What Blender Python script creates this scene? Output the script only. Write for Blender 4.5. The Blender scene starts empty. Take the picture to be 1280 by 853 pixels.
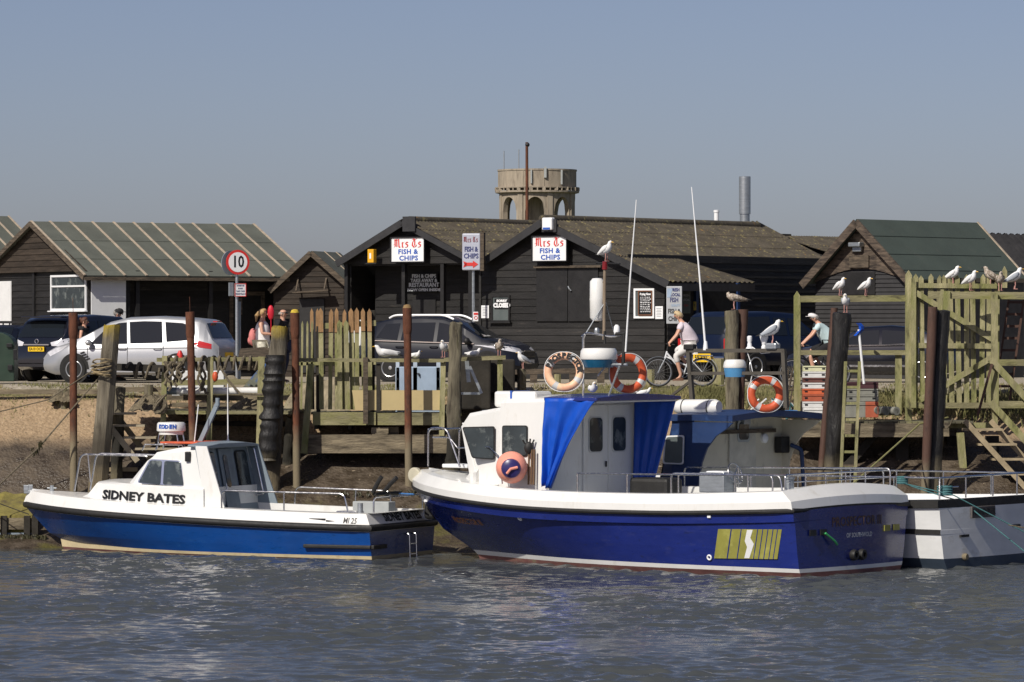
import bpy, bmesh, math, random
import numpy as np
from mathutils import Vector, Matrix, noise as mnoise
R = math.radians
rnd = random.Random(7)
scene = bpy.context.scene
COL = scene.collection
# ------------------------------------------------------------------ camera, sky, sun, exposure
F, HY, CZ = 5500.0, 410.0, 5.0            # focal length in photo pixels, horizon row, eye height
cd = bpy.data.cameras.new('camera'); cam = bpy.data.objects.new('camera', cd); COL.objects.link(cam)
cam.location = (0, 0, CZ); cam.rotation_euler = (R(90), 0, 0)
cd.sensor_width = 36; cd.lens = 36 * F / 1280; cd.shift_y = -(426.5 - HY) / 1280
cd.clip_start = 1; cd.clip_end = 30000
scene.camera = cam
SUN_AZ, SUN_EL = 35.5, 41.0              # degrees left of the viewing axis behind the camera; height
sdir = Vector((-math.sin(R(SUN_AZ)) * math.cos(R(SUN_EL)), -math.cos(R(SUN_AZ)) * math.cos(R(SUN_EL)), math.sin(R(SUN_EL))))
world = bpy.data.worlds.new('World'); scene.world = world; world.use_nodes = True
wt = world.node_tree; bg = wt.nodes['Background']
sky = wt.nodes.new('ShaderNodeTexSky'); sky.sky_type = 'NISHITA'; sky.sun_disc = False
sky.sun_elevation = R(SUN_EL); sky.sun_rotation = math.atan2(sdir.x, sdir.y)
sky.altitude = 0; sky.air_density = .6; sky.dust_density = 1.0; sky.ozone_density = 3.0
hs = wt.nodes.new('ShaderNodeHueSaturation'); hs.inputs['Saturation'].default_value = 1.0
tint = wt.nodes.new('ShaderNodeMix'); tint.data_type = 'RGBA'; tint.blend_type = 'MULTIPLY'; tint.inputs['Factor'].default_value = 1
tint.inputs[7].default_value = (1.19, 1.0, 0.985, 1)
wt.links.new(sky.outputs[0], hs.inputs['Color']); wt.links.new(hs.outputs[0], tint.inputs[6])
wt.links.new(tint.outputs[2], bg.inputs['Color']); bg.inputs['Strength'].default_value = 0.073
sl = bpy.data.lights.new('sun', 'SUN'); sl.energy = 4.4; sl.angle = R(0.53); sl.color = (1.0, 0.94, 0.84)
sun = bpy.data.objects.new('sun', sl); COL.objects.link(sun)
sun.rotation_euler = sdir.to_track_quat('Z', 'Y').to_euler(); sun.location = (-60, -60, 80)
scene.view_settings.view_transform = 'Standard'; scene.view_settings.look = 'None'
scene.view_settings.exposure = 0; scene.view_settings.gamma = 1; scene.view_settings.use_curve_mapping = False
# ------------------------------------------------------------------ photo measurements -> world points
Z3 = Vector((0, 0, 1))
def W(px, py, Y): return Vector(((px - 640) * Y / F, Y, CZ - (py - HY) * Y / F))
def depth(py, z): return (CZ - z) * F / (py - HY)
def ray(px, py): return Vector(((px - 640) / F, 1, -(py - HY) / F))
def on(fr, px, py, axis, val):
 """local point of frame fr on the plane local[axis]=val seen at photo pixel px,py"""
 inv = fr.inverted(); o = inv @ Vector((0, 0, CZ)); d = inv.to_3x3() @ ray(px, py)
 k = 'xyz'.index(axis); t = (val - o[k]) / d[k]
 return o + d * t
def frame(x, y, z, rz): return Matrix.Translation((x, y, z)) @ Matrix.Rotation(rz, 4, 'Z')
# ------------------------------------------------------------------ objects
WM = {}
def setp(o, label=None, cat=None, group=None, kind=None):
 if label: o['label'] = label
 if cat: o['category'] = cat
 if group: o['group'] = group
 if kind: o['kind'] = kind
 return o
def thing(name, label, cat, loc=(0, 0, 0), rz=0, group=None):
 o = bpy.data.objects.new(name, None); COL.objects.link(o); o.empty_display_size = .2
 o.location = loc; o.rotation_euler = (0, 0, rz); WM[o.name] = frame(*loc, rz)
 return setp(o, label, cat, group)
def kids(o): return [c for c in bpy.data.objects if c.parent == o]
KID = {}
def clone(root, loc, rz=0, label=None, group=None, scale=None, skip=()):
 r = root.copy(); COL.objects.link(r); r.location = loc; r.rotation_euler = (0, 0, rz)
 if scale: r.scale = (scale,) * 3
 if label: r['label'] = label
 if group: r['group'] = group
 WM[r.name] = frame(*loc, rz)
 for c in KID.get(root.name, []):
  if c.name.split('.')[0] in skip: continue
  d = c.copy(); COL.objects.link(d); d.parent = r; KID.setdefault(r.name, []).append(d)
  for g in KID.get(c.name, []):
   e = g.copy(); COL.objects.link(e); e.parent = d; KID.setdefault(d.name, []).append(e)
 return r
class MB:
 def __init__(s): s.v = []; s.f = []; s.m = []; s.s = []
 def add(s, vs, fs, m=0, sm=False):
  n = len(s.v); s.v += [tuple(v) for v in vs]
  for f in fs: s.f.append([n + i for i in f]); s.m.append(m); s.s.append(sm)
  return s
 def box(s, c, size, rz=0, rot=None, m=0):
  c = Vector(c); hx, hy, hz = [q / 2 for q in size]
  M = rot if rot is not None else Matrix.Rotation(rz, 3, 'Z')
  vs = [c + M @ Vector((a * hx, b * hy, d * hz)) for d in (-1, 1) for b in (-1, 1) for a in (-1, 1)]
  return s.add(vs, [(0, 2, 3, 1), (4, 5, 7, 6), (0, 1, 5, 4), (2, 6, 7, 3), (0, 4, 6, 2), (1, 3, 7, 5)], m)
 def beam(s, p0, p1, w, h, up=(0, 0, 1), m=0):
  """w = width sideways, h = size along up"""
  p0, p1, up = Vector(p0), Vector(p1), Vector(up); d = (p1 - p0).normalized()
  if abs(d.dot(up)) > .98: up = Vector((0, -1, 0)) if abs(d.y) < .9 else Vector((1, 0, 0))
  sd = d.cross(up).normalized(); u = sd.cross(d).normalized()
  vs = [p + sd * (a * w / 2) + u * (b * h / 2) for p in (p0, p1) for b in (-1, 1) for a in (-1, 1)]
  return s.add(vs, [(0, 1, 3, 2), (4, 6, 7, 5), (0, 4, 5, 1), (2, 3, 7, 6), (0, 2, 6, 4), (1, 5, 7, 3)], m)
 def tube(s, pts, r, n=8, m=0, caps=True):
  pts = [Vector(p) for p in pts]; rr = r if isinstance(r, (list, tuple)) else [r] * len(pts)
  vs = []; fs = []; ref = None
  for i, p in enumerate(pts):
   a = pts[max(i - 1, 0)]; b = pts[min(i + 1, len(pts) - 1)]; d = (b - a)
   d = d.normalized() if d.length > 1e-9 else Vector((0, 0, 1))
   if ref is None: ref = Vector((0, 0, 1)) if abs(d.z) < .9 else Vector((1, 0, 0))
   x = d.cross(ref).normalized(); y = x.cross(d).normalized(); ref = y
   for k in range(n):
    t = 2 * math.pi * k / n; vs.append(p + (x * math.cos(t) + y * math.sin(t)) * rr[i])
  for i in range(len(pts) - 1):
   for k in range(n):
    k2 = (k + 1) % n; fs.append((i * n + k, i * n + k2, (i + 1) * n + k2, (i + 1) * n + k))
  s.add(vs, fs, m, n > 5)
  if caps:
   o = len(s.v) - len(vs)
   s.f.append([o + k for k in range(n)][::-1]); s.m.append(m); s.s.append(False)
   s.f.append([o + (len(pts) - 1) * n + k for k in range(n)]); s.m.append(m); s.s.append(False)
  return s
 def lathe(s, prof, c=(0, 0, 0), axis=(0, 0, 1), n=20, m=0, sm=True):
  c = Vector(c); a = Vector(axis).normalized(); x = a.orthogonal().normalized(); y = a.cross(x)
  vs = []; fs = []
  for r, z in prof:
   for k in range(n):
    t = 2 * math.pi * k / n; vs.append(c + a * z + (x * math.cos(t) + y * math.sin(t)) * max(r, 1e-4))
  for i in range(len(prof) - 1):
   for k in range(n):
    k2 = (k + 1) % n; fs.append((i * n + k, i * n + k2, (i + 1) * n + k2, (i + 1) * n + k))
  fs.append(tuple(range(n))[::-1]); fs.append(tuple((len(prof) - 1) * n + k for k in range(n)))
  return s.add(vs, fs, m, sm)
 def torus(s, c, Rr, r, axis=(0, 0, 1), n=36, k=12, m=0, arc=None, flat=1.0, colf=None):
  c = Vector(c); a = Vector(axis).normalized(); x = a.orthogonal().normalized(); y = a.cross(x)
  vs = []; fs = []; ms = []
  for i in range(n):
   t = 2 * math.pi * i / n; d = x * math.cos(t) + y * math.sin(t)
   for j in range(k):
    q = 2 * math.pi * j / k; vs.append(c + d * (Rr + r * math.cos(q)) + a * (r * flat * math.sin(q)))
  o = len(s.v); s.v += [tuple(v) for v in vs]
  for i in range(n):
   for j in range(k):
    i2 = (i + 1) % n; j2 = (j + 1) % k
    s.f.append([o + i * k + j, o + i2 * k + j, o + i2 * k + j2, o + i * k + j2]); s.s.append(True)
    s.m.append(colf(i / n) if colf else m)
  return s
 def prism(s, poly, vec, m=0):
  poly = [Vector(p) for p in poly]; vec = Vector(vec); n = len(poly)
  vs = poly + [p + vec for p in poly]
  fs = [tuple(range(n))[::-1], tuple(range(n, 2 * n))] + [(i, (i + 1) % n, n + (i + 1) % n, n + i) for i in range(n)]
  return s.add(vs, fs, m)
 def ball(s, c, r, nu=14, nv=8, m=0, rot=None):
  c = Vector(c); r = (r, r, r) if isinstance(r, (int, float)) else r; vs = []; fs = []
  for j in range(nv + 1):
   a = math.pi * j / nv
   for i in range(nu):
    t = 2 * math.pi * i / nu
    v = Vector((r[0] * math.sin(a + 1e-4) * math.cos(t), r[1] * math.sin(a + 1e-4) * math.sin(t), r[2] * math.cos(a)))
    vs.append(c + (rot @ v if rot else v))
  for j in range(nv):
   for i in range(nu):
    i2 = (i + 1) % nu; fs.append((j * nu + i, (j + 1) * nu + i, (j + 1) * nu + i2, j * nu + i2))
  return s.add(vs, fs, m, True)
 def loft(s, rings, m=0, sm=True, cap=True, closed=True, mf=None):
  n = len(rings[0]); o = len(s.v)
  for r in rings: s.v += [tuple(p) for p in r]
  for i in range(len(rings) - 1):
   for k in range(n if closed else n - 1):
    k2 = (k + 1) % n
    s.f.append([o + i * n + k, o + i * n + k2, o + (i + 1) * n + k2, o + (i + 1) * n + k])
    s.m.append(mf(i, k) if mf else m); s.s.append(sm)
  if cap:
   s.f.append([o + k for k in range(n)][::-1]); s.m.append(m); s.s.append(False)
   s.f.append([o + (len(rings) - 1) * n + k for k in range(n)]); s.m.append(m); s.s.append(False)
  return s
 def build(s, name, mats, parent=None, label=None, cat=None, group=None, kind=None, bevel=0, local=False, sharp=40, recalc=True, subsurf=0, jit=0):
  if not isinstance(mats, (list, tuple)): mats = [mats]
  vs = s.v
  if jit:
   rr = random.Random(len(vs)); vs = [(a + rr.uniform(-jit, jit), b + rr.uniform(-jit, jit), c + rr.uniform(-jit, jit)) for a, b, c in vs]
  loc = None
  if parent is not None:
   if not local:
    inv = WM[parent.name].inverted(); vs = [tuple(inv @ Vector(v)) for v in vs]
  elif not local:
   A = np.array(vs); loc = ((A[:, 0].min() + A[:, 0].max()) / 2, (A[:, 1].min() + A[:, 1].max()) / 2, A[:, 2].min())
   vs = [tuple(q) for q in (A - np.array(loc))]
  me = bpy.data.meshes.new(name); me.from_pydata(vs, [], s.f)
  for q in mats: me.materials.append(q)
  if recalc:
   bm = bmesh.new(); bm.from_mesh(me); bmesh.ops.recalc_face_normals(bm, faces=bm.faces); bm.to_mesh(me); bm.free()
  me.polygons.foreach_set('material_index', s.m); me.polygons.foreach_set('use_smooth', s.s)
  if any(s.s) and sharp: me.set_sharp_from_angle(angle=R(sharp))
  me.update()
  o = bpy.data.objects.new(name, me); COL.objects.link(o)
  if parent is not None:
   o.parent = parent; WM[o.name] = WM[parent.name]; KID.setdefault(parent.name, []).append(o)
  else:
   if loc: o.location = loc
   WM[o.name] = Matrix.Translation(loc) if loc else Matrix.Identity(4)
  if subsurf: md = o.modifiers.new('subsurf', 'SUBSURF'); md.levels = md.render_levels = subsurf
  if bevel: md = o.modifiers.new('bevel', 'BEVEL'); md.width = bevel; md.segments = 2; md.limit_method = 'ANGLE'; md.angle_limit = R(40)
  return setp(o, label, cat, group, kind)
def text(s, size, M, mat, parent, name='lettering', off=0, sx=1.0, ext=.002, align='CENTER', local=True, space=1.0, label=None):
 """flat raised letters; M maps text plane (x right, y up, z out) to the parent's local space"""
 cu = bpy.data.curves.new('t', 'FONT'); cu.body = s; cu.size = size; cu.offset = off; cu.extrude = ext
 cu.align_x = align; cu.align_y = 'CENTER'; cu.space_character = space; cu.resolution_u = 2
 to = bpy.data.objects.new('t', cu); COL.objects.link(to)
 dg = bpy.context.evaluated_depsgraph_get(); me = bpy.data.meshes.new_from_object(to.evaluated_get(dg))
 bpy.data.objects.remove(to)
 me.transform(M @ Matrix.Diagonal((sx, 1, 1, 1)))
 me.materials.clear(); me.materials.append(mat)
 me.name = name
 o = bpy.data.objects.new(name, me); COL.objects.link(o); o.parent = parent; WM[o.name] = WM[parent.name]
 KID.setdefault(parent.name, []).append(o)
 if label: o['label'] = label
 return o
def plane_M(c, xdir, ydir):
 x = Vector(xdir).normalized(); y = Vector(ydir).normalized(); z = x.cross(y)
 M = Matrix((x, y, z)).transposed().to_4x4(); M.translation = Vector(c); return M
# ------------------------------------------------------------------ materials
def _n(nt, t, **k):
 q = nt.nodes.new(t)
 for a, b in k.items(): setattr(q, a, b)
 return q
def mix(nt, fac, a, b, bt='MIX'):
 q = nt.nodes.new('ShaderNodeMix'); q.data_type = 'RGBA'; q.blend_type = bt
 if isinstance(fac, (int, float)): q.inputs[0].default_value = fac
 else: nt.links.new(fac, q.inputs[0])
 for i, c in ((6, a), (7, b)):
  if isinstance(c, tuple): q.inputs[i].default_value = (*c[:3], 1)
  else: nt.links.new(c, q.inputs[i])
 return q.outputs[2]
def maprange(nt, v, a, b, c=0, d=1, clamp=True):
 q = nt.nodes.new('ShaderNodeMapRange'); q.clamp = clamp
 for i, x in enumerate((a, b, c, d)): q.inputs[i + 1].default_value = x
 nt.links.new(v, q.inputs[0]); return q.outputs[0]
def noise_(nt, vec, scale, detail=4, rough=.6, dist=0):
 q = nt.nodes.new('ShaderNodeTexNoise'); q.inputs['Scale'].default_value = scale; q.inputs['Detail'].default_value = detail
 q.inputs['Roughness'].default_value = rough; q.inputs['Distortion'].default_value = dist
 if vec is not None: nt.links.new(vec, q.inputs['Vector'])
 return q.outputs['Fac']
def math_(nt, op, a, b=0):
 q = nt.nodes.new('ShaderNodeMath'); q.operation = op
 for i, c in ((0, a), (1, b)):
  if isinstance(c, (int, float)): q.inputs[i].default_value = c
  else: nt.links.new(c, q.inputs[i])
 return q.outputs[0]
def MAT(name, col, rough=.6, metal=0, var=.2, ns=2.5, bump=0, bs=25, st=(1, 1, 1), patch=None, island=0, zmix=(), spec=.5, coat=0, alpha=None):
 """patch: list of (colour, noise scale, lo, hi); zmix: list of (z0,z1,colour) blending to colour below z (world height) or above if z1>z0"""
 m = bpy.data.materials.new(name); m.use_nodes = True; nt = m.node_tree; b = nt.nodes['Principled BSDF']
 tc = _n(nt, 'ShaderNodeTexCoord'); mp = _n(nt, 'ShaderNodeMapping'); mp.inputs['Scale'].default_value = st
 nt.links.new(tc.outputs['Object'], mp.inputs['Vector']); vec = mp.outputs[0]
 n1 = noise_(nt, vec, ns, 6)
 f = maprange(nt, n1, .3, .7)
 c = mix(nt, f, tuple(x * (1 - var) for x in col), tuple(min(x * (1 + var), 1) for x in col))
 for pc, ps, lo, hi in (patch or []):
  pn = noise_(nt, vec, ps, 5, .65); c = mix(nt, maprange(nt, pn, lo, hi), c, pc)
 if island:
  g = _n(nt, 'ShaderNodeNewGeometry'); k = maprange(nt, g.outputs['Random Per Island'], 0, 1, 1 - island, 1 + island)
  cc = _n(nt, 'ShaderNodeCombineColor'); [nt.links.new(k, cc.inputs[i]) for i in range(3)]
  c = mix(nt, 1.0, c, cc.outputs[0], 'MULTIPLY')
 if zmix:
  g = _n(nt, 'ShaderNodeNewGeometry'); sp = _n(nt, 'ShaderNodeSeparateXYZ'); nt.links.new(g.outputs['Position'], sp.inputs[0])
  zn = math_(nt, 'ADD', sp.outputs[2], math_(nt, 'MULTIPLY', math_(nt, 'SUBTRACT', noise_(nt, g.outputs['Position'], 3.0, 4), .5), .5))
  for z0, z1, zc in zmix: c = mix(nt, maprange(nt, zn, z0, z1), c, zc)
 nt.links.new(c, b.inputs['Base Color'])
 b.inputs['Roughness'].default_value = rough; b.inputs['Metallic'].default_value = metal
 b.inputs['Specular IOR Level'].default_value = spec; b.inputs['Coat Weight'].default_value = coat; b.inputs['Coat Roughness'].default_value = .08
 if var > .05:
  rn = noise_(nt, vec, ns * 2.3, 3); nt.links.new(maprange(nt, rn, .3, .7, max(rough - .08, .02), min(rough + .1, 1)), b.inputs['Roughness'])
 if bump:
  bn = noise_(nt, vec, bs, 5, .65); q = _n(nt, 'ShaderNodeBump'); q.inputs['Strength'].default_value = min(bump, 1)
  q.inputs['Distance'].default_value = .02 if bump <= 1 else .02 * bump
  nt.links.new(bn, q.inputs['Height']); nt.links.new(q.outputs[0], b.inputs['Normal'])
 return m
m = {}
from mathutils.bvhtree import BVHTree
def bvh_of(objs):
 vs = []; fs = []
 for o in objs:
  n = len(vs); vs += [v.co.copy() for v in o.data.vertices]; fs += [[n + i for i in p.vertices] for p in o.data.polygons]
 return BVHTree.FromPolygons(vs, fs)
def drape(o, tree, d, off=.006, back=3.0):
 """press a flat local-space mesh onto a surface along d"""
 d = Vector(d).normalized()
 bm = bmesh.new(); bm.from_mesh(o.data); lost = []
 for v in bm.verts:
  h, n, i, q = tree.ray_cast(v.co - d * back, d)
  if h is not None and (h - v.co).length < 4: v.co = h - d * off
  else: lost.append(v)
 if lost and len(lost) < len(bm.verts): bmesh.ops.delete(bm, geom=lost, context='VERTS')
 bm.to_mesh(o.data); bm.free(); o.data.update(); return o
def decal(name, mat, par, tree, pts, d, off=.008, cuts=5):
 """a thin lens or pane that follows the bodywork"""
 bm = bmesh.new(); f = bm.faces.new([bm.verts.new(p) for p in pts]); c = sum((Vector(p) for p in pts), Vector()) / len(pts)
 r = bmesh.ops.poke(bm, faces=[f]); bmesh.ops.subdivide_edges(bm, edges=bm.edges[:], cuts=cuts, use_grid_fill=True)
 me = bpy.data.meshes.new(name); bm.to_mesh(me); bm.free(); me.materials.append(mat); me.polygons.foreach_set('use_smooth', [True] * len(me.polygons))
 o = bpy.data.objects.new(name, me); COL.objects.link(o); o.parent = par; WM[o.name] = WM[par.name]; KID.setdefault(par.name, []).append(o)
 drape(o, tree, d, off, 4); bm = bmesh.new(); bm.from_mesh(me); bmesh.ops.recalc_face_normals(bm, faces=bm.faces); dd = -Vector(d).normalized()
 if sum(f.normal.dot(dd) for f in bm.faces) < 0: bmesh.ops.reverse_faces(bm, faces=bm.faces)
 bm.to_mesh(me); bm.free(); return o
MUD = (.085, .07, .048)
tan = [(2.6, 2.1, (.20, .165, .105))]
algae = (.20, .205, .07)
m['tar'] = MAT('tarred_boards', (.0165, .0155, .0150), .62, var=.45, ns=1.2, st=(1, 1, 9), bump=.5, bs=9, island=.45, patch=[((.075, .062, .05), 1.5, .62, .82)], spec=.35)
m['tarbrown'] = MAT('brown_tarred_boards', (.036, .027, .020), .75, var=.4, ns=1.4, st=(1, 1, 9), bump=.5, bs=9, island=.35, patch=[((.085, .07, .05), 1.8, .6, .85)], spec=.3)
m['tarflat'] = MAT('black_painted_timber', (.0105, .010, .0105), .6, var=.4, ns=3, bump=.2, bs=12, patch=[((.06, .05, .045), 3, .66, .85)])
m['weather'] = MAT('weathered_timber', (.11, .085, .06), .85, var=.5, ns=1.5, st=(2, 2, 14), bump=.8, bs=10, patch=[((.035, .027, .02), 1.3, .45, .7)])
m['oldgable'] = MAT('peeling_timber', (.10, .075, .055), .85, var=.6, ns=2.0, st=(1.5, 1.5, 9), bump=.8, bs=10, island=.3, patch=[((.03, .022, .018), 1.5, .48, .62)])
m['felt'] = MAT('green_roof_felt', (.100, .108, .090), .9, var=.16, ns=1.2, bump=.25, bs=60, patch=[((.13, .135, .115), 1.6, .6, .8)])
m['felt2'] = MAT('dark_green_roof_felt', (.050, .068, .058), .88, var=.12, ns=1.0, bump=.2, bs=60, patch=[((.075, .085, .072), 1.5, .6, .8)])
m['slat'] = MAT('pale_roof_battens', (.40, .33, .25), .8, var=.25, ns=6)
m['corr'] = MAT('lichened_corrugated_roof', (.066, .056, .041), .95, var=.35, ns=2.2, bump=.6, bs=40, patch=[((.055, .045, .033), 1.0, .5, .7), ((.20, .17, .075), 7, .56, .68), ((.24, .13, .035), 3.0, .64, .74), ((.46, .43, .36), 11, .70, .74)])
m['corrdark'] = MAT('dark_corrugated_sheet', (.022, .021, .022), .6, var=.3, ns=3, bump=.2)
m['fascia'] = MAT('grey_fascia_board', (.028, .028, .03), .6, var=.3, ns=3)
m['white'] = MAT('white_painted_panel', (.74, .75, .75), .5, var=.05, ns=3, patch=[((.6, .6, .58), 4, .6, .8)])
m['signwhite'] = MAT('white_sign_board', (.82, .83, .84), .35, var=.03, ns=4)
m['red'] = MAT('sign_red', (.62, .035, .03), .45, var=.05)
m['blue'] = MAT('sign_blue', (.03, .10, .42), .45, var=.05)
m['black'] = MAT('black_paint', (.008, .008, .009), .45, var=.1)
m['dark'] = MAT('painted_interior_shade', (.008, .008, .008), .9, var=.1)  # near-black colour stands in for the shade inside doorways
m['yellow'] = MAT('yellow_plastic', (.72, .38, .02), .4, var=.08)
m['glass'] = MAT('window_glass', (.035, .045, .05), .05, var=.3, spec=.6, ns=2, patch=[((.15, .17, .165), 3.2, .54, .66)])  # pale noise patches paint reflection-like glimpses of the interior
m['glassgrey'] = MAT('dusty_glass', (.10, .12, .12), .12, var=.1, spec=.5)
m['conc'] = MAT('aged_concrete', (.33, .28, .215), .95, var=.18, ns=.35, bump=.2, bs=3, st=(3, 3, .5), patch=[((.20, .165, .13), .6, .5, .7)])
m['galv'] = MAT('galvanised_steel', (.42, .45, .47), .38, metal=.75, var=.15, ns=4, st=(1, 1, 6))
m['rust'] = MAT('rusty_steel_pile', (.12, .042, .020), .85, var=.4, ns=3, st=(3, 3, 1), bump=.5, bs=20, patch=[((.045, .022, .015), 2.2, .5, .7), ((.24, .09, .03), 5, .64, .8)], zmix=[(2.75, 2.2, (.20, .165, .105))])
m['rustred'] = MAT('rusty_pipe', (.085, .043, .030), .75, var=.35, ns=2, st=(3, 3, 1), bump=.3, bs=14, patch=[((.03, .015, .012), 2, .5, .75)], zmix=[(2.0, 1.6, (.17, .14, .09))])
m['pile'] = MAT('weathered_pile', (.165, .145, .10), .9, var=.45, ns=1.0, st=(6, 6, .7), bump=1.3, bs=7, patch=[((.05, .04, .028), 1.2, .5, .66), ((.15, .145, .06), .8, .52, .75)], zmix=[(2.9, 2.5, (.022, .02, .015)), (1.9, 1.55, (.14, .12, .075))])
m['pilelichen'] = MAT('lichened_pile', (.15, .13, .095), .9, var=.45, ns=1.0, st=(6, 6, .7), bump=1.3, bs=7, patch=[((.05, .04, .028), 1.2, .5, .66)], zmix=[(4.7, 5.05, (.34, .25, .03)), (2.9, 2.3, (.06, .05, .035)), (1.9, 1.5, (.16, .13, .08))])
m['pileblack'] = MAT('black_rubbing_pile', (.013, .012, .011), .45, var=.5, ns=1.5, st=(4, 4, 1), bump=1.2, bs=5, patch=[((.10, .085, .06), 3.5, .66, .74)], zmix=[(2.15, 1.75, (.13, .11, .07))])
m['green'] = MAT('algae_green_timber', (.29, .265, .145), .88, var=.4, ns=1.3, st=(4, 4, 1.2), bump=.8, bs=9, island=.25, patch=[(algae, .8, .42, .62), ((.06, .05, .035), 1.6, .56, .72)])
m['greenh'] = MAT('algae_green_rail', (.22, .20, .11), .88, var=.4, ns=1.3, st=(1, 4, 4), bump=.8, bs=9, island=.25, patch=[((.22, .215, .075), .8, .46, .64), ((.06, .05, .035), 1.6, .55, .72)])
m['tanwood'] = MAT('tan_tip_timber', (.30, .175, .08), .85, var=.35, ns=2, st=(4, 4, 1), bump=.6, bs=9, island=.25)
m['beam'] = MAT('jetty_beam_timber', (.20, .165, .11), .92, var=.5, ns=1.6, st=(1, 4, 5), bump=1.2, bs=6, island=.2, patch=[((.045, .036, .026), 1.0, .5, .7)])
m['fresh'] = MAT('fresh_pine', (.33, .265, .165), .8, var=.25, ns=2, st=(2, 2, 2), bump=.3, bs=9, island=.15)
m['deck'] = MAT('deck_planks', (.11, .10, .065), .95, var=.4, ns=2.0, bump=.8, bs=9, island=.3, patch=[(algae, 1.0, .5, .7)])
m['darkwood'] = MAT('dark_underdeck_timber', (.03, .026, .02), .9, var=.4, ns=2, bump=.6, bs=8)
m['ply'] = MAT('cream_ply_board', (.50, .40, .20), .7, var=.08, ns=1.5, patch=[((.42, .34, .18), 3, .58, .8)])
m['paleblue'] = MAT('pale_blue_painted_box', (.33, .42, .54), .5, var=.12, ns=3, patch=[((.2, .2, .2), 5, .66, .8)])
m['rope'] = MAT('old_rope', (.15, .125, .085), .95, var=.5, ns=25, bump=1.0, bs=60)
m['ropeteal'] = MAT('teal_rope', (.05, .15, .16), .8, var=.2, ns=20, bump=.5, bs=80)
m['ropeblue'] = MAT('blue_rope', (.05, .17, .42), .8, var=.2, ns=20, bump=.5, bs=80)
m['steel'] = MAT('stainless_tube', (.62, .62, .62), .22, metal=1.0, var=.1, ns=5)
m['gel'] = MAT('white_gelcoat', (.76, .76, .74), .25, var=.05, ns=.8, st=(2.2, 2.2, .8), patch=[((.62, .60, .55), 1.6, .56, .8), ((.45, .34, .20), 6, .70, .80)], coat=.25)
m['oldwhite'] = MAT('stained_white_gelcoat', (.74, .75, .75), .4, var=.1, ns=1.2, st=(1, 1, 2), patch=[((.50, .48, .43), 1.3, .58, .78)])
m['cream'] = MAT('cream_cabin_paint', (.60, .56, .44), .5, var=.1, ns=1.5, patch=[((.22, .19, .14), 2.5, .6, .8)])
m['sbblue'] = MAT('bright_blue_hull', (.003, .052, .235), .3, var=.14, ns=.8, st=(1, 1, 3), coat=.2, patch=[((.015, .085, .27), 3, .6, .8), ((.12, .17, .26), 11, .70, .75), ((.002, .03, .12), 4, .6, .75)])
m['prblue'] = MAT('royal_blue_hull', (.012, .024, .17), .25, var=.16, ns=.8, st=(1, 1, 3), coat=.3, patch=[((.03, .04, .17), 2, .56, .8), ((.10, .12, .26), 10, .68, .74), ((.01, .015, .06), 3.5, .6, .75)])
m['cabblue'] = MAT('faded_blue_cabin', (.013, .035, .11), .5, var=.25, ns=1.5, patch=[((.04, .09, .22), 2.5, .6, .8)])
m['tarp'] = MAT('blue_tarpaulin', (.004, .07, .46), .42, var=.12, ns=2, bump=.3, bs=6)
m['antifoul'] = MAT('faded_red_antifoul', (.20, .085, .075), .8, var=.3, ns=3, st=(1, 1, 3), patch=[((.22, .2, .12), 3, .55, .7)])
m['boot'] = MAT('yellowed_boot_top', (.55, .46, .28), .6, var=.2, ns=2, patch=[((.3, .22, .1), 2, .55, .75)])
m['rubber'] = MAT('black_rubber_fender', (.014, .0135, .013), .6, var=.3, ns=4, bump=.3, bs=15)
m['bgrey'] = MAT('blue_grey_paint', (.20, .245, .285), .5, var=.1, ns=2)
m['greydeck'] = MAT('grey_deck', (.35, .37, .37), .7, var=.1, ns=3)
m['orange'] = MAT('orange_lifebuoy', (.58, .095, .032), .5, var=.2, ns=4)
m['orangefade'] = MAT('faded_lifebuoy', (.80, .42, .26), .5, var=.12, ns=3, patch=[((.85, .62, .40), 2, .45, .6)])
m['peach'] = MAT('coral_buoy', (.85, .33, .24), .4, var=.08, ns=3)
m['reflect'] = MAT('grey_reflective_band', (.55, .56, .56), .4, var=.05)
m['fishbox'] = MAT('olive_number_panel', (.26, .25, .05), .6, var=.2, ns=2, patch=[((.38, .37, .10), 3, .55, .7)])
m['gold'] = MAT('faded_gold_letters', (.40, .16, .05), .6, var=.15)
m['rubbertyre'] = MAT('tyre_rubber', (.012, .012, .012), .8, var=.2)
m['rim'] = MAT('alloy_rim', (.55, .56, .57), .3, metal=.8, var=.05)
m['plate'] = MAT('yellow_number_plate', (.80, .52, .02), .4, var=.03)
m['skin'] = MAT('skin', (.58, .32, .22), .5, var=.08, ns=6)
m['lampred'] = MAT('red_tail_lamp', (.45, .02, .02), .1, var=.05, coat=1)
m['lampclear'] = MAT('clear_lamp', (.62, .62, .66), .08, var=.15, ns=8, coat=1)
m['chrome'] = MAT('chrome', (.75, .75, .76), .1, metal=1, var=.02)
m['gravel'] = MAT('weathered_masonry', (.26, .22, .15), .95, var=.4, ns=4, bump=1.2, bs=8, patch=[((.16, .15, .06), 2, .55, .7)])
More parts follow.
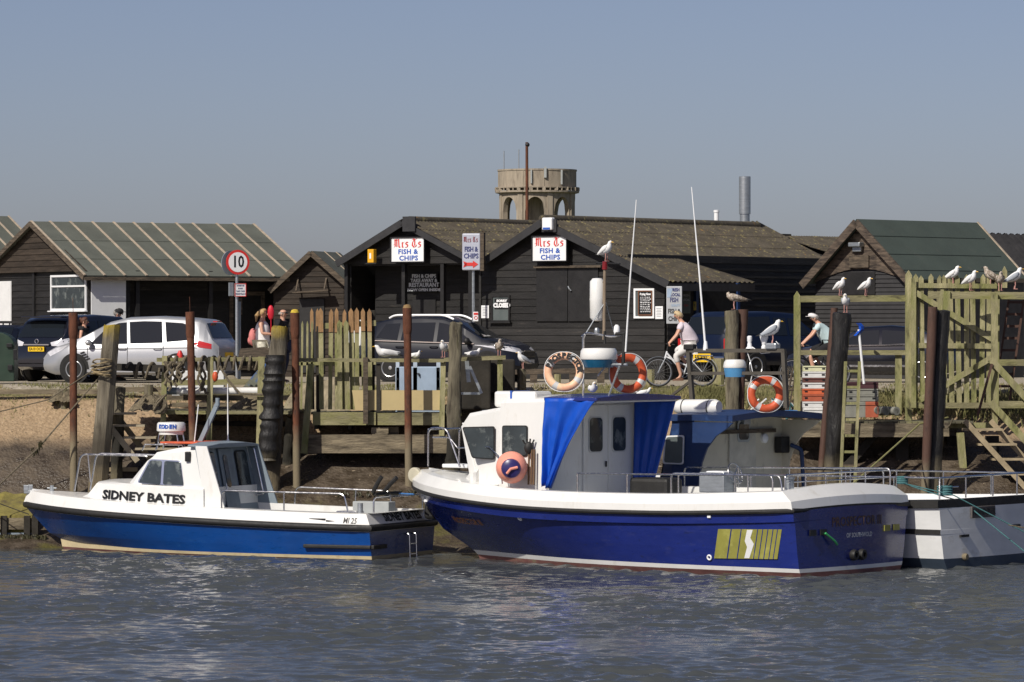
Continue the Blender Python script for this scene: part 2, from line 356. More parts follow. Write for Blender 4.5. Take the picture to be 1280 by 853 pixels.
# ------------------------------------------------------------------ ground, water
GZ = 3.6
def ground_z(x, y):
 if y < 103.4: y -= 1.6 / (1 + math.exp(min(50, (x + 7.6) * 2.5))) * min(1, max(0, (103.4 - y) / 1.5))
 if y > 102: y += math.exp(-((x - 4.3) / 2.6) ** 4) * min(1, (y - 102) / 2) * 1.1
 ys = [-400, 60, 92, 97.5, 101, 103.5, 104.6, 105.6, 106.3, 107.2, 9000]
 zs = [-3, -2.5, -1.2, -.15, .75, 1.85, 2.5, 3.12, 3.42, GZ - .01, GZ]
 z = float(np.interp(y, ys, zs))
 if 90 < y < 108:
  a = min(1, (108 - y) / 3) * .5
  z += a * (.22 * mnoise.noise(Vector((x * .35, y * .5, 0))) + .09 * mnoise.noise(Vector((x * 1.3, y * 1.6, 3))) + .04 * mnoise.noise(Vector((x * 4, y * 4, 5))) )
  z += a * .16 * max(0, mnoise.noise(Vector((x * .12 + 9, y * 1.1, 7))))
 return z
def ground():
 xs = list(np.concatenate([[-9000, -2500, -800, -300, -100, -45], np.linspace(-22, 22, 190), [45, 100, 300, 800, 2500, 9000]]))
 ys = list(np.concatenate([[-300, 0, 60, 85, 92], np.linspace(94, 112, 110), [114, 118, 125, 140, 200, 400, 900, 2500, 9000]]))
 b = MB(); nx = len(xs); vs = [(x, y, ground_z(x, y)) for y in ys for x in xs]
 fs = [(j * nx + i, j * nx + i + 1, (j + 1) * nx + i + 1, (j + 1) * nx + i) for j in range(len(ys) - 1) for i in range(nx - 1)]
 b.add(vs, fs, 0, True)
 mt = bpy.data.materials.new('river_bank_ground'); mt.use_nodes = True; nt = mt.node_tree; bs = nt.nodes['Principled BSDF']
 g = _n(nt, 'ShaderNodeNewGeometry'); P = g.outputs['Position']; sp = _n(nt, 'ShaderNodeSeparateXYZ'); nt.links.new(P, sp.inputs[0])
 z = math_(nt, 'ADD', sp.outputs[2], math_(nt, 'MULTIPLY', math_(nt, 'SUBTRACT', noise_(nt, P, .9, 5), .5), .55))
 mudn = noise_(nt, P, 2.2, 8, .7)
 mud = mix(nt, maprange(nt, mudn, .35, .65), (.045, .034, .024), (.115, .088, .060))
 weed = mix(nt, maprange(nt, noise_(nt, P, 1.1, 4), .5, .62), mud, (.095, .085, .02))
 mud = mix(nt, maprange(nt, sp.outputs[2], 1.3, .8), mud, weed)
 v = _n(nt, 'ShaderNodeTexVoronoi'); v.inputs['Scale'].default_value = 14; nt.links.new(P, v.inputs['Vector'])
 sn = noise_(nt, P, 9, 6, .8)
 shin = mix(nt, maprange(nt, sn, .35, .65), (.24, .165, .095), (.44, .32, .195))
 shin = mix(nt, maprange(nt, noise_(nt, P, 28, 2, .5), .68, .74), shin, (.6, .5, .4))
 gr = mix(nt, maprange(nt, noise_(nt, P, 6, 6, .8), .35, .65), (.10, .085, .035), (.20, .19, .075))
 road = mix(nt, maprange(nt, noise_(nt, P, 5, 6, .8), .35, .65), (.28, .235, .17), (.46, .41, .32))
 c = mix(nt, maprange(nt, z, 2.15, 2.45), mud, shin)
 c = mix(nt, maprange(nt, z, 3.28, 3.4), c, gr)
 yy = math_(nt, 'ADD', sp.outputs[1], math_(nt, 'MULTIPLY', noise_(nt, P, 1.2, 4), 2.0))
 c = mix(nt, maprange(nt, yy, 107.3, 108.0), c, road)
 far = mix(nt, maprange(nt, sp.outputs[1], 180, 220), c, (.09, .10, .04)); nt.links.new(far, bs.inputs['Base Color'])
 wet = maprange(nt, mudn, .40, .62, .20, .8); rr = math_(nt, 'MAXIMUM', wet, maprange(nt, z, 1.9, 2.4, 0, .95)); nt.links.new(rr, bs.inputs['Roughness'])
 q = _n(nt, 'ShaderNodeBump'); q.inputs['Strength'].default_value = .9; q.inputs['Distance'].default_value = .05
 nt.links.new(math_(nt, 'ADD', noise_(nt, P, 7, 8, .7), math_(nt, 'MULTIPLY', v.outputs['Distance'], .5)), q.inputs['Height']); nt.links.new(q.outputs[0], bs.inputs['Normal'])
 b.build('ground', mt, kind='structure', local=True, sharp=0, recalc=False)
ground()
def water():
 xs = np.concatenate([[-6000, -1500, -400, -120, -50, -30, -20], np.linspace(-16.5, 16.5, 560), [20, 30, 50, 120, 400, 1500, 6000]])
 ys = np.concatenate([[-1500, -300, -60, 0, 30, 45], np.linspace(59, 98.6, 640), [99.5, 101, 103, 104.5]])
 X, Y = np.meshgrid(xs, ys); Zz = np.zeros_like(X); DX = np.zeros_like(X); DY = np.zeros_like(X); rs = np.random.RandomState(4)
 for i in range(120):
  wl = 10 ** rs.uniform(math.log10(.2), math.log10(1.1)); a = .0088 * wl ** .82
  th = rs.normal(1.3, .62); k = 2 * math.pi / wl
  ph = k * (X * math.cos(th) + Y * math.sin(th)) + rs.uniform(0, 6.3)
  Zz += a * .5 * np.sin(ph); DX += a * .5 * math.cos(th) * np.cos(ph); DY += a * .5 * math.sin(th) * np.cos(ph)
 env = .75 + .5 * np.sin(X * .55 + 1.1 * np.sin(Y * .31)) * np.sin(Y * .42 + .8 * np.sin(X * .4))
 Zz *= env
 fade = np.clip(np.clip((16.3 - np.abs(X)) / 2, 0, 1) * np.clip((Y - 59.1) / 2.6, 0, 1) * np.clip((104 - Y) / 8, .15, 1), 0, 1); Zz *= fade; X = X + DX * env * fade * 1.1; Y = Y + DY * env * fade * 1.1
 b = MB(); nx = len(xs); ny = len(ys)
 vs = np.stack([X.ravel(), Y.ravel(), Zz.ravel()], 1)
 fs = [(j * nx + i, j * nx + i + 1, (j + 1) * nx + i + 1, (j + 1) * nx + i) for j in range(ny - 1) for i in range(nx - 1)]
 me = bpy.data.meshes.new('water'); me.from_pydata(vs.tolist(), [], fs); me.polygons.foreach_set('use_smooth', [True] * len(fs))
 mt = bpy.data.materials.new('river_water'); mt.use_nodes = True; nt = mt.node_tree; bs = nt.nodes['Principled BSDF']
 g = _n(nt, 'ShaderNodeNewGeometry'); P = g.outputs['Position']
 bs.inputs['Base Color'].default_value = (.058, .064, .066, 1); bs.inputs['Roughness'].default_value = .06; bs.inputs['IOR'].default_value = 1.333
 mp = _n(nt, 'ShaderNodeMapping'); mp.inputs['Scale'].default_value = (1, 1.3, 1); nt.links.new(P, mp.inputs[0])
 q = _n(nt, 'ShaderNodeBump'); q.inputs['Strength'].default_value = .4; q.inputs['Distance'].default_value = .012
 nt.links.new(noise_(nt, mp.outputs[0], 11, 3, .6, .4), q.inputs['Height']); nt.links.new(q.outputs[0], bs.inputs['Normal'])
 me.materials.append(mt); o = bpy.data.objects.new('water', me); COL.objects.link(o); o['kind'] = 'structure'
water()
# ------------------------------------------------------------------ buildings
def clip(poly, z0, z1):
 for zz, keep in ((z0, 1), (z1, -1)):
  out = []
  for i in range(len(poly)):
   a, b = poly[i], poly[(i + 1) % len(poly)]; ia = (a[1] - zz) * keep >= -1e-9; ib = (b[1] - zz) * keep >= -1e-9
   if ia: out.append(a)
   if ia != ib: t = (zz - a[1]) / (b[1] - a[1]); out.append((a[0] + (b[0] - a[0]) * t, zz))
  poly = out
  if len(poly) < 3: return []
 return poly
def siding(mb, poly, P, nrm, bh=.17, t=.022, m=0, z00=None):
 """lapped weatherboards; poly in (u,z), P maps to 3D, nrm points outwards"""
 zmin = min(p[1] for p in poly) if z00 is None else z00; zmax = max(p[1] for p in poly); z = zmin; nrm = Vector(nrm)
 while z < zmax - 1e-4:
  c = clip(poly, z, z + bh)
  if len(c) >= 3:
   f = lambda q: P(q[0], q[1]) + nrm * (t * (1 - (q[1] - z) / bh) + .004)
   g = lambda q: P(q[0], q[1]) - nrm * .03
   n = len(c); vs = [f(q) for q in c] + [g(q) for q in c]
   mb.add(vs, [tuple(range(n)), tuple(range(n, 2 * n))[::-1]] + [(i, n + i, n + (i + 1) % n, (i + 1) % n) for i in range(n)], m)
  z += bh
def slab(mb, a, b, c, d, th, m=0):
 a, b, c, d = map(Vector, (a, b, c, d)); n = (b - a).cross(d - a).normalized()
 if n.z < 0: n = -n
 mb.prism([a, b, c, d], -n * th, m)
def corr(mb, a, b, c, d, pitch=.15, amp=.026, rows=4, m=0, step=.009):
 """corrugated sheet roof: a-b ridge, d-c eave"""
 a, b, c, d = map(Vector, (a, b, c, d)); L = (b - a).length; n = max(int(L / pitch * 4), 8)
 N = (b - a).cross(d - a).normalized()
 if N.z < 0: N = -N
 for r in range(rows):
  t0, t1 = r / rows, (r + 1) / rows + (.02 if r < rows - 1 else 0); vs = [];
  for t, up in ((t0, (rows - r) * step - step), (t1, (rows - r) * step)):
   for i in range(n + 1):
    u = i / n; p = (a.lerp(b, u)).lerp(d.lerp(c, u), t); ph = u * L / pitch * 2 * math.pi
    vs.append(p + N * (amp * math.sin(ph) + up + .03) + Vector((0, 0, .012 * mnoise.noise(p * .8))))
  o = len(vs); vs += [Vector(v) - N * .012 for v in vs]
  fs = [(i, i + 1, n + 2 + i, n + 1 + i) for i in range(n)] + [(o + i, o + n + 1 + i, o + n + 2 + i, o + i + 1) for i in range(n)] + [(n + 1 + i, n + 2 + i, o + n + 2 + i, o + n + 1 + i) for i in range(n)]
  mb.add(vs, fs, m, True)
def bframe(px, Y, phi): return frame((px - 640) * Y / F, Y, GZ, -R(phi))
BM = Matrix.Identity(4)
V = Vector
def gp(fr): return lambda u, z: V((u, 0, z))        # gable plane
def sp_(fr): return lambda u, z: V((0, u, z))       # long side plane
def rect(a, b, z0, z1): return [(a, z0), (b, z0), (b, z1), (a, z1)]
def window_part(parent, x0, x1, z0, z1, y, frame_m, glass_m, bars=(), fw=.05, sill=True, axis='y', name='window', label=None):
 """framed window proud of a wall; axis 'y': lies in plane y, faces -y; axis 'x': lies in plane x, faces +x"""
 def Q(u, z, o): return V((u, y - o, z)) if axis == 'y' else V((y + o, u, z))
 f = MB()
 def bar(u0, u1, za, zb, o=.04, th=.05):
  p = [Q(u0, za, o), Q(u1, za, o), Q(u1, zb, o), Q(u0, zb, o)]; f.prism(p, Q(0, 0, o - th) - Q(0, 0, o))
 bar(x0 - fw, x1 + fw, z1, z1 + fw); bar(x0 - fw, x1 + fw, z0 - fw, z0); bar(x0 - fw, x0, z0, z1); bar(x1, x1 + fw, z0, z1)
 for bb in bars:
  if bb[0] == 'h': bar(x0, x1, bb[1] - .025, bb[1] + .025)
  else: bar(bb[1] - .02, bb[1] + .02, z0, z1)
 w = f.build(name, frame_m, parent, local=True, bevel=.004, label=label)
 p = MB().prism([Q(x0, z0, .012), Q(x1, z0, .012), Q(x1, z1, .012), Q(x0, z1, .012)], Q(0, 0, 0) - Q(0, 0, .01)).build('pane', glass_m, w, local=True)
 if sill:
  s = MB(); pp = [Q(x0 - fw - .06, z0 - fw - .035, .10), Q(x1 + fw + .06, z0 - fw - .035, .10), Q(x1 + fw + .06, z0 - fw - .003, .10), Q(x0 - fw - .06, z0 - fw - .003, .10)]
  s.prism(pp, Q(0, 0, 0) - Q(0, 0, .10)); s.build('sill', frame_m, w, local=True, bevel=.004)
 return w
def panel_part(parent, x0, x1, z0, z1, y, mat, name='door', axis='y', o=.04, label=None, grooves=0):
 def Q(u, z, o): return V((u, y - o, z)) if axis == 'y' else V((y + o, u, z))
 b = MB().prism([Q(x0, z0, o), Q(x1, z0, o), Q(x1, z1, o), Q(x0, z1, o)], Q(0, 0, 0) - Q(0, 0, o))
 return b.build(name, mat, parent, local=True, bevel=.006, label=label)
# --- shed A (left, green felt with battens) and its neighbour at the frame edge
def felt_shed(px, Y, phi, pxl, peakpx, peaky, eavey, pxend, label, wallm, roofm, slats, name='wooden_shed', over=.45, backdrop=True):
 fr = bframe(px, Y, phi); x, y, _ = fr.translation; t = thing(name, label, 'shed', (x, y, GZ), -R(phi))
 Wd = -on(fr, pxl, 400, 'y', 0).x; L = on(fr, pxend, 400, 'x', 0).y
 pk = on(fr, peakpx, peaky, 'y', 0); he = on(fr, px, eavey, 'y', 0).z
 return fr, t, Wd, L, pk, he
fr, t, Wd, L, pk, he = felt_shed(111, 124, 60, -14, 50, 277, 338, 372, 'long black weatherboard shed with green felt roof, pale battens and a white window', None, None, 10)
A = t
w = MB(); siding(w, [(-Wd, 0), (0, 0), (0, he - .02), (-Wd, he - .02)], lambda u, z: V((u, 0, z)), (0, -1, 0), .19)
siding(w, rect(0, 1.25, 0, he), lambda u, z: V((0, u, z)), (1, 0, 0), .19)
siding(w, rect(1.25, L, 0, he), lambda u, z: V((-.9, u, z)), (1, 0, 0), .19)
w.box((-.45, 1.25, he / 2), (.9, .06, he)); w.box((-Wd / 2, L, he / 2), (Wd, .08, he)); w.box((-Wd, L / 2, he / 2), (.08, L, he))
w.build('wall', m['tar'], A, local=True)
g = MB(); siding(g, [(-Wd - .1, he - .02), (.1, he - .02), (pk.x, pk.z - .03)], lambda u, z: V((u, -.12, z)), (0, -1, 0), .17); g.build('gable_cladding', m['tarbrown'], A, local=True)
sl_ = (pk.z - he) / (0 - pk.x); ov = .35; rz_ = he - sl_ * ov
r = MB(); fy = -.3
slab(r, (pk.x, fy, pk.z), (pk.x, L + .3, pk.z), (ov, L + .3, rz_), (ov, fy, rz_), .06)
slab(r, (pk.x, fy, pk.z), (pk.x, L + .3, pk.z), (-Wd - ov, L + .3, rz_), (-Wd - ov, fy, rz_), .06)
nb = 12
for i in range(nb):
 yy = fy + .03 + (L + .55) * i / (nb - 1) + (rnd.uniform(-.09, .09) if 0 < i < nb - 1 else 0); r.beam((pk.x, yy, pk.z + .012), (ov + .02, yy + rnd.uniform(-.03, .03), rz_ + .012), .055, .03, m=1)
 r.beam((pk.x, yy, pk.z + .012), (-Wd - ov, yy, rz_ + .012), .055, .03, m=1)
for k in (.36, .7): r.beam((pk.x + (ov - pk.x) * k, fy, pk.z + (rz_ - pk.z) * k + .004), (pk.x + (ov - pk.x) * k, L + .3, pk.z + (rz_ - pk.z) * k + .004), .03, .012)
r.build('roof', [m['felt'], m['slat']], A, local=True)
bb = MB(); bb.beam((pk.x, fy - .02, pk.z - .07), (ov, fy - .02, rz_ - .07), .03, .14); bb.beam((pk.x, fy - .02, pk.z - .07), (-Wd - ov, fy - .02, rz_ - .07), .03, .14)
bb.beam((ov, fy, rz_ - .09), (ov, L + .3, rz_ - .09), .03, .09); bb.build('bargeboard', m['weather'], A, local=True)
a = on(fr, 66.5, 386, 'y', 0); b_ = on(fr, 108.5, 346, 'y', 0); hb = on(fr, 90, 358, 'y', 0).z
window_part(A, a.x, b_.x, a.z, b_.z, -.03, m['signwhite'], m['glass'], bars=(('h', hb),), fw=.06)
a = on(fr, 16, 420, 'y', 0); b_ = on(fr, -8, 347, 'y', 0); d = panel_part(A, b_.x, a.x, .1, a.z + 1.6, -.03, m['white'])
MB().tube([(a.x - .12, -.09, 1.35), (a.x - .12, -.13, 1.35), (a.x - .3, -.13, 1.35)], .015).build('handle', m['chrome'], d, local=True)
panel_part(A, .05, 1.12, .15, he - .12, .03, m['white'], axis='x', label='white painted door panel on the long side')
for yy in (1.4, 3.4 + .3, 6.3):
 MB().box((.0, yy + .1, he / 2), (.11, .11, he)).build('post', m['tarflat'], A, local=True)
for uu in (-Wd * .52,):
 MB().box((uu, -.05, he / 2), (.12, .06, he)).build('post', m['tarflat'], A, local=True)
p_ = on(fr, 312, 372, 'x', -.9); window_part(A, p_.y - .55, p_.y + .35, .3, p_.z + .05, -.88, m['weather'], m['dark'], axis='x', sill=False, fw=.12, name='doorway')
# neighbour shed at left edge
fr2, A2, Wd2, L2, pk2, he2 = felt_shed(-60, 134, 50, -160, -118, 268, 330, 60, 'partly hidden shed with a green felt roof at the left edge, behind the long shed', None, None, 5)
w = MB(); siding(w, rect(-Wd2, 0, 0, he2), lambda u, z: V((u, 0, z)), (0, -1, 0)); siding(w, [(-Wd2, he2), (0, he2), (pk2.x, pk2.z)], lambda u, z: V((u, 0, z)), (0, -1, 0)); siding(w, rect(0, L2, 0, he2), lambda u, z: V((0, u, z)), (1, 0, 0))
w.box((-Wd2 / 2, L2, he2 / 2), (Wd2, .08, he2)); w.build('wall', m['tar'], A2, local=True)
sl_ = (pk2.z - he2) / (0 - pk2.x); rz_ = he2 - sl_ * .35
r = MB(); slab(r, (pk2.x, -.3, pk2.z), (pk2.x, L2 + .3, pk2.z), (.35, L2 + .3, rz_), (.35, -.3, rz_), .06); slab(r, (pk2.x, -.3, pk2.z), (pk2.x, L2 + .3, pk2.z), (-Wd2 - .35, L2 + .3, rz_), (-Wd2 - .35, -.3, rz_), .06)
for i in range(8):
 yy = -.27 + (L2 + .55) * i / 7; r.beam((pk2.x, yy, pk2.z + .012), (.37, yy, rz_ + .012), .055, .03, m=1)
r.build('roof', [m['felt'], m['slat']], A2, local=True)
# dark railing in front of shed A
rl = thing('railing', 'low dark timber railing in front of the white door of the long shed', 'railing', (W(20, 400, 122)[0], 122, GZ))
b = MB(); zt = W(0, 404, 122).z
for px in range(-20, 62, 8): b.beam(W(px, 404, 122).xy.to_3d() + V((0, 0, GZ)), W(px, 404, 122), .04, .04)
b.build('baluster', m['tarflat'], rl); MB().beam(W(-25, 403, 122), W(62, 403, 122), .07, .07).build('top_rail', m['tarflat'], rl)
# --- small hut C
fr = bframe(430, 126.4, 14); C_ = thing('small_hut', 'small grey weatherboard hut with a flap door between the long shed and the chip shop', 'hut', tuple(fr.translation), -R(14))
xl = on(fr, 343, 364, 'y', 0); pk = on(fr, 392, 314, 'y', 0); xr = on(fr, 430, 350, 'y', 0); L = 2.7
w = MB(); siding(w, [(xl.x, 0), (0, 0), (0, xr.z - .03), (pk.x, pk.z - .08), (xl.x, xl.z - .03)], lambda u, z: V((u, 0, z)), (0, -1, 0), .16)
w.box((xl.x, L / 2, xl.z / 2), (.06, L, xl.z)); w.box((0, L / 2, xr.z / 2), (.06, L, xr.z)); w.build('wall', m['tarbrown'], C_, local=True)
eL = on(fr, 337, 362, 'y', -.25);
r = MB(); slab(r, (pk.x, -.25, pk.z), (pk.x, L, pk.z), (eL.x, L, eL.z), (eL.x, -.25, eL.z), .06); slab(r, (pk.x, -.25, pk.z), (pk.x, L, pk.z), (.2, L, xr.z - .12), (.2, -.25, xr.z - .12), .06)
for yy in (1.1, 2.3): r.beam((pk.x, yy, pk.z + .01), (.2, yy, xr.z - .11), .05, .03, m=1)
r.build('roof', [m['felt'], m['slat']], C_, local=True)
b = MB(); b.beam((pk.x, -.28, pk.z - .06), (eL.x, -.28, eL.z - .06), .04, .15); b.beam((pk.x, -.28, pk.z - .06), (.2, -.28, xr.z - .18), .04, .15); b.build('bargeboard', m['weather'], C_, local=True)
a = on(fr, 375, 440, 'y', 0); b_ = on(fr, 406, 374, 'y', 0)
panel_part(C_, a.x, b_.x, .1, b_.z, -.02, m['tarflat'])
b = MB(); p0 = on(fr, 367, 366, 'y', -.35); p1 = on(fr, 412, 363, 'y', -.35); b.beam(p0, p1, .3, .04)
for q in (370, 405): b.beam(on(fr, q, 364, 'y', -.3), on(fr, q + 3, 348, 'y', -.04), .04, .04)
b.build('flap', m['weather'], C_, local=True)
# --- D: left half of the chip shop
PH = 38
fr = bframe(600, 122.8, PH); D_ = thing('chip_shop', 'black boarded chip shop hall with open porch behind the arrow sign', 'building', tuple(fr.translation), -R(PH)); D_fr = fr
xl = on(fr, 425, 327, 'y', 0); pk = on(fr, 511, 277, 'y', 0); hz = on(fr, 500, 330, 'y', 0).z; rt = on(fr, 603, 327, 'y', 0); L = 12
w = MB(); siding(w, [(xl.x, hz), (0, hz), (0, rt.z), (pk.x, pk.z - .05), (xl.x, xl.z - .02)], lambda u, z: V((u, 0, z)), (0, -1, 0), .2)
w.build('gable_cladding', m['tar'], D_, local=True)
bk = .95; q1 = on(fr, 470, 400, 'y', bk).x
w = MB(); siding(w, rect(q1, 0, 0, hz), lambda u, z: V((u, bk, z)), (0, -1, 0), .2)
w.box((xl.x + .05, L / 2 + .2, hz / 2), (.08, L - .4, hz)); w.box((q1, (bk + 5) / 2, hz / 2), (.06, 5 - bk, hz)); w.box(((xl.x + q1) / 2, 5, hz / 2), (q1 - xl.x, .06, hz)); w.box((xl.x / 2, L, hz / 2), (-xl.x, .08, hz)); w.box((0, L / 2, hz / 2), (.08, L, hz))
w.build('wall', m['tar'], D_, local=True)
MB().box(((xl.x) / 2, bk / 2 + .1, hz - .02), (-xl.x - .1, bk, .05)).build('porch_ceiling', m['tarflat'], D_, local=True)
r = MB(); lo = on(fr, 421, 329, 'y', -.3)
corr(r, (pk.x, -.3, pk.z), (pk.x, L, pk.z), (lo.x, L, lo.z), (lo.x, -.3, lo.z), rows=4)
rr_ = rt.z; corr(r, (pk.x, -.3, pk.z), (pk.x, L, pk.z), (.1, L, rr_), (.1, -.3, rr_), rows=4)
r.lathe([(.0, 0), (.13, .0), (.13, L), (0, L)], (pk.x, 0, pk.z + .02), (0, 1, 0), 10)
r.build('roof', m['corr'], D_, local=True, recalc=True)
b = MB(); b.beam((pk.x, -.32, pk.z - .05), (lo.x, -.32, lo.z - .03), .04, .20); b.beam((pk.x, -.32, pk.z - .05), (.1, -.32, rr_ - .05), .04, .16)
ap = on(fr, 511, 281, 'y', -.4); b.box((ap.x, -.38, ap.z + .02), (.45, .05, .42)); b.build('bargeboard', m['fascia'], D_, local=True)
for px in (433, 504.5, 553, 588):
 q = on(fr, px, 400, 'y', .02); MB().box((q.x, .06, hz / 2), (.12, .12, hz)).build('post', m['tarflat'], D_, local=True)
q0 = on(fr, 517, 400, 'y', bk).x; q1_ = on(fr, 546, 400, 'y', bk).x
panel_part(D_, q0, q1_, .05, 2.2, bk - .02, m['tarflat'])
panel_part(D_, q0 - 2.2, q0 - 2.0 + .6, 1.0, 1.3, bk - .02, m['black'], name='hook_board')
# --- E: right half
fr = bframe(831, 118.5, PH); E_ = thing('restaurant_building', 'black boarded restaurant with big double doors and a lichened corrugated roof', 'building', tuple(fr.translation), -R(PH)); E_fr = fr
hr = on(fr, 831, 347, 'y', 0).z; pk = on(fr, 686, 276, 'y', 0); xl = on(fr, 603, 326, 'y', 0); Lr = on(fr, 947, 281, 'x', pk.x).y
w = MB(); siding(w, [(xl.x, 0), (0, 0), (0, hr - .05), (pk.x, pk.z - .07), (xl.x, xl.z - .05)], lambda u, z: V((u, 0, z)), (0, -1, 0), .2)
w.box((xl.x + .04, Lr / 2 + .1, xl.z / 2), (.08, Lr - .2, xl.z - .1))
side_in = -1.3
siding(w, rect(.1, Lr, 0, 3.4), lambda u, z: V((side_in, u, z)), (1, 0, 0), .2)
siding(w, rect(.1, .7, 0, hr), lambda u, z: V((0, u, z)), (1, 0, 0), .2)
w.box((-.65, .7, hr / 2), (1.3, .06, hr))
w.build('wall', m['tar'], E_, local=True)
r = MB(); eL = on(fr, 597, 330, 'y', -.3)
slr = (pk.z - hr) / (0 - pk.x); e1 = .35
def E_roof_z(x): return pk.z - slr * (x - pk.x)
brk = on(fr, 900, 322, 'x', -.9)                              # where the long upper roof's eave starts
corr(r, (pk.x, -.3, pk.z), (pk.x, Lr, pk.z), (-1.35, Lr, E_roof_z(-1.35)), (-1.35, -.3, E_roof_z(-1.35)), rows=3)
Ll = on(fr, 943, 343, 'x', e1).y
corr(r, (-1.40, -.3, E_roof_z(-1.40) - .02), (-1.40, Ll * .62, E_roof_z(-1.40) - .02), (e1, Ll, E_roof_z(e1)), (e1, -.3, E_roof_z(e1)), rows=1)
corr(r, (pk.x, -.3, pk.z), (pk.x, Lr, pk.z), (eL.x, Lr, eL.z), (eL.x, -.3, eL.z), rows=4)
r.lathe([(.0, 0), (.13, .0), (.13, Lr + .3), (0, Lr + .3)], (pk.x, -.3, pk.z + .03), (0, 1, 0), 10)
r.build('roof', m['corr'], E_, local=True)
b = MB(); b.beam((pk.x, -.32, pk.z - .06), (e1, -.32, E_roof_z(e1) - .06), .04, .2); b.beam((pk.x, -.32, pk.z - .06), (eL.x, -.32, eL.z - .06), .04, .2)
b.beam((e1, -.3, E_roof_z(e1) - .12), (e1, Ll, E_roof_z(e1) - .12), .04, .2); ap = on(fr, 686, 280, 'y', -.4); b.box((ap.x, -.37, ap.z - .05), (.5, .05, .35))
b.build('bargeboard', m['fascia'], E_, local=True)
a = on(fr, 672, 402, 'y', 0); b_ = on(fr, 749, 333, 'y', 0); mid = on(fr, 711, 360, 'y', 0).x
panel_part(E_, a.x, mid - .01, a.z, b_.z, -.02, m['tarflat']); dd = panel_part(E_, mid + .01, b_.x, a.z, b_.z, -.02, m['tarflat'])
p = on(fr, 712, 361, 'y', -.1); MB().tube([p + V((-.05, 0, .06)), p + V((0, -.03, 0)), p + V((.05, 0, -.06))], .02).build('latch', m['galv'], dd, local=True)
p0 = on(fr, 668, 334, 'y', -.1); p1 = on(fr, 752, 332, 'y', -.1); MB().beam(p0, (p1.x, p1.y, p0.z), .1, .06).build('lintel', m['weather'], E_, local=True)
a = on(fr, 617.5, 400.5, 'y', 0); b_ = on(fr, 637, 371.5, 'y', 0); cw = window_part(E_, a.x, b_.x, a.z, b_.z, -.03, m['tarflat'], m['glassgrey'], fw=.05)
a = on(fr, 796, 395.5, 'y', 0); b_ = on(fr, 817, 363.5, 'y', 0); mw = window_part(E_, a.x, b_.x, a.z, b_.z, -.03, m['signwhite'], m['glassgrey'], fw=.06, sill=False)
p = on(fr, 685.5, 280, 'y', -.40); MB().box(p, (.34, .16, .34)).build('floodlight', m['signwhite'], E_, local=True, bevel=.03)
p = on(fr, 685.5, 286, 'y', -.40); MB().box(p + V((0, -.07, 0)), (.24, .05, .06)).build('floodlight_lens', m['blue'], E_, local=True)
for u in (3.2, 5.2):
 MB().box((side_in + .05, u, 1.4), (.08, .12, 2.8)).build('door_frame', m['cabblue'], E_, local=True)
panel_part(E_, 3.26, 5.14, .05, 2.6, side_in, m['dark'], axis='x')  # dark sheet painting the shade within the blue door frame
# rear wing F with long eave and gutter
frF = bframe(1000, 131, PH); F_ = thing('rear_wing', 'long low dark wing with hipped corrugated roof and a pale gutter, behind the blue pickup', 'building', tuple(frF.translation), -R(PH))
w = MB(); hF = on(frF, 1000, 345, 'x', 0).z; siding(w, rect(-8.2, 0, 0, hF + .35), lambda u, z: V((u, 0, z)), (0, -1, 0), .2); siding(w, rect(0, 5, 0, hF + .35), lambda u, z: V((0, u, z)), (1, 0, 0), .2); w.build('wall', m['tar'], F_, local=True)
r = MB(); e0 = on(frF, 893, 323, 'y', -.4); e1_ = on(frF, 1026, 323, 'y', -.4); k0 = on(frF, 893, 279.5, 'y', 2.8); k1 = on(frF, 946, 280.5, 'y', 2.8)
ez = e0.z
corr(r, (k0.x - 2.0, 2.8, k0.z), (k1.x, 2.8, k0.z), (e1_.x, -.4, ez), (e0.x - 1.4, -.4, ez), rows=2, pitch=.17)
bx3 = on(frF, 1000, 323, 'y', 6).x; corr(r, (k0.x - 2.0, 2.8, k0.z), (k1.x, 2.8, k0.z), (bx3, 6, ez), (e0.x - 1.4, 6, ez), rows=2, pitch=.17); slab(r, (k1.x, 2.8, k0.z), (k1.x - .01, 2.81, k0.z), (bx3, 6, ez), (e1_.x, -.4, ez), .04)
r.build('roof', m['corr'], F_, local=True)
b = MB(); g0 = on(frF, 943, 342, 'y', -.6); g1 = on(frF, 1012, 341, 'y', -.6)
b.tube([(g0.x - .6, -.6, g0.z), (g1.x, -.6, g0.z)], .05); b.build('gutter', MAT('mossy_gutter', (.32, .31, .13), .7, var=.2), F_, local=True)
b = MB(); b.beam((e0.x - 1.2, -.34, ez - .14), (e1_.x - .1, -.34, ez - .14), .05, .18); b.build('fascia', m['fascia'], F_, local=True)
c = W(931, 280, 134); s_ = 134 / F
ch = MB(); ch.lathe([(6.2 * s_, -1.2), (6.2 * s_, 12 * s_), (7.3 * s_, 12.3 * s_), (7.3 * s_, 59 * s_), (6.6 * s_, 59.2 * s_), (6.6 * s_, 50 * s_)], c, n=24)
ch.build('flue', m['galv'], F_, bevel=0)
c = W(895.5, 280, 134); ch = MB(); ch.lathe([(3 * s_, -.8), (3 * s_, 14 * s_), (3.6 * s_, 14.2 * s_), (3.6 * s_, 17 * s_), (1 * s_, 17.5 * s_)], c, n=16); ch.build('vent_pipe', m['signwhite'], F_)
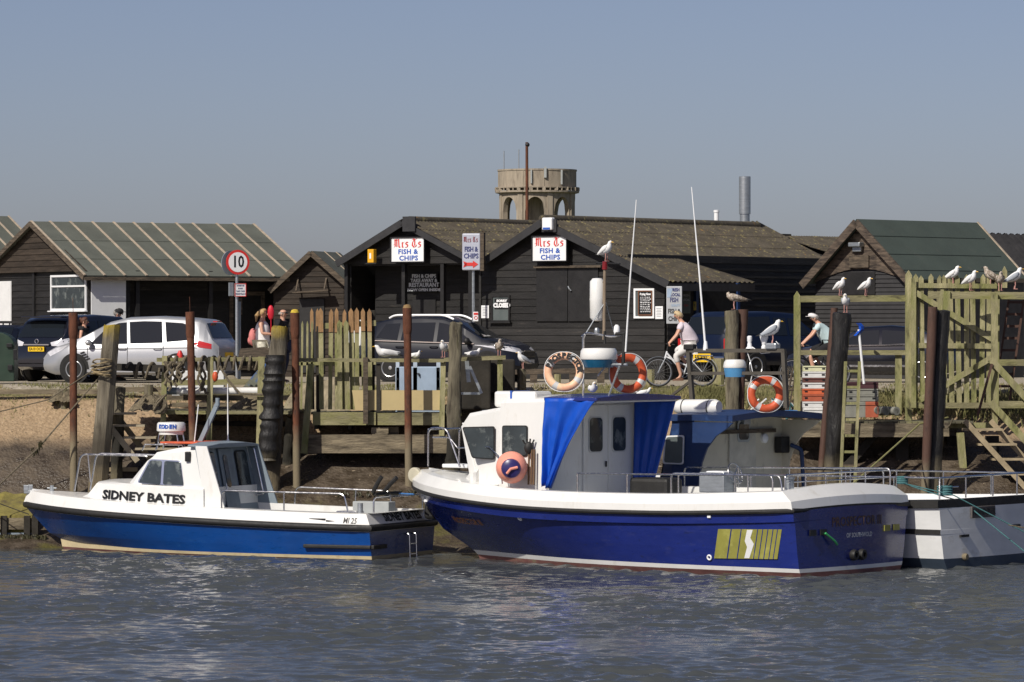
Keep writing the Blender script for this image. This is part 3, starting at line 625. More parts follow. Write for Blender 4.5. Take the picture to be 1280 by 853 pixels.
# far roof G
frG = bframe(1040, 142, PH); G_ = thing('far_outbuilding', 'far dark outbuilding whose corrugated roof shows beyond the hipped wing', 'building', tuple(frG.translation), -R(PH))
a = on(frG, 970, 296, 'y', 0); b_ = on(frG, 1048, 322, 'y', 0)
w = MB(); w.prism([(a.x - 2, 0, 0), (0, 0, 0), (b_.x, 0, b_.z - .1), (a.x, 0, a.z - .1), (a.x - 2, 0, a.z - 1)], (0, 5, 0)); w.build('wall', m['tarflat'], G_, local=True)
r = MB(); corr(r, (a.x, -.1, a.z), (a.x, 5.2, a.z), (b_.x + .2, 5.2, b_.z), (b_.x + .2, -.1, b_.z), rows=2); r.beam((a.x - .5, -.1, a.z + .05), (a.x + .5, -.1, a.z + .05), .5, .06); r.build('roof', m['corr'], G_, local=True)
# --- H right shed with arched doorway
fr = bframe(1137, 121, 42); H_ = thing('boat_shed', 'right hand boat shed with peeling timber gable above an arched dark front', 'shed', tuple(fr.translation), -R(42)); H_fr = fr
pk = on(fr, 1072, 274, 'y', -.3); xr = on(fr, 1134, 345, 'y', -.3); xl = on(fr, 1004, 353, 'y', -.3); ed = on(fr, 1222, 278, 'x', pk.x); L = ed.y
w = MB(); W0 = on(fr, 1020, 400, 'y', 0).x
# corrugated dark front under the arch
arch = []; za0 = on(fr, 1022, 353, 'y', 0).z; zac = on(fr, 1078, 336, 'y', 0).z
n = 60; vs = []; fs = []
siding(w, [(W0, 0), (0, 0), (0, za0)] + [(W0 * k / 12, za0 + (zac - za0) * math.sin(math.pi * k / 12)) for k in range(1, 12)] + [(W0, za0)], lambda u, z: V((u, 0, z)), (0, -1, 0), .12, .03)
w.box((0, L / 2 + .1, za0 / 2), (.08, L - .2, za0)); w.box((W0, L / 2 + .1, za0 / 2), (.08, L - .2, za0)); w.box((W0 / 2, L, za0 / 2), (-W0, .08, za0))
w.build('wall', m['corrdark'], H_, local=True)
g = MB(); zl = za0
archp = [(W0 * k / 12, za0 + (zac - za0) * math.sin(math.pi * k / 12)) for k in range(0, 13)]
for k in range(12):
 (u0, z0), (u1, z1) = archp[k], archp[k + 1]
 top = lambda u: min(pk.z - .12 - abs(u - pk.x) * ((pk.z - xr.z) / abs(xr.x - pk.x)), pk.z)
 t0, t1 = max(top(u0), z0), max(top(u1), z1)
 if u1 < pk.x < u0 or u0 < pk.x < u1: g.prism([(u0, -.07, z0), (u1, -.07, z1), (u1, -.07, t1), (pk.x, -.07, pk.z - .12), (u0, -.07, t0)], (0, .05, 0))
 elif t0 - z0 > .01 or t1 - z1 > .01: g.prism([(u0, -.07, z0), (u1, -.07, z1), (u1, -.07, t1), (u0, -.07, t0)], (0, .05, 0))
g.build('gable_cladding', m['oldgable'], H_, local=True)
r = MB(); sl_ = (pk.z - xr.z) / (xr.x - pk.x); slab(r, (pk.x, -.35, pk.z), (pk.x, L, pk.z), (xr.x + .1, L, pk.z - sl_ * (xr.x + .1 - pk.x)), (xr.x + .1, -.35, pk.z - sl_ * (xr.x + .1 - pk.x)), .06)
slab(r, (pk.x, -.35, pk.z), (pk.x, L, pk.z), (xl.x, L, xl.z), (xl.x, -.35, xl.z), .06)
for k in (.3, .62, .9):
 q = V((pk.x + (xr.x - pk.x) * k, -.35, pk.z + (xr.z - pk.z) * k + .004)); r.beam(q, q + V((0, L, 0)), .03, .014)
q = V((pk.x, L, pk.z)); r.beam(q + V((0, 0, .01)), (xr.x + .1, L, pk.z - sl_ * (xr.x + .1 - pk.x) + .01), .06, .04, m=1)
r.build('roof', [m['felt2'], m['slat']], H_, local=True)
b = MB(); b.beam((pk.x, -.38, pk.z - .1), (xr.x + .1, -.38, xr.z - .16), .05, .22); b.beam((pk.x, -.38, pk.z - .1), (xl.x, -.38, xl.z - .1), .05, .22); b.build('bargeboard', m['oldgable'], H_, local=True)
a = on(fr, 1063, 335, 'y', -.07); b_ = on(fr, 1087, 319, 'y', -.07); panel_part(H_, a.x, b_.x, a.z, b_.z, -.09, m['weather'], name='hatch')
a = on(fr, 1055, 369, 'y', 0); b_ = on(fr, 1095, 340, 'y', 0); panel_part(H_, a.x, b_.x, a.z, b_.z, -.02, m['tarflat'], name='hatch')
p = on(fr, 1070, 306, 'y', -.2); lm = MB(); lm.box(p, (.4, .22, .12)); lm.box(p + V((0, .06, -.12)), (.3, .1, .16)); lm.build('lamp', m['galv'], H_, local=True, bevel=.02)
# --- I far right corrugated shed
frI = bframe(1262, 131, 42); I_ = thing('corrugated_shed', 'dark corrugated roofed shed at the right edge behind the green roofed shed', 'shed', tuple(frI.translation), -R(42))
a = on(frI, 1236, 293, 'y', 0); b_ = on(frI, 1290, 350, 'y', 0); w = MB(); w.prism([(-4, 0, 0), (b_.x, 0, 0), (b_.x, 0, b_.z - .1), (a.x, 0, a.z - .1), (-4, 0, a.z - 1.4)], (0, 9, 0)); w.build('wall', m['tarflat'], I_, local=True)
r = MB(); corr(r, (a.x, -.2, a.z), (a.x, 9, a.z), (b_.x, 9, b_.z), (b_.x, -.2, b_.z), rows=1, pitch=.32, amp=.04); corr(r, (a.x, -.2, a.z), (a.x, 9, a.z), (-4.2, 9, a.z - 1.5), (-4.2, -.2, a.z - 1.5), rows=1, pitch=.32, amp=.04); r.build('roof', m['corrdark'], I_, local=True)
# --- water tower, far away
Yt = 900.0; st_ = Yt / F; tc = W(671.5, 280, Yt); zt = lambda y: CZ - (y - HY) * st_
T_ = thing('water_tower', 'round concrete water tower on arches far behind the chip shop roof', 'water tower', (tc.x, Yt, GZ))
Rt = 49 * st_
b = MB(); b.lathe([(Rt, zt(237)), (Rt, zt(214.5)), (Rt * 1.015, zt(214.5)), (Rt * 1.015, zt(212.5)), (Rt * .9, zt(212.5)), (Rt * .9, zt(216)), (.1, zt(216.5))], (tc.x, Yt, 0), n=64)
for i in range(12):
 a = 2 * math.pi * (i + .3) / 12; b.beam((tc.x + Rt * math.cos(a), Yt + Rt * math.sin(a), zt(237)), (tc.x + Rt * math.cos(a), Yt + Rt * math.sin(a), zt(214.6)), .18, .18)
b.build('tank', m['conc'], T_)
b = MB(); b.lathe([(Rt * .95, zt(243)), (Rt * 1.07, zt(241.5)), (Rt * 1.07, zt(239.3)), (Rt * .95, zt(239.3))], (tc.x, Yt, 0), n=64)
b.lathe([(Rt * 1.03, zt(236)), (Rt * 1.07, zt(236)), (Rt * 1.07, zt(234.6)), (Rt * 1.03, zt(234.6))], (tc.x, Yt, 0), n=64)
for i in range(40):
 a = 2 * math.pi * i / 40; b.beam((tc.x + Rt * 1.05 * math.cos(a), Yt + Rt * 1.05 * math.sin(a), zt(239.4)), (tc.x + Rt * 1.05 * math.cos(a), Yt + Rt * 1.05 * math.sin(a), zt(235)), .7 if i % 2 else .25, .3)
b.build('balcony', m['conc'], T_)
# arcade: 8 bays with round arches
b = MB(); nb = 8; Ro, Ri = Rt * .97, Rt * .84; zb, ztp, zsp = GZ, zt(242.5), zt(266)
for i in range(nb):
 a0 = 2 * math.pi * (i + .42) / nb; pw = .16 * 2 * math.pi / nb; seg = 14
 def P(ang, z, rr): return V((tc.x + rr * math.cos(ang), Yt + rr * math.sin(ang), z))
 # pier
 b.loft([[P(a0 - pw, z, Ro), P(a0 + pw, z, Ro), P(a0 + pw, z, Ri), P(a0 - pw, z, Ri)] for z in (zb, ztp)], sm=False)
 b.loft([[P(a0 - pw * .55, z, Ro * 1.03), P(a0 + pw * .55, z, Ro * 1.03), P(a0 + pw * .55, z, Ri), P(a0 - pw * .55, z, Ri)] for z in (zb, ztp)], sm=False)
 a1, a2 = a0 + pw, a0 + 2 * math.pi / nb - pw
 rings = []
 for k in range(seg + 1):
  u = k / seg; an = a1 + (a2 - a1) * u; za = zsp + (ztp - .8 - zsp) * math.sqrt(max(0, 1 - (2 * u - 1) ** 2))
  rings.append([P(an, za, Ro), P(an, ztp, Ro), P(an, ztp, Ri), P(an, za, Ri)])
 b.loft(rings, sm=False)
b.lathe([(Rt * .30, zb), (Rt * .30, ztp)], (tc.x, Yt, 0), n=24)
b.build('arcade', m['conc'], T_)
for px, y0, y1, w_ in ((664, 214, 231, .3), (681, 210.5, 224, .5), (701, 214, 232, .35)):
 an = math.asin(max(-1, min(1, (px - 671.5) / 49.5))); q = V((tc.x + Rt * 1.03 * math.sin(an), Yt - Rt * 1.03 * math.cos(an), 0))
 MB().beam(q + V((0, 0, zt(y1))), q + V((0, 0, zt(y0))), w_, .4).build('antenna', m['greydeck'], T_)
for px, y0 in ((630, 189), (648.5, 187)):
 q = W(px, 213, Yt); MB().tube([q, V((q.x, q.y, zt(y0)))], .12, 6).build('antenna', m['galv'], T_)
# rusty mast behind the roofs
b = MB(); p0 = W(659, 300, 136); p1 = W(658.5, 178, 136); b.tube([V((p0.x, p0.y, GZ)), p0, p1], [.07, .055, .045], 10)
b.ball(p1 + V((.02, 0, -.08)), .07, m=1); b.build('rusty_mast', [m['rust'], m['black']], label='tall thin rusty mast rising behind the roofs in front of the water tower', cat='mast')
# ------------------------------------------------------------------ signs on the buildings
def nib(mb, pts, wv, M, th=.006, m=0):
 """broad-nib pen stroke: sweep the nib vector wv along pts (text plane coordinates)"""
 for a, b in zip(pts[:-1], pts[1:]):
  a = V((*a, 0)); b = V((*b, 0)); n = V((*wv, 0))
  q = [a - n / 2, a + n / 2, b + n / 2, b - n / 2]
  if (q[1] - q[0]).cross(q[3] - q[0]).length < 1e-7: continue
  mb.prism([M @ p for p in q], (M.to_3x3() @ V((0, 0, th))))
def blackletter(mb, M, s):
 """'Mrs Ts' in gothic pen strokes, total width about 6.3*s*0.62, height s"""
 w = (.12 * s, .085 * s); k = s
 G = {'M': ([[(.05, .9), (.14, .95), (.16, .15), (.04, .05)], [(.16, .75), (.34, .98), (.36, .12)], [(.36, .8), (.56, .98), (.60, .12), (.72, .05)], [(-.02, .35), (.1, .42)]], .86),
   'r': ([[(.04, .56), (.13, .62), (.13, .10), (.22, .04)], [(.16, .48), (.34, .64)]], .42),
   's': ([[(.34, .58), (.16, .64), (.08, .48), (.32, .28), (.28, .08), (.05, .06)]], .46),
   'T': ([[(.02, .86), (.2, .98), (.42, .88), (.62, .98)], [(.30, .86), (.16, .60), (.12, .3), (.28, .06), (.52, .10), (.58, .3)], [(.40, .84), (.40, .25)]], .74)}
 x = 0
 for ch in 'Mrs Ts':
  if ch == ' ': x += .26; continue
  for st in G[ch][0]: nib(mb, [((x + a) * k, b * k) for a, b in st[0:]], w, M)
  x += G[ch][1]
def sign_frame(fr, px0, py0, px1, py1, off):
 a = on(fr, px0, py1, 'y', off); b = on(fr, px1, py0, 'y', off); return a.x, b.x, a.z, b.z
def sign_on(fr, phi, px0, py0, px1, py1, off, name, label, matb, th=.05, cat='sign', edge=None, group=None):
 """a flat board parallel to gable plane; returns thing, local plane matrix at its centre, w, h"""
 x0, x1, z0, z1 = sign_frame(fr, px0, py0, px1, py1, off)
 c = fr @ V(((x0 + x1) / 2, off, z0)); t = thing(name, label, cat, tuple(c), -R(phi), group)
 w, h = x1 - x0, z1 - z0
 MB().box((0, th / 2, h / 2), (w, th, h)).build('board', matb, t, local=True, bevel=.006)
 if edge:
  e = MB()
  for q in ((-w / 2, 0), (w / 2, 0)): e.beam((q[0], -.003, 0), (q[0], -.003, h), .03, th + .02, up=(0, 1, 0))
  for zz in (0, h): e.beam((-w / 2, -.003, zz), (w / 2, -.003, zz), th + .02, .03)
  e.build('frame', edge, t, local=True)
 return t, lambda u, v: plane_M((u * w, -.004, h / 2 + v * h), (1, 0, 0), (0, 0, 1)), w, h
for fr_, (x0, y0, x1, y1), lab in ((D_fr, (489, 296.5, 531, 328), 'white sign with red gothic and blue letters on the gable above the open porch'),
         (E_fr, (665.5, 295, 709, 327), 'white chip shop sign with red gothic and blue letters, above the big double doors')):
 t, P_, w, h = sign_on(fr_, PH, x0, y0, x1, y1, -.26, 'shop_sign', lab, m['signwhite'], edge=m['black'])
 b = MB(); sc = h * .36; xs_ = w * .86 / (3.30 * sc)
 blackletter(b, P_(-.42, .08) @ Matrix.Diagonal((xs_, 1, 1, 1)), sc); b.build('gothic_lettering', m['red'], t, local=True)
 text('FISH &', h * .27, P_(0, -.09), m['blue'], t, sx=w / h * .72, off=.006, space=1.08)
 text('CHIPS', h * .27, P_(.02, -.35), m['blue'], t, sx=w / h * .74, off=.006, space=1.08)
# chalk style board in the porch
t, P_, w, h = sign_on(D_fr, PH, 513.5, 342, 546.5, 365.5, .84, 'menu_board', 'black board reading fish and chips take away and restaurant, inside the porch', m['black'])
chalk = MAT('chalk_letters', (.62, .65, .68), .8, var=.1)
for s_, v_, z_ in (('FISH & CHIPS', .36, .23), ('TAKE AWAY &', .12, .22), ('RESTAURANT', -.12, .27), ('NOW OPEN INSIDE', -.38, .17)):
 text(s_, h * z_ * 1.15, P_(0, v_), chalk, t, sx=w / h * .60 * (1.0 if z_ > .18 else 1.2), off=.004)
# hanging arrow sign on a post
ya = 121.6; t = thing('hanging_sign', 'tall lightbox sign with a red arrow on a post between the two halls', 'sign', tuple(W(589, 312, ya)), -R(10))
inv = WM[t.name].inverted(); zz = lambda y: (inv @ W(589, y, ya)).z; hw = 11.5 * ya / F
b = MB(); b.box((0, .1, zz(301)), (2 * hw, .2, zz(291.5) - zz(311.5))); b.box((0, .1, zz(301)), (2 * hw + .03, .14, zz(291) - zz(312) + .02), m=1)
b.v.clear(); b.f.clear(); b.m.clear(); b.s.clear()
b.box((0, .1, (zz(292) + zz(338)) / 2), (2 * hw, .22, zz(292) - zz(338)))
b.build('lightbox', MAT('grey_blue_sign_face', (.42, .44, .52), .4, var=.06, ns=3), t, local=True, bevel=.03)
MB().box((hw + .05, .12, (zz(292) + zz(338)) / 2), (.10, .26, zz(292) - zz(338) + .04)).build('side_box', m['weather'], t, local=True)
P2 = lambda x, y: plane_M((x, -.016, y), (1, 0, 0), (0, 0, 1))
b = MB(); blackletter(b, P2(-hw * .84, zz(303)) @ Matrix.Diagonal((.82, 1, 1, 1)), .155); b.build('gothic_lettering', MAT('faded_sign_red', (.22, .03, .04), .5), t, local=True)
dblue = MAT('dark_blue_letters', (.02, .03, .14), .5)
text('FISH &', .19, P2(0, zz(312)), dblue, t, sx=.74, off=.005, space=.95); text('CHIPS', .19, P2(0, zz(320.5)), dblue, t, sx=.82, off=.005)
b = MB(); za = zz(330.5); M_ = P2(0, za); ar = [(-.19, .045), (.05, .045), (.05, .10), (.2, 0), (.05, -.10), (.05, -.045), (-.19, -.045), (-.21, -.08), (-.17, 0), (-.21, .08)]
for q in ([(-.19, .045), (.05, .045), (.05, -.045), (-.19, -.045)], [(.05, .10), (.2, 0), (.05, -.10)], [(-.22, .085), (-.12, .045), (-.12, -.045), (-.22, -.085), (-.19, 0)]):
 b.prism([M_ @ V((x, y, .002)) for x, y in q], (0, -.004, 0))
b.build('arrow', m['red'], t, local=True)
zb = (inv @ V((0, 0, GZ))).z
MB().tube([(.04, .12, zz(338)), (.04, .12, zb)], .045).build('post', m['galv'], t, local=True)
# closed sign behind the little window
t, P_, w, h = sign_on(E_fr, PH, 618, 373.5, 636.5, 386.5, -.06, 'closed_sign', 'black and white sign saying sorry closed in the small window', m['black'], th=.02)
text('SORRY', h * .30, P_(0, .28), m['signwhite'], t, sx=w / h * .75, off=.006); text('CLOSED', h * .55, P_(0, -.16), m['signwhite'], t, sx=w / h * .55, off=.012)
for x0, y0, x1, y1, fr_, lab in ((601.5, 382, 611, 398, E_fr, 'white paper notice pinned left of the small closed window'), (819, 383, 828.5, 399, E_fr, 'white paper notice pinned right of the chalkboard menu')):
 t, P_, w, h = sign_on(fr_, PH, x0, y0, x1, y1, -.05, 'notice', lab, m['signwhite'], th=.01, cat='notice')
 b = MB()
 for k in range(6): b.box((0, -.0065, h * (.82 - k * .12)), (w * (.7 - .1 * (k % 2)), .002, h * .02))
 b.build('print', m['glassgrey'], t, local=True)
t, P_, w, h = sign_on(E_fr, PH, 798.5, 364, 815, 394, -.075, 'menu_board', 'brown framed chalkboard menu with white handwriting, in the right window', m['black'], th=.02, edge=MAT('brown_frame', (.16, .07, .035), .6))
b = MB(); rr = random.Random(3)
for k in range(9):
 u = -.38
 while u < .36:
  l = rr.uniform(.05, .16); z_ = h * (.74 - k * .075); b.box(((u + l / 2) * w, -.0065, z_ + rr.uniform(-.004, .004)), (l * w, .002, h * rr.uniform(.015, .032))); u += l + .04
b.build('chalk_writing', m['signwhite'], t, local=True); text('Frying Now', h * .13, P_(0, .37), m['signwhite'], t, sx=.9, off=.004)
# fresh fish board beside the open side
yb = 123.6
def upright_board(name, label, px0, py0, px1, py1, Y, rz, matb, parts, cat='sign'):
 c = W((px0 + px1) / 2, py1, Y); t = thing(name, label, cat, tuple(c), rz); h = (py1 - py0) * Y / F; w = (px1 - px0) * Y / F / math.cos(rz)
 MB().box((0, .02, h / 2), (w, .04, h)).build('board', matb, t, local=True, bevel=.015)
 return t, lambda u, v: plane_M((u * w, -.004, h / 2 + v * h), (1, 0, 0), (0, 0, 1)), w, h
fb = MAT('grey_fish_board', (.42, .44, .46), .5, var=.12, ns=3)
t, P_, w, h = upright_board('fish_board', 'grey rounded board reading fresh local fish, quality fish and chips, behind the cyclist', 833, 358, 852.5, 405, 117.4, -R(8), fb, None)
for s_, v_, z_, c_ in (('FRESH', .40, .115, dblue), ('LOCAL', .27, .115, dblue), ('FISH', .13, .17, dblue), ('QUALITY', -.01, .08, m['paleblue']), ('FISH &', -.17, .17, m['black']), ('CHIPS', -.37, .17, m['black'])):
 text(s_, h * z_, P_(.08 if z_ < .15 else 0, v_), c_, t, sx=.70 if len(s_) < 7 else .7, off=.005)
b = MB(); b.prism([P_(-.45, .44) @ V((0, 0, .002)), P_(-.1, .44) @ V((0, 0, .002)), P_(-.25, .2) @ V((0, 0, .002)), P_(-.45, .2) @ V((0, 0, .002))], (0, -.003, 0)); b.build('emblem', m['paleblue'], t, local=True)
t, P_, w, h = upright_board('price_board', 'dim price board half hidden behind the grey fish board', 852.8, 364, 863, 392, 120.2, 0, MAT('dim_board', (.12, .14, .12), .5), None)
text('LOCAL', h * .14, P_(0, .1), chalk, t, sx=.7); text('FRESH', h * .14, P_(0, .3), chalk, t, sx=.7); text('FISH', h * .14, P_(0, -.15), m['red'], t, sx=.7)
t, P_, w, h = upright_board('warning_notice', 'small yellow warning notice on the blue door frame', 866.5, 377, 870.5, 388, 120.4, 0, MAT('dull_yellow', (.32, .24, .03), .5), None)
text('!', h * .6, P_(0, 0), m['black'], t, off=.004)
# yellow box, danger notice
q = W(465, 329, 124.75); t = thing('alarm_box', 'yellow alarm box on the chip shop gable left of its sign', 'alarm box', tuple(q), -R(PH))
MB().box((0, 0, .2), (.22, .14, .38)).build('casing', m['yellow'], t, local=True, bevel=.012)
MB().box((0, -.075, .2), (.06, .01, .16)).build('label_strip', m['signwhite'], t, local=True)
t, P_, w, h = upright_board('warning_sign', 'small red and white warning sign low on the post by the closed window', 591.5, 390, 598, 402, 121.2, 0, m['signwhite'], None)
MB().box((0, -.006, h * .8), (w * .8, .006, h * .22)).build('red_band', m['red'], t, local=True); MB().torus(P_(0, -.12).translation, w * .3, w * .06, (0, 1, 0), n=20, k=6).build('red_ring', m['red'], t, local=True)
# speed limit sign on its pole
ys = 111.5; q = W(296, 470, ys); t = thing('speed_limit_sign', 'round ten mile an hour speed limit sign on a grey pole behind the silver car', 'road sign', (q.x, ys, GZ), R(24))
Rr = 15.5 * ys / F; zc = W(0, 328, ys).z - GZ; xo = -.02
b = MB(); b.lathe([(Rr, 0), (Rr, .02), (Rr * .78, .021)], (0, -.06, zc), (0, -1, 0), 40); b.build('rim', m['red'], t, local=True, label='red rim of the disc facing the river')
MB().lathe([(Rr * .80, .0), (Rr * .80, .026)], (0, -.06, zc), (0, -1, 0), 40).build('disc', m['signwhite'], t, local=True)
text('10', Rr * 1.32, plane_M((0, -.0885, zc), (1, 0, 0), (0, 0, 1)), m['black'], t, off=.008, sx=.80)
MB().lathe([(Rr, 0), (Rr, .02)], (-.13, .06, zc - .02), (-.35, .94, 0), 40).build('back_disc', m['bgrey'], t, local=True, label='second disc seen from behind')
b = MB(); b.tube([(0, 0, -.1), (0, 0, zc + .25)], .038, 12); b.build('pole', m['galv'], t, local=True)
MB().tube([(.1, .1, -.1), (.1, .1, zc - 1.0)], .045, 12).build('pole', m['bgrey'], t, local=True)
z0 = W(0, 371, ys).z - GZ; z1 = W(0, 354.5, ys).z - GZ
nb_ = MB().box((.07, -.07, (z0 + z1) / 2), (.30, .015, z1 - z0)).build('notice_plate', m['signwhite'], t, local=True)
e = MB(); [e.box((.07, -.081, zz_), (.30, .006, .015)) for zz_ in (z0 + .01, z1 - .01)]; [e.box((x_, -.081, (z0 + z1) / 2), (.015, .006, z1 - z0)) for x_ in (-.075, .215)]; e.build('red_border', m['red'], nb_, local=True)
for k, s_ in enumerate(('HARBOUR', 'ROAD', 'TAKE CARE', 'PEDESTRIANS')): text(s_, .052, plane_M((.07, -.079, z1 - .06 - k * .07), (1, 0, 0), (0, 0, 1)), dblue, nb_, sx=.85, off=.001)
MB().box((-.15, .02, (z0 + z1) / 2 + .02), (.10, .10, z1 - z0)).build('bracket_box', m['galv'], t, local=True)
MB().box((.14, .12, W(0, 383, ys).z - GZ), (.09, .03, .42)).build('side_plate', m['weather'], t, local=True)
# ------------------------------------------------------------------ piles and jetties
def pile(name, label, mat, px, py, pxb, Y, wpx, cat='pile', square=False, group=None, pyb=None, taper=1.0, rough=.06, flat=True, collar=None, cap=None):
 top = W(px, py, Y); zb = ground_z(top.x, Y) - .4
 yb = HY + (CZ - zb) * F / Y; k = (yb - py) / ((pyb or 600) - py); bot = W(px + (pxb - px) * k, yb, Y)
 r0 = wpx / 2 * Y / F; b = MB(); n = 14 if not square else 8; rs = random.Random(int(px * 7 + py)); rings = []
 ph = [rs.uniform(0, 6) for _ in range(4)]; N = 34 if rough > .05 else 16
 for i in range(N + 1):
  u = i / N; c = top.lerp(bot, u); rr = r0 * (1 + (taper - 1) * u); ring = []
  for j in range(n):
   a = 2 * math.pi * (j + .5) / n
   q = rr * (1 + rough * math.sin(3 * a + ph[0]) + rough * .8 * math.sin(5 * u * 3 + 2 * a + ph[1]) + rs.uniform(-rough, rough) * .5)
   if square: q = rr * (1.0 if j % 2 else 1.08) if False else rr * 1.18 / max(abs(math.cos(a)), abs(math.sin(a))) * .85 * (1 + rs.uniform(-rough, rough) * .4)
   dz = (rs.uniform(-.05, .02) if i == 0 and rough > .03 else 0)
   if rough > .05: q *= 1 + rough * 2.2 * (mnoise.noise(V((math.cos(a) * 1.3 + px, math.sin(a) * 1.3, u * 9))) + .6 * mnoise.noise(V((math.cos(a) * 3 + px, math.sin(a) * 3, u * 24))))
   if collar and u * (yb - py) < collar[0]: q *= collar[1]
   ring.append(c + V((q * math.cos(a), q * math.sin(a), dz)))
  rings.append(ring)
 b.loft(rings, sm=not square)
 if cap:
  b.lathe([(r0 * 1.05, 0), (r0 * .9, .05), (r0 * .3, .08)], top, n=14, m=1)
 o = b.build(name, [mat] + ([cap] if cap else []), label=label, cat=cat, group=group, sharp=50)
 return o
lichen = MAT('yellow_lichen_cap', (.50, .36, .04), .9, var=.3, ns=12, bump=.6)
PY_ = 102.3
def rusty(px, py, pxb, lab, cap=None, Y=PY_, w=9.5):
 # a steel tube with a wider sleeve at the top
 top = W(px, py, Y); zb = ground_z(top.x, Y) - .4; yb = HY + (CZ - zb) * F / Y; k = (yb - py) / (600 - py); bot = W(px + (pxb - px) * k, yb, Y)
 t = thing('steel_pile', lab, 'pile', tuple(bot)); r = w / 2 * Y / F
 L = (bot - top).length; d = (bot - top).normalized()
 b = MB(); b.lathe([(r, .55), (r * .98, L * .5), (r * 1.0, L)], top, d, 20); b.build('tube', m['rust'], t)
 b = MB(); b.lathe([(r * .9, 0), (r * 1.22, .005), (r * 1.22, .50), (r * 1.05, .60), (r * .95, .62)], top, d, 20, 0)
 b.build('sleeve', m['rust'], t)
 if cap: MB().lathe([(r * 1.2, -.01), (r * .9, .06), (r * .3, .08)], top, (0, 0, 1), 14).build('cap', cap, t)
 else: MB().tube([top, top + V((-.01, 0, .35))], .006, 5).build('spike', m['rust'], t)
rusty(91.5, 391, 92, 'rusty steel mooring pile at the left, in front of the black car')
rusty(237.5, 390, 242, 'rusty steel mooring pile in front of the silver car tail')
rusty(368.5, 391, 371, 'rusty steel mooring pile with yellow lichen cap beside the picket fence', cap=lichen)
rusty(509, 385, 511, 'rusty steel mooring pile in front of the yellow board', cap=MAT('brown_cap', (.25, .16, .07), .9))
pile('wooden_pile', 'leaning weathered wooden pile with rope lashed round it, left jetty corner', m['pilelichen'], 140, 406, 123, 102.0, 20, square=True, pyb=605, taper=1.22, rough=.05)
pile('wooden_pile', 'shorter dark wooden pile just behind the leaning roped pile', m['pile'], 149, 483, 146, 102.9, 15, pyb=600)
pile('wooden_pile', 'big black bumpy pile with yellow lichen top beside the walkers', m['pilelichen'], 350, 408, 338, 102.2, 20, pyb=610, taper=1.15, rough=.07)
# rubbing strip on it
t_ = W(345, 448, 101.8); b = MB(); rings = []; rs = random.Random(5)
for i in range(46):
 u = i / 45; c = W(344 - 10 * u, 444 + 132 * u, 101.93); q = 12 * 102 / F * (1 + .35 * mnoise.noise(V((u * 11, 2, 1))) + .2 * mnoise.noise(V((u * 26, 5, 1))))
 rings.append([c + V((q * (1 + .22 * mnoise.noise(V((a, u * 18, 3)))) * math.cos(a), q * .85 * math.sin(a), 0)) for a in [2 * math.pi * j / 12 for j in range(12)]])
b.loft(rings); b.build('rubber_sleeve', m['pileblack'], label='black ribbed rubber sleeve wrapped round the lichened pile', cat='fender')
pile('wooden_pile', 'thin dark pile leaning behind the black sleeved pile', m['pile'], 363, 520, 356, 103.4, 13, pyb=610)
pile('wooden_pile', 'rough weathered pile at the right end of the middle jetty', m['pile'], 569.5, 403, 565, 102.2, 15, pyb=598, taper=1.25, rough=.10)
pile('wooden_pile', 'grey pile carrying the hunched gull behind the blue cabin', m['pile'], 915, 388, 916, 103.0, 17, pyb=525, rough=.08)
pile('steel_pile', 'short rusty tube pile right of the hunched gull', m['rustred'], 929, 387, 925, 103.1, 11, pyb=525, rough=.01, collar=(36, 1.2), taper=.8)
pile('wooden_pile', 'shiny black rubbing pile with a gull on top beside the wooden ladder', m['pileblack'], 1052, 391, 1042, 101.3, 21, pyb=560, rough=.07, taper=1.05)
pile('steel_pile', 'thin rusty tube leaning against the black gull pile', m['rustred'], 1043, 385, 1030, 101.9, 9, pyb=545, rough=.02)
pile('wooden_pile', 'thick dark pile in front of the picket gate', m['pileblack'], 1176, 388, 1166, 101.3, 22, pyb=595, rough=.07)
pile('steel_pile', 'split reddish tube beside the thick dark gate pile', m['rustred'], 1166, 384, 1157, 101.0, 12, pyb=595, rough=.04, taper=.9)
for px, py, pxb, w_, Y_, lab in ((80, 487, 80, 12, 105.6, 'short square stump on the bank behind the left rusty pile'), (186, 481, 186, 11, 105.7, 'short square stump on the bank behind the rope netting'), (898, 449, 898, 14, 108.8, 'thick pale green stump under the number plate'), (812, 462, 812, 12, 109.5, 'pale bollard stump by the front wheel of the bicycle'), (697, 468, 697, 8, 110.2, 'small bollard stump by the left lifebuoy')):
 pile('stump', lab, m['green'] if px > 500 else m['pile'], px, py, pxb, Y_, w_, cat='stump', square=True, pyb=510, rough=.03)
JY = 103.0
def pb(mb, x0, y0, x1, y1, Y, wpx, th, m_=0): return mb.beam(W(x0, y0, Y), W(x1, y1, Y), wpx * Y / F, th, up=(0, -1, 0), m=m_)
def deckplanks(mb, px0, px1, z, Y0, Y1, pw=.145):
 x = (px0 - 640) * Y0 / F; x1 = (px1 - 640) * Y0 / F; rs = random.Random(2)
 while x < x1:
  mb.box((x + pw / 2, (Y0 + Y1) / 2 + rs.uniform(-.03, .03), z - .025 + rs.uniform(-.005, .005)), (pw - .015, Y1 - Y0 + rs.uniform(-.04, .04), .05)); x += pw
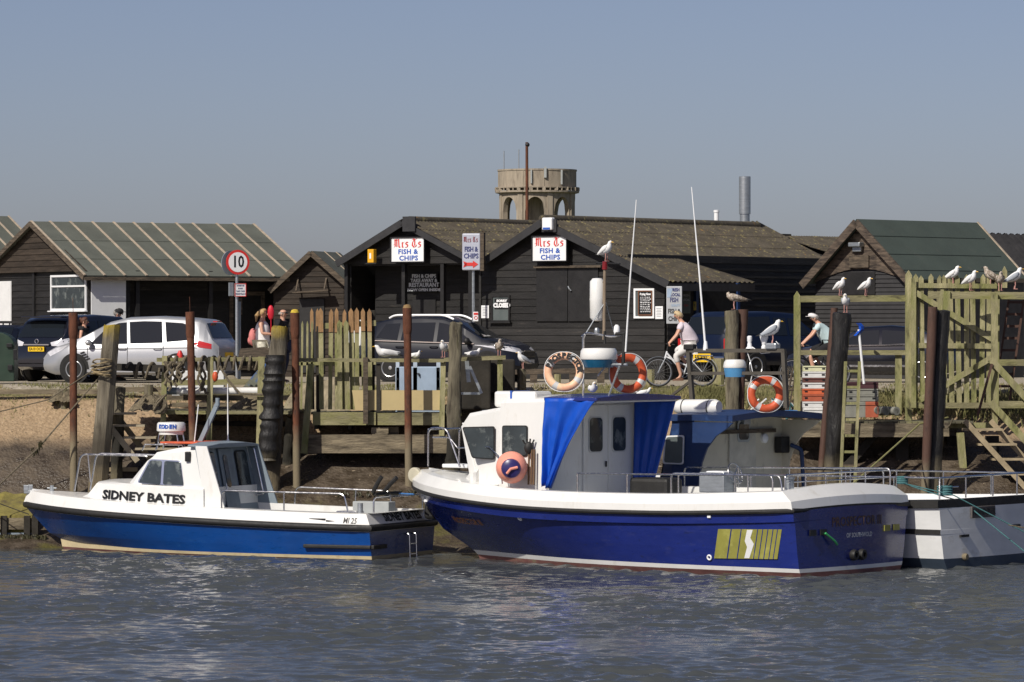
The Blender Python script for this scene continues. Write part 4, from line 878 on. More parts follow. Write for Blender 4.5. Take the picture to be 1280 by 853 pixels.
# left jetty
zL = W(0, 513, JY).z
J1 = thing('left_jetty', 'old timber jetty with rope draped rails behind the small blue and white boat', 'jetty', (W(260, 0, JY).x, JY, ground_z(-7, JY)))
b = MB(); deckplanks(b, 195, 372, zL, JY - .1, 107.2); b.build('deck', m['deck'], J1)
b = MB(); pb(b, 196, 516, 372, 516, JY - .12, 4, .06); b.build('edge_board', m['greenh'], J1)
MB().beam(W(262, 582, 104.2), W(372, 582, 104.2), .3, .62, up=(0, 0, 1)).build('cross_beam', m['beam'], J1)
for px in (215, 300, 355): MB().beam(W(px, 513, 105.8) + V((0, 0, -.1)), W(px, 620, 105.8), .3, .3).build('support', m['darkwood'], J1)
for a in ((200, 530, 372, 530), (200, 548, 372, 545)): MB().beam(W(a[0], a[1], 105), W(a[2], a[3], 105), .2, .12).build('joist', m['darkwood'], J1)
for px, y0, y1, w_ in ((205, 445, 575, 6.5), (262.5, 446, 585, 7), (326, 446, 562, 8)):
 b = MB(); pb(b, px + 1, y0, px - 2, y1, JY - .2, w_, .12); b.build('post', m['green'], J1)
b = MB(); pb(b, 196, 450, 345, 449, JY - .1, 5, .1); b.build('top_rail', m['greenh'], J1)
b = MB(); pb(b, 142, 459, 205, 461, JY - .3, 9, .14); b.build('top_rail', m['darkwood'], J1)
b = MB(); pb(b, 205, 479, 345, 477, JY + 1.2, 7, .1); b.build('back_rail', m['greenh'], J1)
b = MB(); pb(b, 205, 497, 345, 498, JY + 2.4, 7, .1); pb(b, 215, 506, 345, 506, JY + 1.5, 5, .1); b.build('stacked_timber', m['beam'], J1)
MB().box(W(341 - 80, 561, 104.6) + V((1.5, 0, 0)), (.28, .3, .55)).build('block', m['weather'], J1)
# ropes on the rails
def wrap(px0, px1, py, Y, turns, r=.028, amp=.10, drop=0):
 pts = []; n = turns * 10
 for i in range(n + 1):
  u = i / n; c = W(px0 + (px1 - px0) * u, py, Y); a = u * turns * 2 * math.pi
  pts.append(c + V((.03 * math.sin(a * .5), -amp * math.cos(a), amp * 1.15 * math.sin(a) - .02 - drop * (math.sin(a) < 0) * abs(math.sin(a)))))
 return MB().tube(pts, r, 6)
wrap(158, 200, 459, JY - .3, 3, r=.035, drop=.12).build('coiled_rope', m['rope'], label='thick rope wound round the dark rail left of the rope hung rail', cat='rope')
wrap(208, 262, 451, JY - .1, 5, r=.04, drop=.1).build('coiled_rope', m['rope'], label='rope wound on the top rail behind the second rusty pile', cat='rope')
wrap(264, 322, 451, JY - .1, 6, r=.035, drop=.08).build('coiled_rope', m['rope'], label='rope wound on the top rail left of the blue triangular plate', cat='rope')
def hang(pts, r, name, mat, lab, cat='rope', Y=None, n=24, sag=0):
 P3 = []
 for i in range(len(pts) - 1):
  for k in range(n):
   u = k / n; P3.append((1 - u) * V(pts[i]) + u * V(pts[i + 1]))
 P3.append(V(pts[-1])); N = len(P3)
 P3 = [p + V((0, 0, -sag * 4 * (i / (N - 1)) * (1 - i / (N - 1)))) for i, p in enumerate(P3)]
 return MB().tube(P3, r, 6).build(name, mat, label=lab, cat=cat)
b = MB(); rs = random.Random(9)
for k in range(9):
 px = 213 + rs.uniform(-6, 16); y0 = 452; L_ = rs.uniform(18, 40)
 b.tube([W(px + 3 * math.sin(j * 1.1 + k) + j * .2, y0 + L_ * j / 8, JY - .22 - .03 * k) for j in range(9)], .034, 6)
b.build('rope_bundle', m['rope'], label='bundle of thick rope hanging from the rail left of the second rusty pile', cat='rope')
b = MB(); [b.tube([W(250 + 3 * math.sin(j + k * 2) + k * 2, 453 + 36 * j / 8 , JY - .22 - .03 * k) for j in range(9)], .034, 6) for k in range(3)]
b.tube([W(252 + 8 * j / 6, 489 - 4 * math.sin(j), JY - .25) for j in range(7)], .034, 6)
b.build('rope_bundle', m['rope'], label='looped rope hanging right of the second rusty pile', cat='rope')
hang([W(267, 478, JY - .25), W(275, 455, JY - .25), W(285, 470, JY - .3), W(300, 487, JY - .35), W(330, 490, JY - .35), W(338, 470, JY - .3)], .03, 'draped_rope', m['rope'], 'long rope draped down over the white pipe', sag=.1)
hang([W(240, 455, JY - .2), W(236, 470, JY - .3), W(226, 478, JY - .3), W(222, 455, JY - .2)], .03, 'draped_rope', m['rope'], 'short loop of rope beside the second rusty pile')
# ratty tangles on post
b = MB(); [b.tube([W(200 + 8 * math.sin(k * 1.7 + j * .9), 505 + 12 * math.cos(k + j * .7) , JY - .35 - .02 * k) for j in range(8)], .03, 5) for k in range(6)]
b.build('rope_tangle', m['rope'], label='tangle of old rope knotted low on the post beside the steps', cat='rope')
b = MB(); [b.tube([W(207 + 7 * math.sin(k * 1.7 + j * .9), 548 + 8 * math.cos(k + j * .7), JY - .35 - .02 * k) for j in range(8)], .03, 5) for k in range(5)]
b.build('rope_tangle', m['rope'], label='lower rope tangle at the foot of the steps above the radar dome', cat='rope')
b = MB(); [b.tube([W(127 + 13 * math.cos(j * .7 + k) + (j % 3), 452 + 3.5 * k + 3 * math.sin(j * .7), 102.0 + .30 * math.sin(j * .7 + k) - .05) for j in range(12)], .018, 5) for k in range(6)]
b.build('lashing', MAT('straw_rope', (.26, .20, .11), .95, var=.4, ns=25), label='straw coloured rope lashed round the leaning pile', cat='rope')
# white pipe, blue plate, board, orange float
b = MB(); b.tube([W(219, 489, JY + .1), W(345, 489, JY + .1)], .085, 16); b.tube([W(206, 489, JY + .1), W(221, 489, JY + .1)], .088, 16, m=1); b.build('white_pipe', [m['gel'], m['bgrey']], label='long white pipe lying along the left jetty', cat='pipe')
b = MB().prism([W(304, 484, JY + .6), W(346, 484, JY + .6), W(346, 462, JY + .6), W(332, 451, JY + .6)], (0, .04, 0)); b.build('blue_plate', MAT('scraped_blue_plate', (.16, .17, .13), .6, var=.3, ns=4, patch=[((.04, .12, .34), 5, .5, .6)]), label='blue edged triangular plate leaning behind the rail', cat='plate', )
b = MB().prism([W(297, 450, JY + 2), W(345, 450, JY + 2), W(345, 438, JY + 2), W(330, 434, JY + 2), W(300, 436, JY + 2)], (0, .1, 0)); b.build('board', m['weather'], label='grey timber board above the rope hung rail, below the walking woman', cat='board')
b = MB(); b.ball(W(269, 471, JY - .3), (.07, .07, .12)); b.build('float', m['orange'], label='small orange float caught in the hanging rope', cat='float')
b = MB(); b.lathe([(.07, 0), (.07, .12), (.03, .2)], W(225, 449, JY), n=10); b.build('red_float', m['red'], label='small red float standing on the rail left of the second rusty pile', cat='float')
b = MB(); b.box(W(252, 478, JY + 1.8), (1.1, .5, .55)); b.box(W(222, 470, JY + 1.9), (.25, .3, .95)); b.build('white_box', m['oldwhite'], label='white box standing behind the rope hung rail', cat='box', bevel=.02)
# steps at the left corner
stp = MAT('grey_step_timber', (.34, .29, .20), .85, var=.3, ns=2, bump=.5)
S1 = thing('timber_steps', 'grey timber steps going down beside the leaning roped pile', 'steps', tuple(W(180, 590, 102.6)))
for (a, b_) in (((124, 516), (172, 577)), ((146, 520), (190, 577))):
 q = MB(); pb(q, *a, *b_, 102.5 if a[0] < 140 else 103.1, 7, .06); q.build('stringer', stp, S1)
for (x0, x1, y) in ((121, 170, 517), (137, 182, 532), (155, 196, 547), (170, 222, 561)):
 MB().box(W((x0 + x1) / 2, y, 102.8), ((x1 - x0) * 102.8 / F, .5, .05)).build('tread', stp, S1)
b = MB(); pb(b, 120, 587, 172, 587, 103.2, 5, .1); b.build('low_plank', m['fresh'], label='short pale plank spanning low between the leaning pile and the cabin', cat='plank')
# netting and mound on the jetty
b = MB(); rs = random.Random(4)
def heap(mb, px0, px1, py, hgt, Y, dy, n=26):
 x0 = W(px0, py, Y); x1 = W(px1, py, Y)
 vs = []; fs = []; mm = 10
 for j in range(mm + 1):
  for i in range(n + 1):
   u, v = i / n, j / mm; e = math.sin(math.pi * u) ** .7 * math.sin(math.pi * v) ** .7
   p = x0.lerp(x1, u) + V((0, (v - .5) * dy, hgt * e * (.75 + .5 * mnoise.noise(V((u * 6, v * 5, hgt))))))
   vs.append(p + V((rs.uniform(-.02, .02),) * 3) * 1.5)
 fs = [(j * (n + 1) + i, j * (n + 1) + i + 1, (j + 1) * (n + 1) + i + 1, (j + 1) * (n + 1) + i) for j in range(mm) for i in range(n)]
 return mb.add(vs, fs, 0, False)
netm = MAT('fishing_net', (.17, .14, .09), .95, var=.5, ns=20, bump=1.5, bs=50)
heap(MB(), 163, 212, 513, .42, 104.2, 1.4).build('net_heap', netm, label='heap of old fishing net on the bank behind the steps', cat='net')
heap(MB(), 285, 345, 512, .30, 104.0, .8).build('net_heap', netm, label='flat heap of old net under the white pipe', cat='net')
# middle jetty
zM = W(0, 516, JY).z
J2 = thing('middle_jetty', 'timber jetty with picket fence and cream board, right of the black sleeved pile', 'jetty', (W(470, 0, JY).x, JY, ground_z(-3, JY)))
b = MB(); deckplanks(b, 388, 572, zM, JY, 107.0); b.build('deck', m['deck'], J2)
b = MB(); pb(b, 391, 523.5, 470, 523.5, JY - .03, 16, .1); pb(b, 472, 524, 553, 524, JY - .03, 15, .1); b.build('edge_board', m['greenh'], J2)
b = MB(); pb(b, 366, 555, 572, 555, JY + .1, 23, .3); b.build('cross_beam', m['beam'], J2)
b = MB(); b.box(W(475, 538, JY + .15), (.40, .3, .14)); b.box(W(475, 543, JY + .1), (.36, .28, .06)); b.box(W(492, 539, JY + .4), (.24, .3, .2)); b.build('packing_block', m['beam'], J2)
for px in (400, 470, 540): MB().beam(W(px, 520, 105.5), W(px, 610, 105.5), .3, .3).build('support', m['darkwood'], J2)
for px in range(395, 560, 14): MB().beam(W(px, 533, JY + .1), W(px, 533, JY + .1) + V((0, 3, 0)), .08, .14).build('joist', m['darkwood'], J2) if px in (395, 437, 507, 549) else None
b = MB(); pb(b, 371, 450, 555, 451, JY - .12, 4.5, .12); pb(b, 555, 450, 632, 447, JY - .10, 5, .2); b.build('top_rail', m['greenh'], J2)
for x0, y0, x1, y1, w_, mm in ((457, 447, 457, 530, 6, 'weather'), (389, 455, 380, 567, 8, 'green'), (554, 452, 552, 545, 6.5, 'green'), (572, 450, 574, 520, 5, 'green'), (625, 448, 625, 490, 6.5, 'green'), (473, 455, 473, 515, 5, 'darkwood')):
 b = MB(); pb(b, x0, y0, x1, y1, JY - .22 if mm == 'weather' or x0 == 389 else JY - .05, w_, .1); b.build('post', m[mm], J2)
b = MB(); pb(b, 398, 408, 398, 515, JY + .5, 5, .12); b.build('post', m['darkwood'], J2); b = MB(); pb(b, 465, 388, 465, 515, JY + .5, 7, .12); b.build('post', m['darkwood'], J2)
# picket fence of the middle jetty
PF = thing('picket_fence', 'tall green picket fence with orange brown tips on the middle jetty', 'fence', (W(435, 0, JY).x, JY + .4, zM))
rs = random.Random(1)
def picket(x, ytop, ybot, w_, tip, Y, mt='green'):
 b = MB(); c0 = W(x, ybot, Y); s = Y / F; hw = w_ * s / 2; zt_ = W(x, ytop, Y).z; z0 = c0.z; lean = rs.uniform(-.02, .02)
 pts = [(-hw, z0), (hw, z0), (hw, zt_ - .09), (0, zt_), (-hw, zt_ - .09)]
 b.prism([V((c0.x + u + lean * (z - z0), Y, z)) for u, z in pts], (0, .022, 0)); o = b.build('picket', m[mt], PF)
 if tip:
  zt2 = W(x, tip, Y).z; pts = [(-hw * 1.05, zt2), (hw * 1.05, zt2), (hw * 1.05, zt_ - .085), (0, zt_ + .01), (-hw * 1.05, zt_ - .085)]
  MB().prism([V((c0.x + u + lean * (z - z0), Y - .022, z)) for u, z in pts], (0, .019, 0)).build('tip', m['tanwood'], o)
for x in (402, 412.5, 421, 429.5, 441, 446.5, 455, 463): picket(x, 386 + rs.uniform(-1, 2), 512, rs.uniform(4.4, 6), 415 + rs.uniform(-1, 1), JY + .35)
for x in (391, 397): picket(x, 386, 512, 4, 415, JY + .6, 'darkwood')
for x in (425, 434.5): picket(x, 400, 512, 6, None, JY + .25)
for x in (376.5, 384, 389.5): picket(x, 401, 512, 2.6, None, JY + .4)
b = MB(); pb(b, 372, 455, 470, 454, JY + .42, 4, .04); pb(b, 400, 408, 470, 404, JY + .42, 7, .04, 0); b.build('rail', m['green'], PF)
# things on the middle jetty
bx = thing('storage_box', 'pale blue metal box behind the cream board', 'box', tuple(W(523, 516, JY + 1.1)))
c = W(523, 487, JY + 1.3); MB().box(c, (57 * 103 / F, .8, 1.08)).build('body', m['paleblue'], bx, bevel=.02)
rbm = MAT('light_blue_rib', (.45, .53, .63), .5)
for px, w_ in ((497, 4.5), (519, 5), (548, 5)): MB().box(W(px, 475, JY + .92), (w_ * 103 / F, .04, .9)).build('rib', rbm, bx)
b = MB(); [b.box(W(px, y, JY + .89), (.035, .02, .045)) for px in (497, 548) for y in (463, 474, 486)]; b.tube([W(521, 467, JY + .87), W(524, 467, JY + .87), W(524, 471, JY + .87)], .014, 6); b.build('latch', m['black'], bx)
b = MB().prism([W(440, 488, JY - .06), W(555, 488, JY - .06), W(555, 513, JY - .06), W(444, 513, JY - .06)], (0, .03, 0)); o = b.build('cream_board', m['ply'], label='long cream plywood board leaning along the middle jetty edge', cat='board')
b = MB(); b.box(W(590, 478, 105), (.9, .8, 1.3)); b.box(W(610, 470, 106.0), (1.3, .9, .8)); b.build('dark_crate', m['darkwood'], label='dark plastic tank standing behind the rough pile', cat='tank', bevel=.05)
b = MB(); pb(b, 583, 447, 586, 478, JY + .3, 5, .06); pb(b, 587, 458, 602, 492, JY + .3, 3.5, .05); pb(b, 560, 492, 600, 492, JY + .5, 3, .05); b.build('steel_bracket', m['galv'], label='white angled bracket under the right end of the middle jetty rail', cat='bracket')
b = MB(); pb(b, 445, 478, 446, 400, JY + 1.0, 4, .05); b.tube([W(440, 480, JY + 1), W(450, 440, JY + 1), W(452, 400, JY + 1)], .05, 6); b.build('white_post', m['oldwhite'], label='white painted post behind the orange tipped pickets', cat='post')
b = MB(); b.box(W(437, 421, JY + 1.3), (13 * 103 / F, .04, 15 * 103 / F)); b.build('white_sheet', m['white'], label='small white sheet tied behind the picket fence', cat='sheet')
b = MB(); heap(b, 348, 470, 516, 1.0, 106.0, 1.2); b.build('rubble_heap', m['gravel'], label='rubble and stone heap behind the middle picket fence', cat='heap')
heap(MB(), 195, 345, 500, .75, 106.8, 1.0).build('rubble_heap', m['gravel'], label='rubble heap behind the rope hung rail of the left jetty', cat='heap')
# lone rail right of middle jetty: low barrier along the quay
Q1 = thing('knee_rail', 'low timber knee rail along the quay behind the lifebuoys', 'rail', (W(720, 0, 112.5).x, 112.5, GZ))
b = MB(); pb(b, 606, 466, 760, 463, 112.5, 6, .12); b.build('rail', m['weather'], Q1)
for px in (636, 667, 690, 716, 751): b = MB(); pb(b, px, 466, px, 480, 112.55, 9, .2); b.build('post', m['weather'], Q1)
pile('wooden_pile', 'split short post carrying the grey winged gull left of the wheelhouse', m['pile'], 652, 461, 652, 106.2, 11, pyb=500, square=True)
# right jetty
zR = W(0, 527, JY).z
J3 = thing('right_jetty', 'timber jetty carrying the fish boxes and picket gate on the right', 'jetty', (W(1120, 0, JY).x, JY, ground_z(8, JY)))
b = MB(); deckplanks(b, 985, 1210, zR, JY, 106.6); b.build('deck', m['deck'], J3)
b = MB(); pb(b, 990, 538, 1145, 538, JY - .02, 17, .15); pb(b, 1145, 538, 1186, 537, JY - .03, 17, .14); b.build('edge_beam', m['beam'], J3)
b = MB(); pb(b, 1179, 532, 1245, 532, JY + .5, 7, .12); pb(b, 1200, 541, 1209, 650, JY + .2, 9, .2) ; b.build('trestle', m['green'], J3)
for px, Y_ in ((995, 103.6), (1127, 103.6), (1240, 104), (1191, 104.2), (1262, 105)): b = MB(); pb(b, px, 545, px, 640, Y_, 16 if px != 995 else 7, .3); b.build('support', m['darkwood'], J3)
b = MB(); pb(b, 1092, 545, 1052, 590, JY + .4, 10, .15); b.build('brace', m['darkwood'], J3)
cb = MB(); c0 = W(1106, 578, 105.2); cb.loft([[c0 + V((a * .22, b_ * .22, 0)) for a, b_ in ((-1, -1), (1, -1), (1, 1), (-1, 1))], [c0 + V((a * .15, b_ * .15, .6)) for a, b_ in ((-1, -1), (1, -1), (1, 1), (-1, 1))]], sm=False)
cb.build('concrete_block', m['gravel'], label='pale concrete block on the mud under the right jetty', cat='block')
FR = thing('rail_fence', 'two bar timber fence with a pointed post, gulls on its top bar', 'fence', tuple(W(1065, 510, JY + 1.5)))
b = MB(); pb(b, 1000, 374, 1136, 373, JY + 1.0, 8, .08); b.build('top_rail', m['greenh'], FR)
b = MB(); pb(b, 1000, 441, 1136, 441, JY + 1.0, 6, .08); b.build('middle_rail', m['greenh'], FR)
def pointed(x, y0, y1, Y, w_, mt, par, th=.14):
 b = MB(); s = Y / F; hw = w_ * s / 2; c = W(x, y1, Y); zt_ = W(x, y0, Y).z; b.prism([V((c.x + u, Y, z)) for u, z in ((-hw, c.z), (hw, c.z), (hw, zt_ - .12), (0, zt_), (-hw, zt_ - .12))], (0, th, 0)); return b.build('post', m[mt], par)
pointed(996.5, 364, 528, JY + .95, 8, 'green', FR); pointed(1136, 338, 528, JY + .9, 8, 'green', FR)
b = MB(); pb(b, 1123, 442, 1123, 520, JY + 1.1, 8, .12); b.build('post', m['green'], FR)
G_ = thing('picket_gate', 'tall green picket gate with diagonal braces on the right jetty', 'gate', tuple(W(1190, 508, JY + .9)))
PF = G_
for i, x in enumerate(np.arange(1144, 1246, 9.2)):
 picket(x, 343 + rs.uniform(-1, 1.5), 508, 6.3, None, JY + 1.0)
b = MB(); pb(b, 1142, 357, 1246, 358, JY + .96, 6, .05); b.build('rail', m['green'], G_)
b = MB(); pb(b, 1142, 432, 1243, 433, JY + .96, 6.5, .05); b.build('rail', m['green'], G_); b = MB(); pb(b, 1142, 507, 1243, 507, JY + .96, 7, .05); b.build('rail', m['greenh'], G_)
b = MB(); pb(b, 1145, 366, 1240, 424, JY + .9, 7, .05); b.build('brace', m['green'], G_)
b = MB(); pb(b, 1150, 500, 1240, 447, JY + .9, 7, .05); b.build('brace', m['green'], G_)
b = MB(); pb(b, 1142, 348, 1142, 510, JY + .88, 6, .08); b.build('stile', m['green'], G_)
HR = thing('handrail_frame', 'mossy green handrail frame running off to the right over the steps', 'rail', tuple(W(1243, 530, JY - .2)))
for a in ((1160, 369, 1290, 370, 9, JY + .1), (1249, 453.5, 1290, 453.5, 8, JY - .2), (1249, 506, 1290, 506, 9, JY - .1)):
 b = MB(); pb(b, *a[:4], a[5], a[4], .09); b.build('rail', m['greenh'], HR)
b = MB(); pb(b, 1243, 366, 1243, 530, JY - .05, 8, .12); b.build('post', m['green'], HR)
b = MB(); pb(b, 1183, 364, 1183, 392, JY + .05, 9, .12); b.build('post', m['green'], HR)
for a in ((1238, 449, 1290, 506), (1238, 503, 1290, 560)): b = MB(); pb(b, *a, JY - .25, 8.5, .06); b.build('brace', m['green'], HR)
pointed(1256, 333, 360, JY + .9, 6, 'green', HR)
b = MB(); pb(b, 1175, 350, 1290, 351, JY + 1.1, 5, .1); b.build('rail', m['darkwood'], HR)
pb(MB(), 1174, 385, 1178, 362, JY - .5, 4, .05).build('slip_of_wood', m['green'], label='short curved wooden slip rising from the thick dark gate pile', cat='slip')
def ladder(name, lab, rails, rungs, Y, mat, w_=4.5, Y2=None, cat='ladder'):
 t = thing(name, lab, cat, tuple(W(rails[0][2], rails[0][3], Y)))
 for r_ in rails: b = MB(); pb(b, *r_, Y, w_, .06); b.build('rail', mat, t)
 for (x0, x1, y) in rungs: b = MB(); pb(b, x0, y, x1, y, Y + .02, 3.2, .04); b.build('rung', mat, t)
ladder('wooden_ladder', 'mossy wooden ladder standing against the black gull pile', [(1057, 452, 1050, 620), (1074.5, 452, 1068, 620)], [(1056 - k * .8, 1074 - k * .8, 464 + 20.2 * k) for k in range(7)], 101.0, m['green'], 3.8)
ladder('rusty_ladder', 'thin rusty ladder leaning at the far right behind the green rails', [(1262, 366, 1243, 500), (1281, 366, 1262, 500)], [(1261 - k * 2.2, 1279 - k * 2.2, 378 + 15 * k) for k in range(8)], 104.6, m['rustred'], 2.5)
pb(MB(), 1240, 455, 1222, 520, JY - .3, 3, .05).build('iron_bar', m['rustred'], label='iron bar leaning on the gate post above the right steps', cat='bar')
S2 = thing('wooden_steps', 'pale new wooden steps descending to the right below the gate', 'steps', tuple(W(1245, 600, JY - .7)))
for (a, Yq) in (((1206, 526, 1290, 619), JY - .9), ((1238, 526, 1322, 619), JY - .2)): b = MB(); pb(b, *a, Yq, 6.5, .05); b.build('stringer', m['fresh'], S2)
for k in range(6):
 c = W(1228 + 17.5 * k, 537 + 18.5 * k, JY - .55); MB().box(c, (48 * 102 / F, .6, .05)).build('tread', m['fresh'], S2)
# fish boxes
def crate(lab, px, py, w_, h_, Y, mat, d=.42, grp='stacked fish boxes', holes=True):
 t = thing('fish_box', lab, 'crate', tuple(W(px, py, Y)), 0, grp); s = Y / F; w = w_ * s; h = h_ * s
 b = MB(); th = .02
 b.box((0, 0, th / 2 + .004), (w - .03, d - .03, th));
 for sx in (-1, 1): b.box((sx * (w / 2 - th / 2), 0, h / 2), (th, d, h - .006))
 for sy in (-1, 1): b.box((0, sy * (d / 2 - th / 2), h / 2), (w - 2 * th, th, h - .006))
 b.box((0, -d / 2 - .008, h * .86), (w, .02, h * .18)); b.build('shell', mat, t, local=True, bevel=.006)
 if holes:
  q = MB(); [q.box((sx * w * .36, -d / 2 - .003, h * .5), (.07, .012, h * .25)) for sx in (-1, 1)]; q.build('hand_hole', m['black'], t, local=True)
cm = {'ivory': MAT('ivory_plastic', (.62, .62, .40), .5, var=.1), 'white': MAT('white_plastic', (.68, .68, .66), .5, var=.08, ns=4), 'brown': MAT('brown_plastic', (.13, .05, .04), .5, var=.2), 'orange': MAT('orange_plastic', (.60, .13, .05), .5, var=.12, ns=4), 'orange2': MAT('dull_orange_plastic', (.40, .10, .05), .5, var=.12, ns=4), 'grey': MAT('grey_plastic', (.22, .22, .19), .6, var=.2, ns=4), 'lid': MAT('dark_red_lid', (.06, .02, .025), .6, var=.2)}
y = 523
for h_, c_, lab in ((13, 'white', 'white fish box at the bottom of the tall stack'), (8, 'white', 'second white fish box from the bottom of the tall stack'), (9, 'orange2', 'dull orange fish box in the tall stack below the bright orange one'), (7, 'orange', 'bright orange fish box in the middle of the tall stack'), (7.5, 'white', 'white fish box above the bright orange one'), (6, 'brown', 'brown fish box below the top two of the tall stack'), (8, 'white', 'white fish box just under the ivory top box'), (7, 'ivory', 'ivory fish box on top of the tall stack')):
 crate(lab, 1018 + rnd.uniform(-.5, .5), y, 29.5, h_, JY + .9, cm[c_]); y -= h_
y = 522
for h_, c_, lab, px, w_ in ((20, 'grey', 'large grey green box behind the wooden ladder', 1068, 26),): crate(lab, px, y, w_, h_, JY + 1.0, cm[c_], grp=None, holes=False)
crate('large dull orange box right of the grey green one', 1089, 522, 16, 20, JY + 1.0, cm['orange2'], grp=None, holes=False)
crate('grey shallow fish box resting across two large boxes', 1077, 502, 40, 8, JY + 1.0, cm['grey'], grp='stacked fish boxes')
crate('upper grey shallow fish box under the dark red lid', 1077, 494, 40, 8, JY + 1.0, cm['white'] if 0 else cm['grey'], grp='stacked fish boxes')
crate('dark red topmost box of the low stack behind the ladder', 1077, 486, 40, 8, JY + 1.0, cm['lid'], grp='stacked fish boxes', holes=False)
crate('small blue crate beside the rope heap', 989, 522, 15, 9, JY + .7, m['ropeblue'], grp=None, holes=False)
for k, (px, py) in enumerate(((1108, 513), (1121, 513), (1098, 512))):
 b = MB(); c = W(px, py, JY + .8); b.lathe([(.055, 0), (.10, 0), (.10, .9), (.055, .9), (.055, 0)], c + V((0, 0, -.02)), V((-.5, .86, 0)), 18); b.build('grey_pipe', cm['grey'], label=('hollow grey pipe end in the middle of the three', 'hollow grey pipe end, rightmost of the three', 'hollow grey pipe end, leftmost of the three')[k], cat='pipe')
# flag marker
t = thing('marker_buoy', 'white marker pole with blue flag leaning behind the ladder', 'marker', tuple(W(1080, 478, JY + .3)))
b = MB(); b.tube([W(1080, 480, JY + .3), W(1073.5, 412, JY + .3)], .03, 8); b.build('pole', m['signwhite'], t)
b = MB(); rs2 = random.Random(8); pts = []
b.loft([[W(1073 + 4 * math.sin(k) + dx, 404 + 4 * k, JY + .3 + .05 * dy) for dx, dy in ((-3, 0), (0, -1.5), (3.4, 0), (0, 1.5))] for k in range(5)], sm=False); b.build('flag', m['tarp'], t)
# odd sticks, rope heap behind the orange lifebuoy
b = MB(); rs = random.Random(6)
for k in range(26):
 c = V((0, 0, 0)); x0 = rs.uniform(945, 992); y0 = rs.uniform(500, 522); b.tube([W(x0 + 9 * math.sin(k + j * .8), y0 + 6 * math.cos(k * 2 + j), 104.3 + .02 * k) for j in range(7)], .022, 5, m=k % 3)
b.build('rope_heap', [m['ropeteal'], m['rope'], m['oldwhite']], label='tangled heap of pale and teal rope behind the orange lifebuoy', cat='rope')
b = MB(); [b.tube([W(rs.uniform(980, 996), 522, 104), W(rs.uniform(975, 996), rs.uniform(460, 480), 104)], .02, 6) for _ in range(4)]; b.tube([W(978, 488, 104), W(1000, 487, 104)], .03, 6); b.build('sticks', m['weather'], label='bundle of thin sticks left of the tall fish box stack', cat='sticks')
# timber toe of the bank at the left edge, weed and debris
TQ = thing('timber_toe', 'weedy low timber landing at the left edge below the mud', 'landing', tuple(W(10, 690, 101.6)))
b = MB(); X_ = -11.0; b.loft([[V((-16 + (X_ + 16) * i / 24, y, z + .07 * mnoise.noise(V((i * .7, y * 2, 1))))) for i in range(25)] for y, z in ((100.9, .30), (100.92, .70), (101.5, .86), (102.1, 1.0), (102.7, 1.16), (103.4, 1.3), (103.41, .4))], cap=False, closed=False, sm=False); b.build('top', MAT('weedy_platform', (.20, .17, .045), .9, var=.35, ns=2, bump=1.2, bs=12, patch=[((.30, .25, .04), 1.5, .5, .7), ((.09, .07, .04), 3, .5, .7)]), TQ)
b = MB(); c0 = W(-90, 654, 100.8); c1 = W(42, 655, 100.8); b.beam(c0, c1, .12, .26); b.build('waling', m['beam'], TQ)
b = MB(); b.beam(W(-90, 671, 100.85), W(40, 671, 100.85), .1, .18); b.build('waling', m['bgrey'], TQ)
for px in (5, 34, 44): b = MB(); b.beam(W(px, 645, 100.75), W(px, 700, 100.75), .14, .14); b.build('pile_stub', m['darkwood'], TQ)
def weeds(px0, px1, py, Y, n, h, mat, name, lab):
 b = MB(); rs = random.Random(int(px0));
 for k in range(n):
  p = W(rs.uniform(px0, px1), py, Y) + V((0, rs.uniform(-.15, .15), rs.uniform(-.05, .05))); l = rs.uniform(.3, 1) * h
  b.tube([p, p + V((rs.uniform(-.05, .05), -.03, -l * .5)), p + V((rs.uniform(-.08, .08), -.02, -l))], [.03, .022, .008], 5)
 return b.build(name, mat, label=lab, cat='seaweed', kind='stuff')
wm = MAT('dark_bladder_weed', (.035, .032, .012), .6, var=.5, ns=8)
weeds(-10, 58, 671, 100.6, 170, .4, wm, 'seaweed', 'dark seaweed hanging from the timber landing at the left edge')
weeds(425, 560, 545 + 70, 101.8, 60, .2, wm, 'seaweed', 'dark seaweed in the shade under the middle jetty')
# grass: individual blades along the bank top
gb = MB(); rs = random.Random(12); vs = []; fs = []
def blade(x, y, h, wd=.012):
 z = ground_z(x, y) - .01; a = rs.uniform(0, 6.28); dx, dy = math.cos(a) * wd, math.sin(a) * wd; lx, ly = rs.uniform(-.4, .4) * h, rs.uniform(-.4, .4) * h
 n = len(vs); vs.extend([(x - dx, y - dy, z), (x + dx, y + dy, z), (x + lx * .4 + dx * .7, y + ly * .4, z + h * .6), (x + lx, y + ly, z + h)]); fs.append((n, n + 1, n + 2, n + 3))
for _ in range(17000):
 x = rs.uniform(-13, 13.5); y = rs.choice([rs.gauss(106.5, .3), rs.gauss(105.9, .3), rs.gauss(107.1, .2)]) - 1.1 * math.exp(-((x - 4.3) / 2.6) ** 4)
 if mnoise.noise(V((x * .9, y * 1.2, 2))) + rs.uniform(-.2, .2) < -.02: continue
 blade(x, y, rs.uniform(.03, .12))
for _ in range(5000):
 x = rs.gauss(4.9, .5); blade(x, rs.gauss(104.9, .3), rs.uniform(.06, .2))
for _ in range(4500):
 x = rs.uniform(7.8, 12.6); blade(x, rs.gauss(105.6, .3), rs.uniform(.08, .28))
gb.add(vs, fs); gm = MAT('bank_grass', (.16, .155, .055), .8, var=.35, ns=.8, patch=[((.30, .25, .12), 1.2, .48, .65)])
gb.build('bank_grass', gm, kind='stuff', label='sparse dry grass tufts along the top of the river bank', cat='grass', recalc=False)
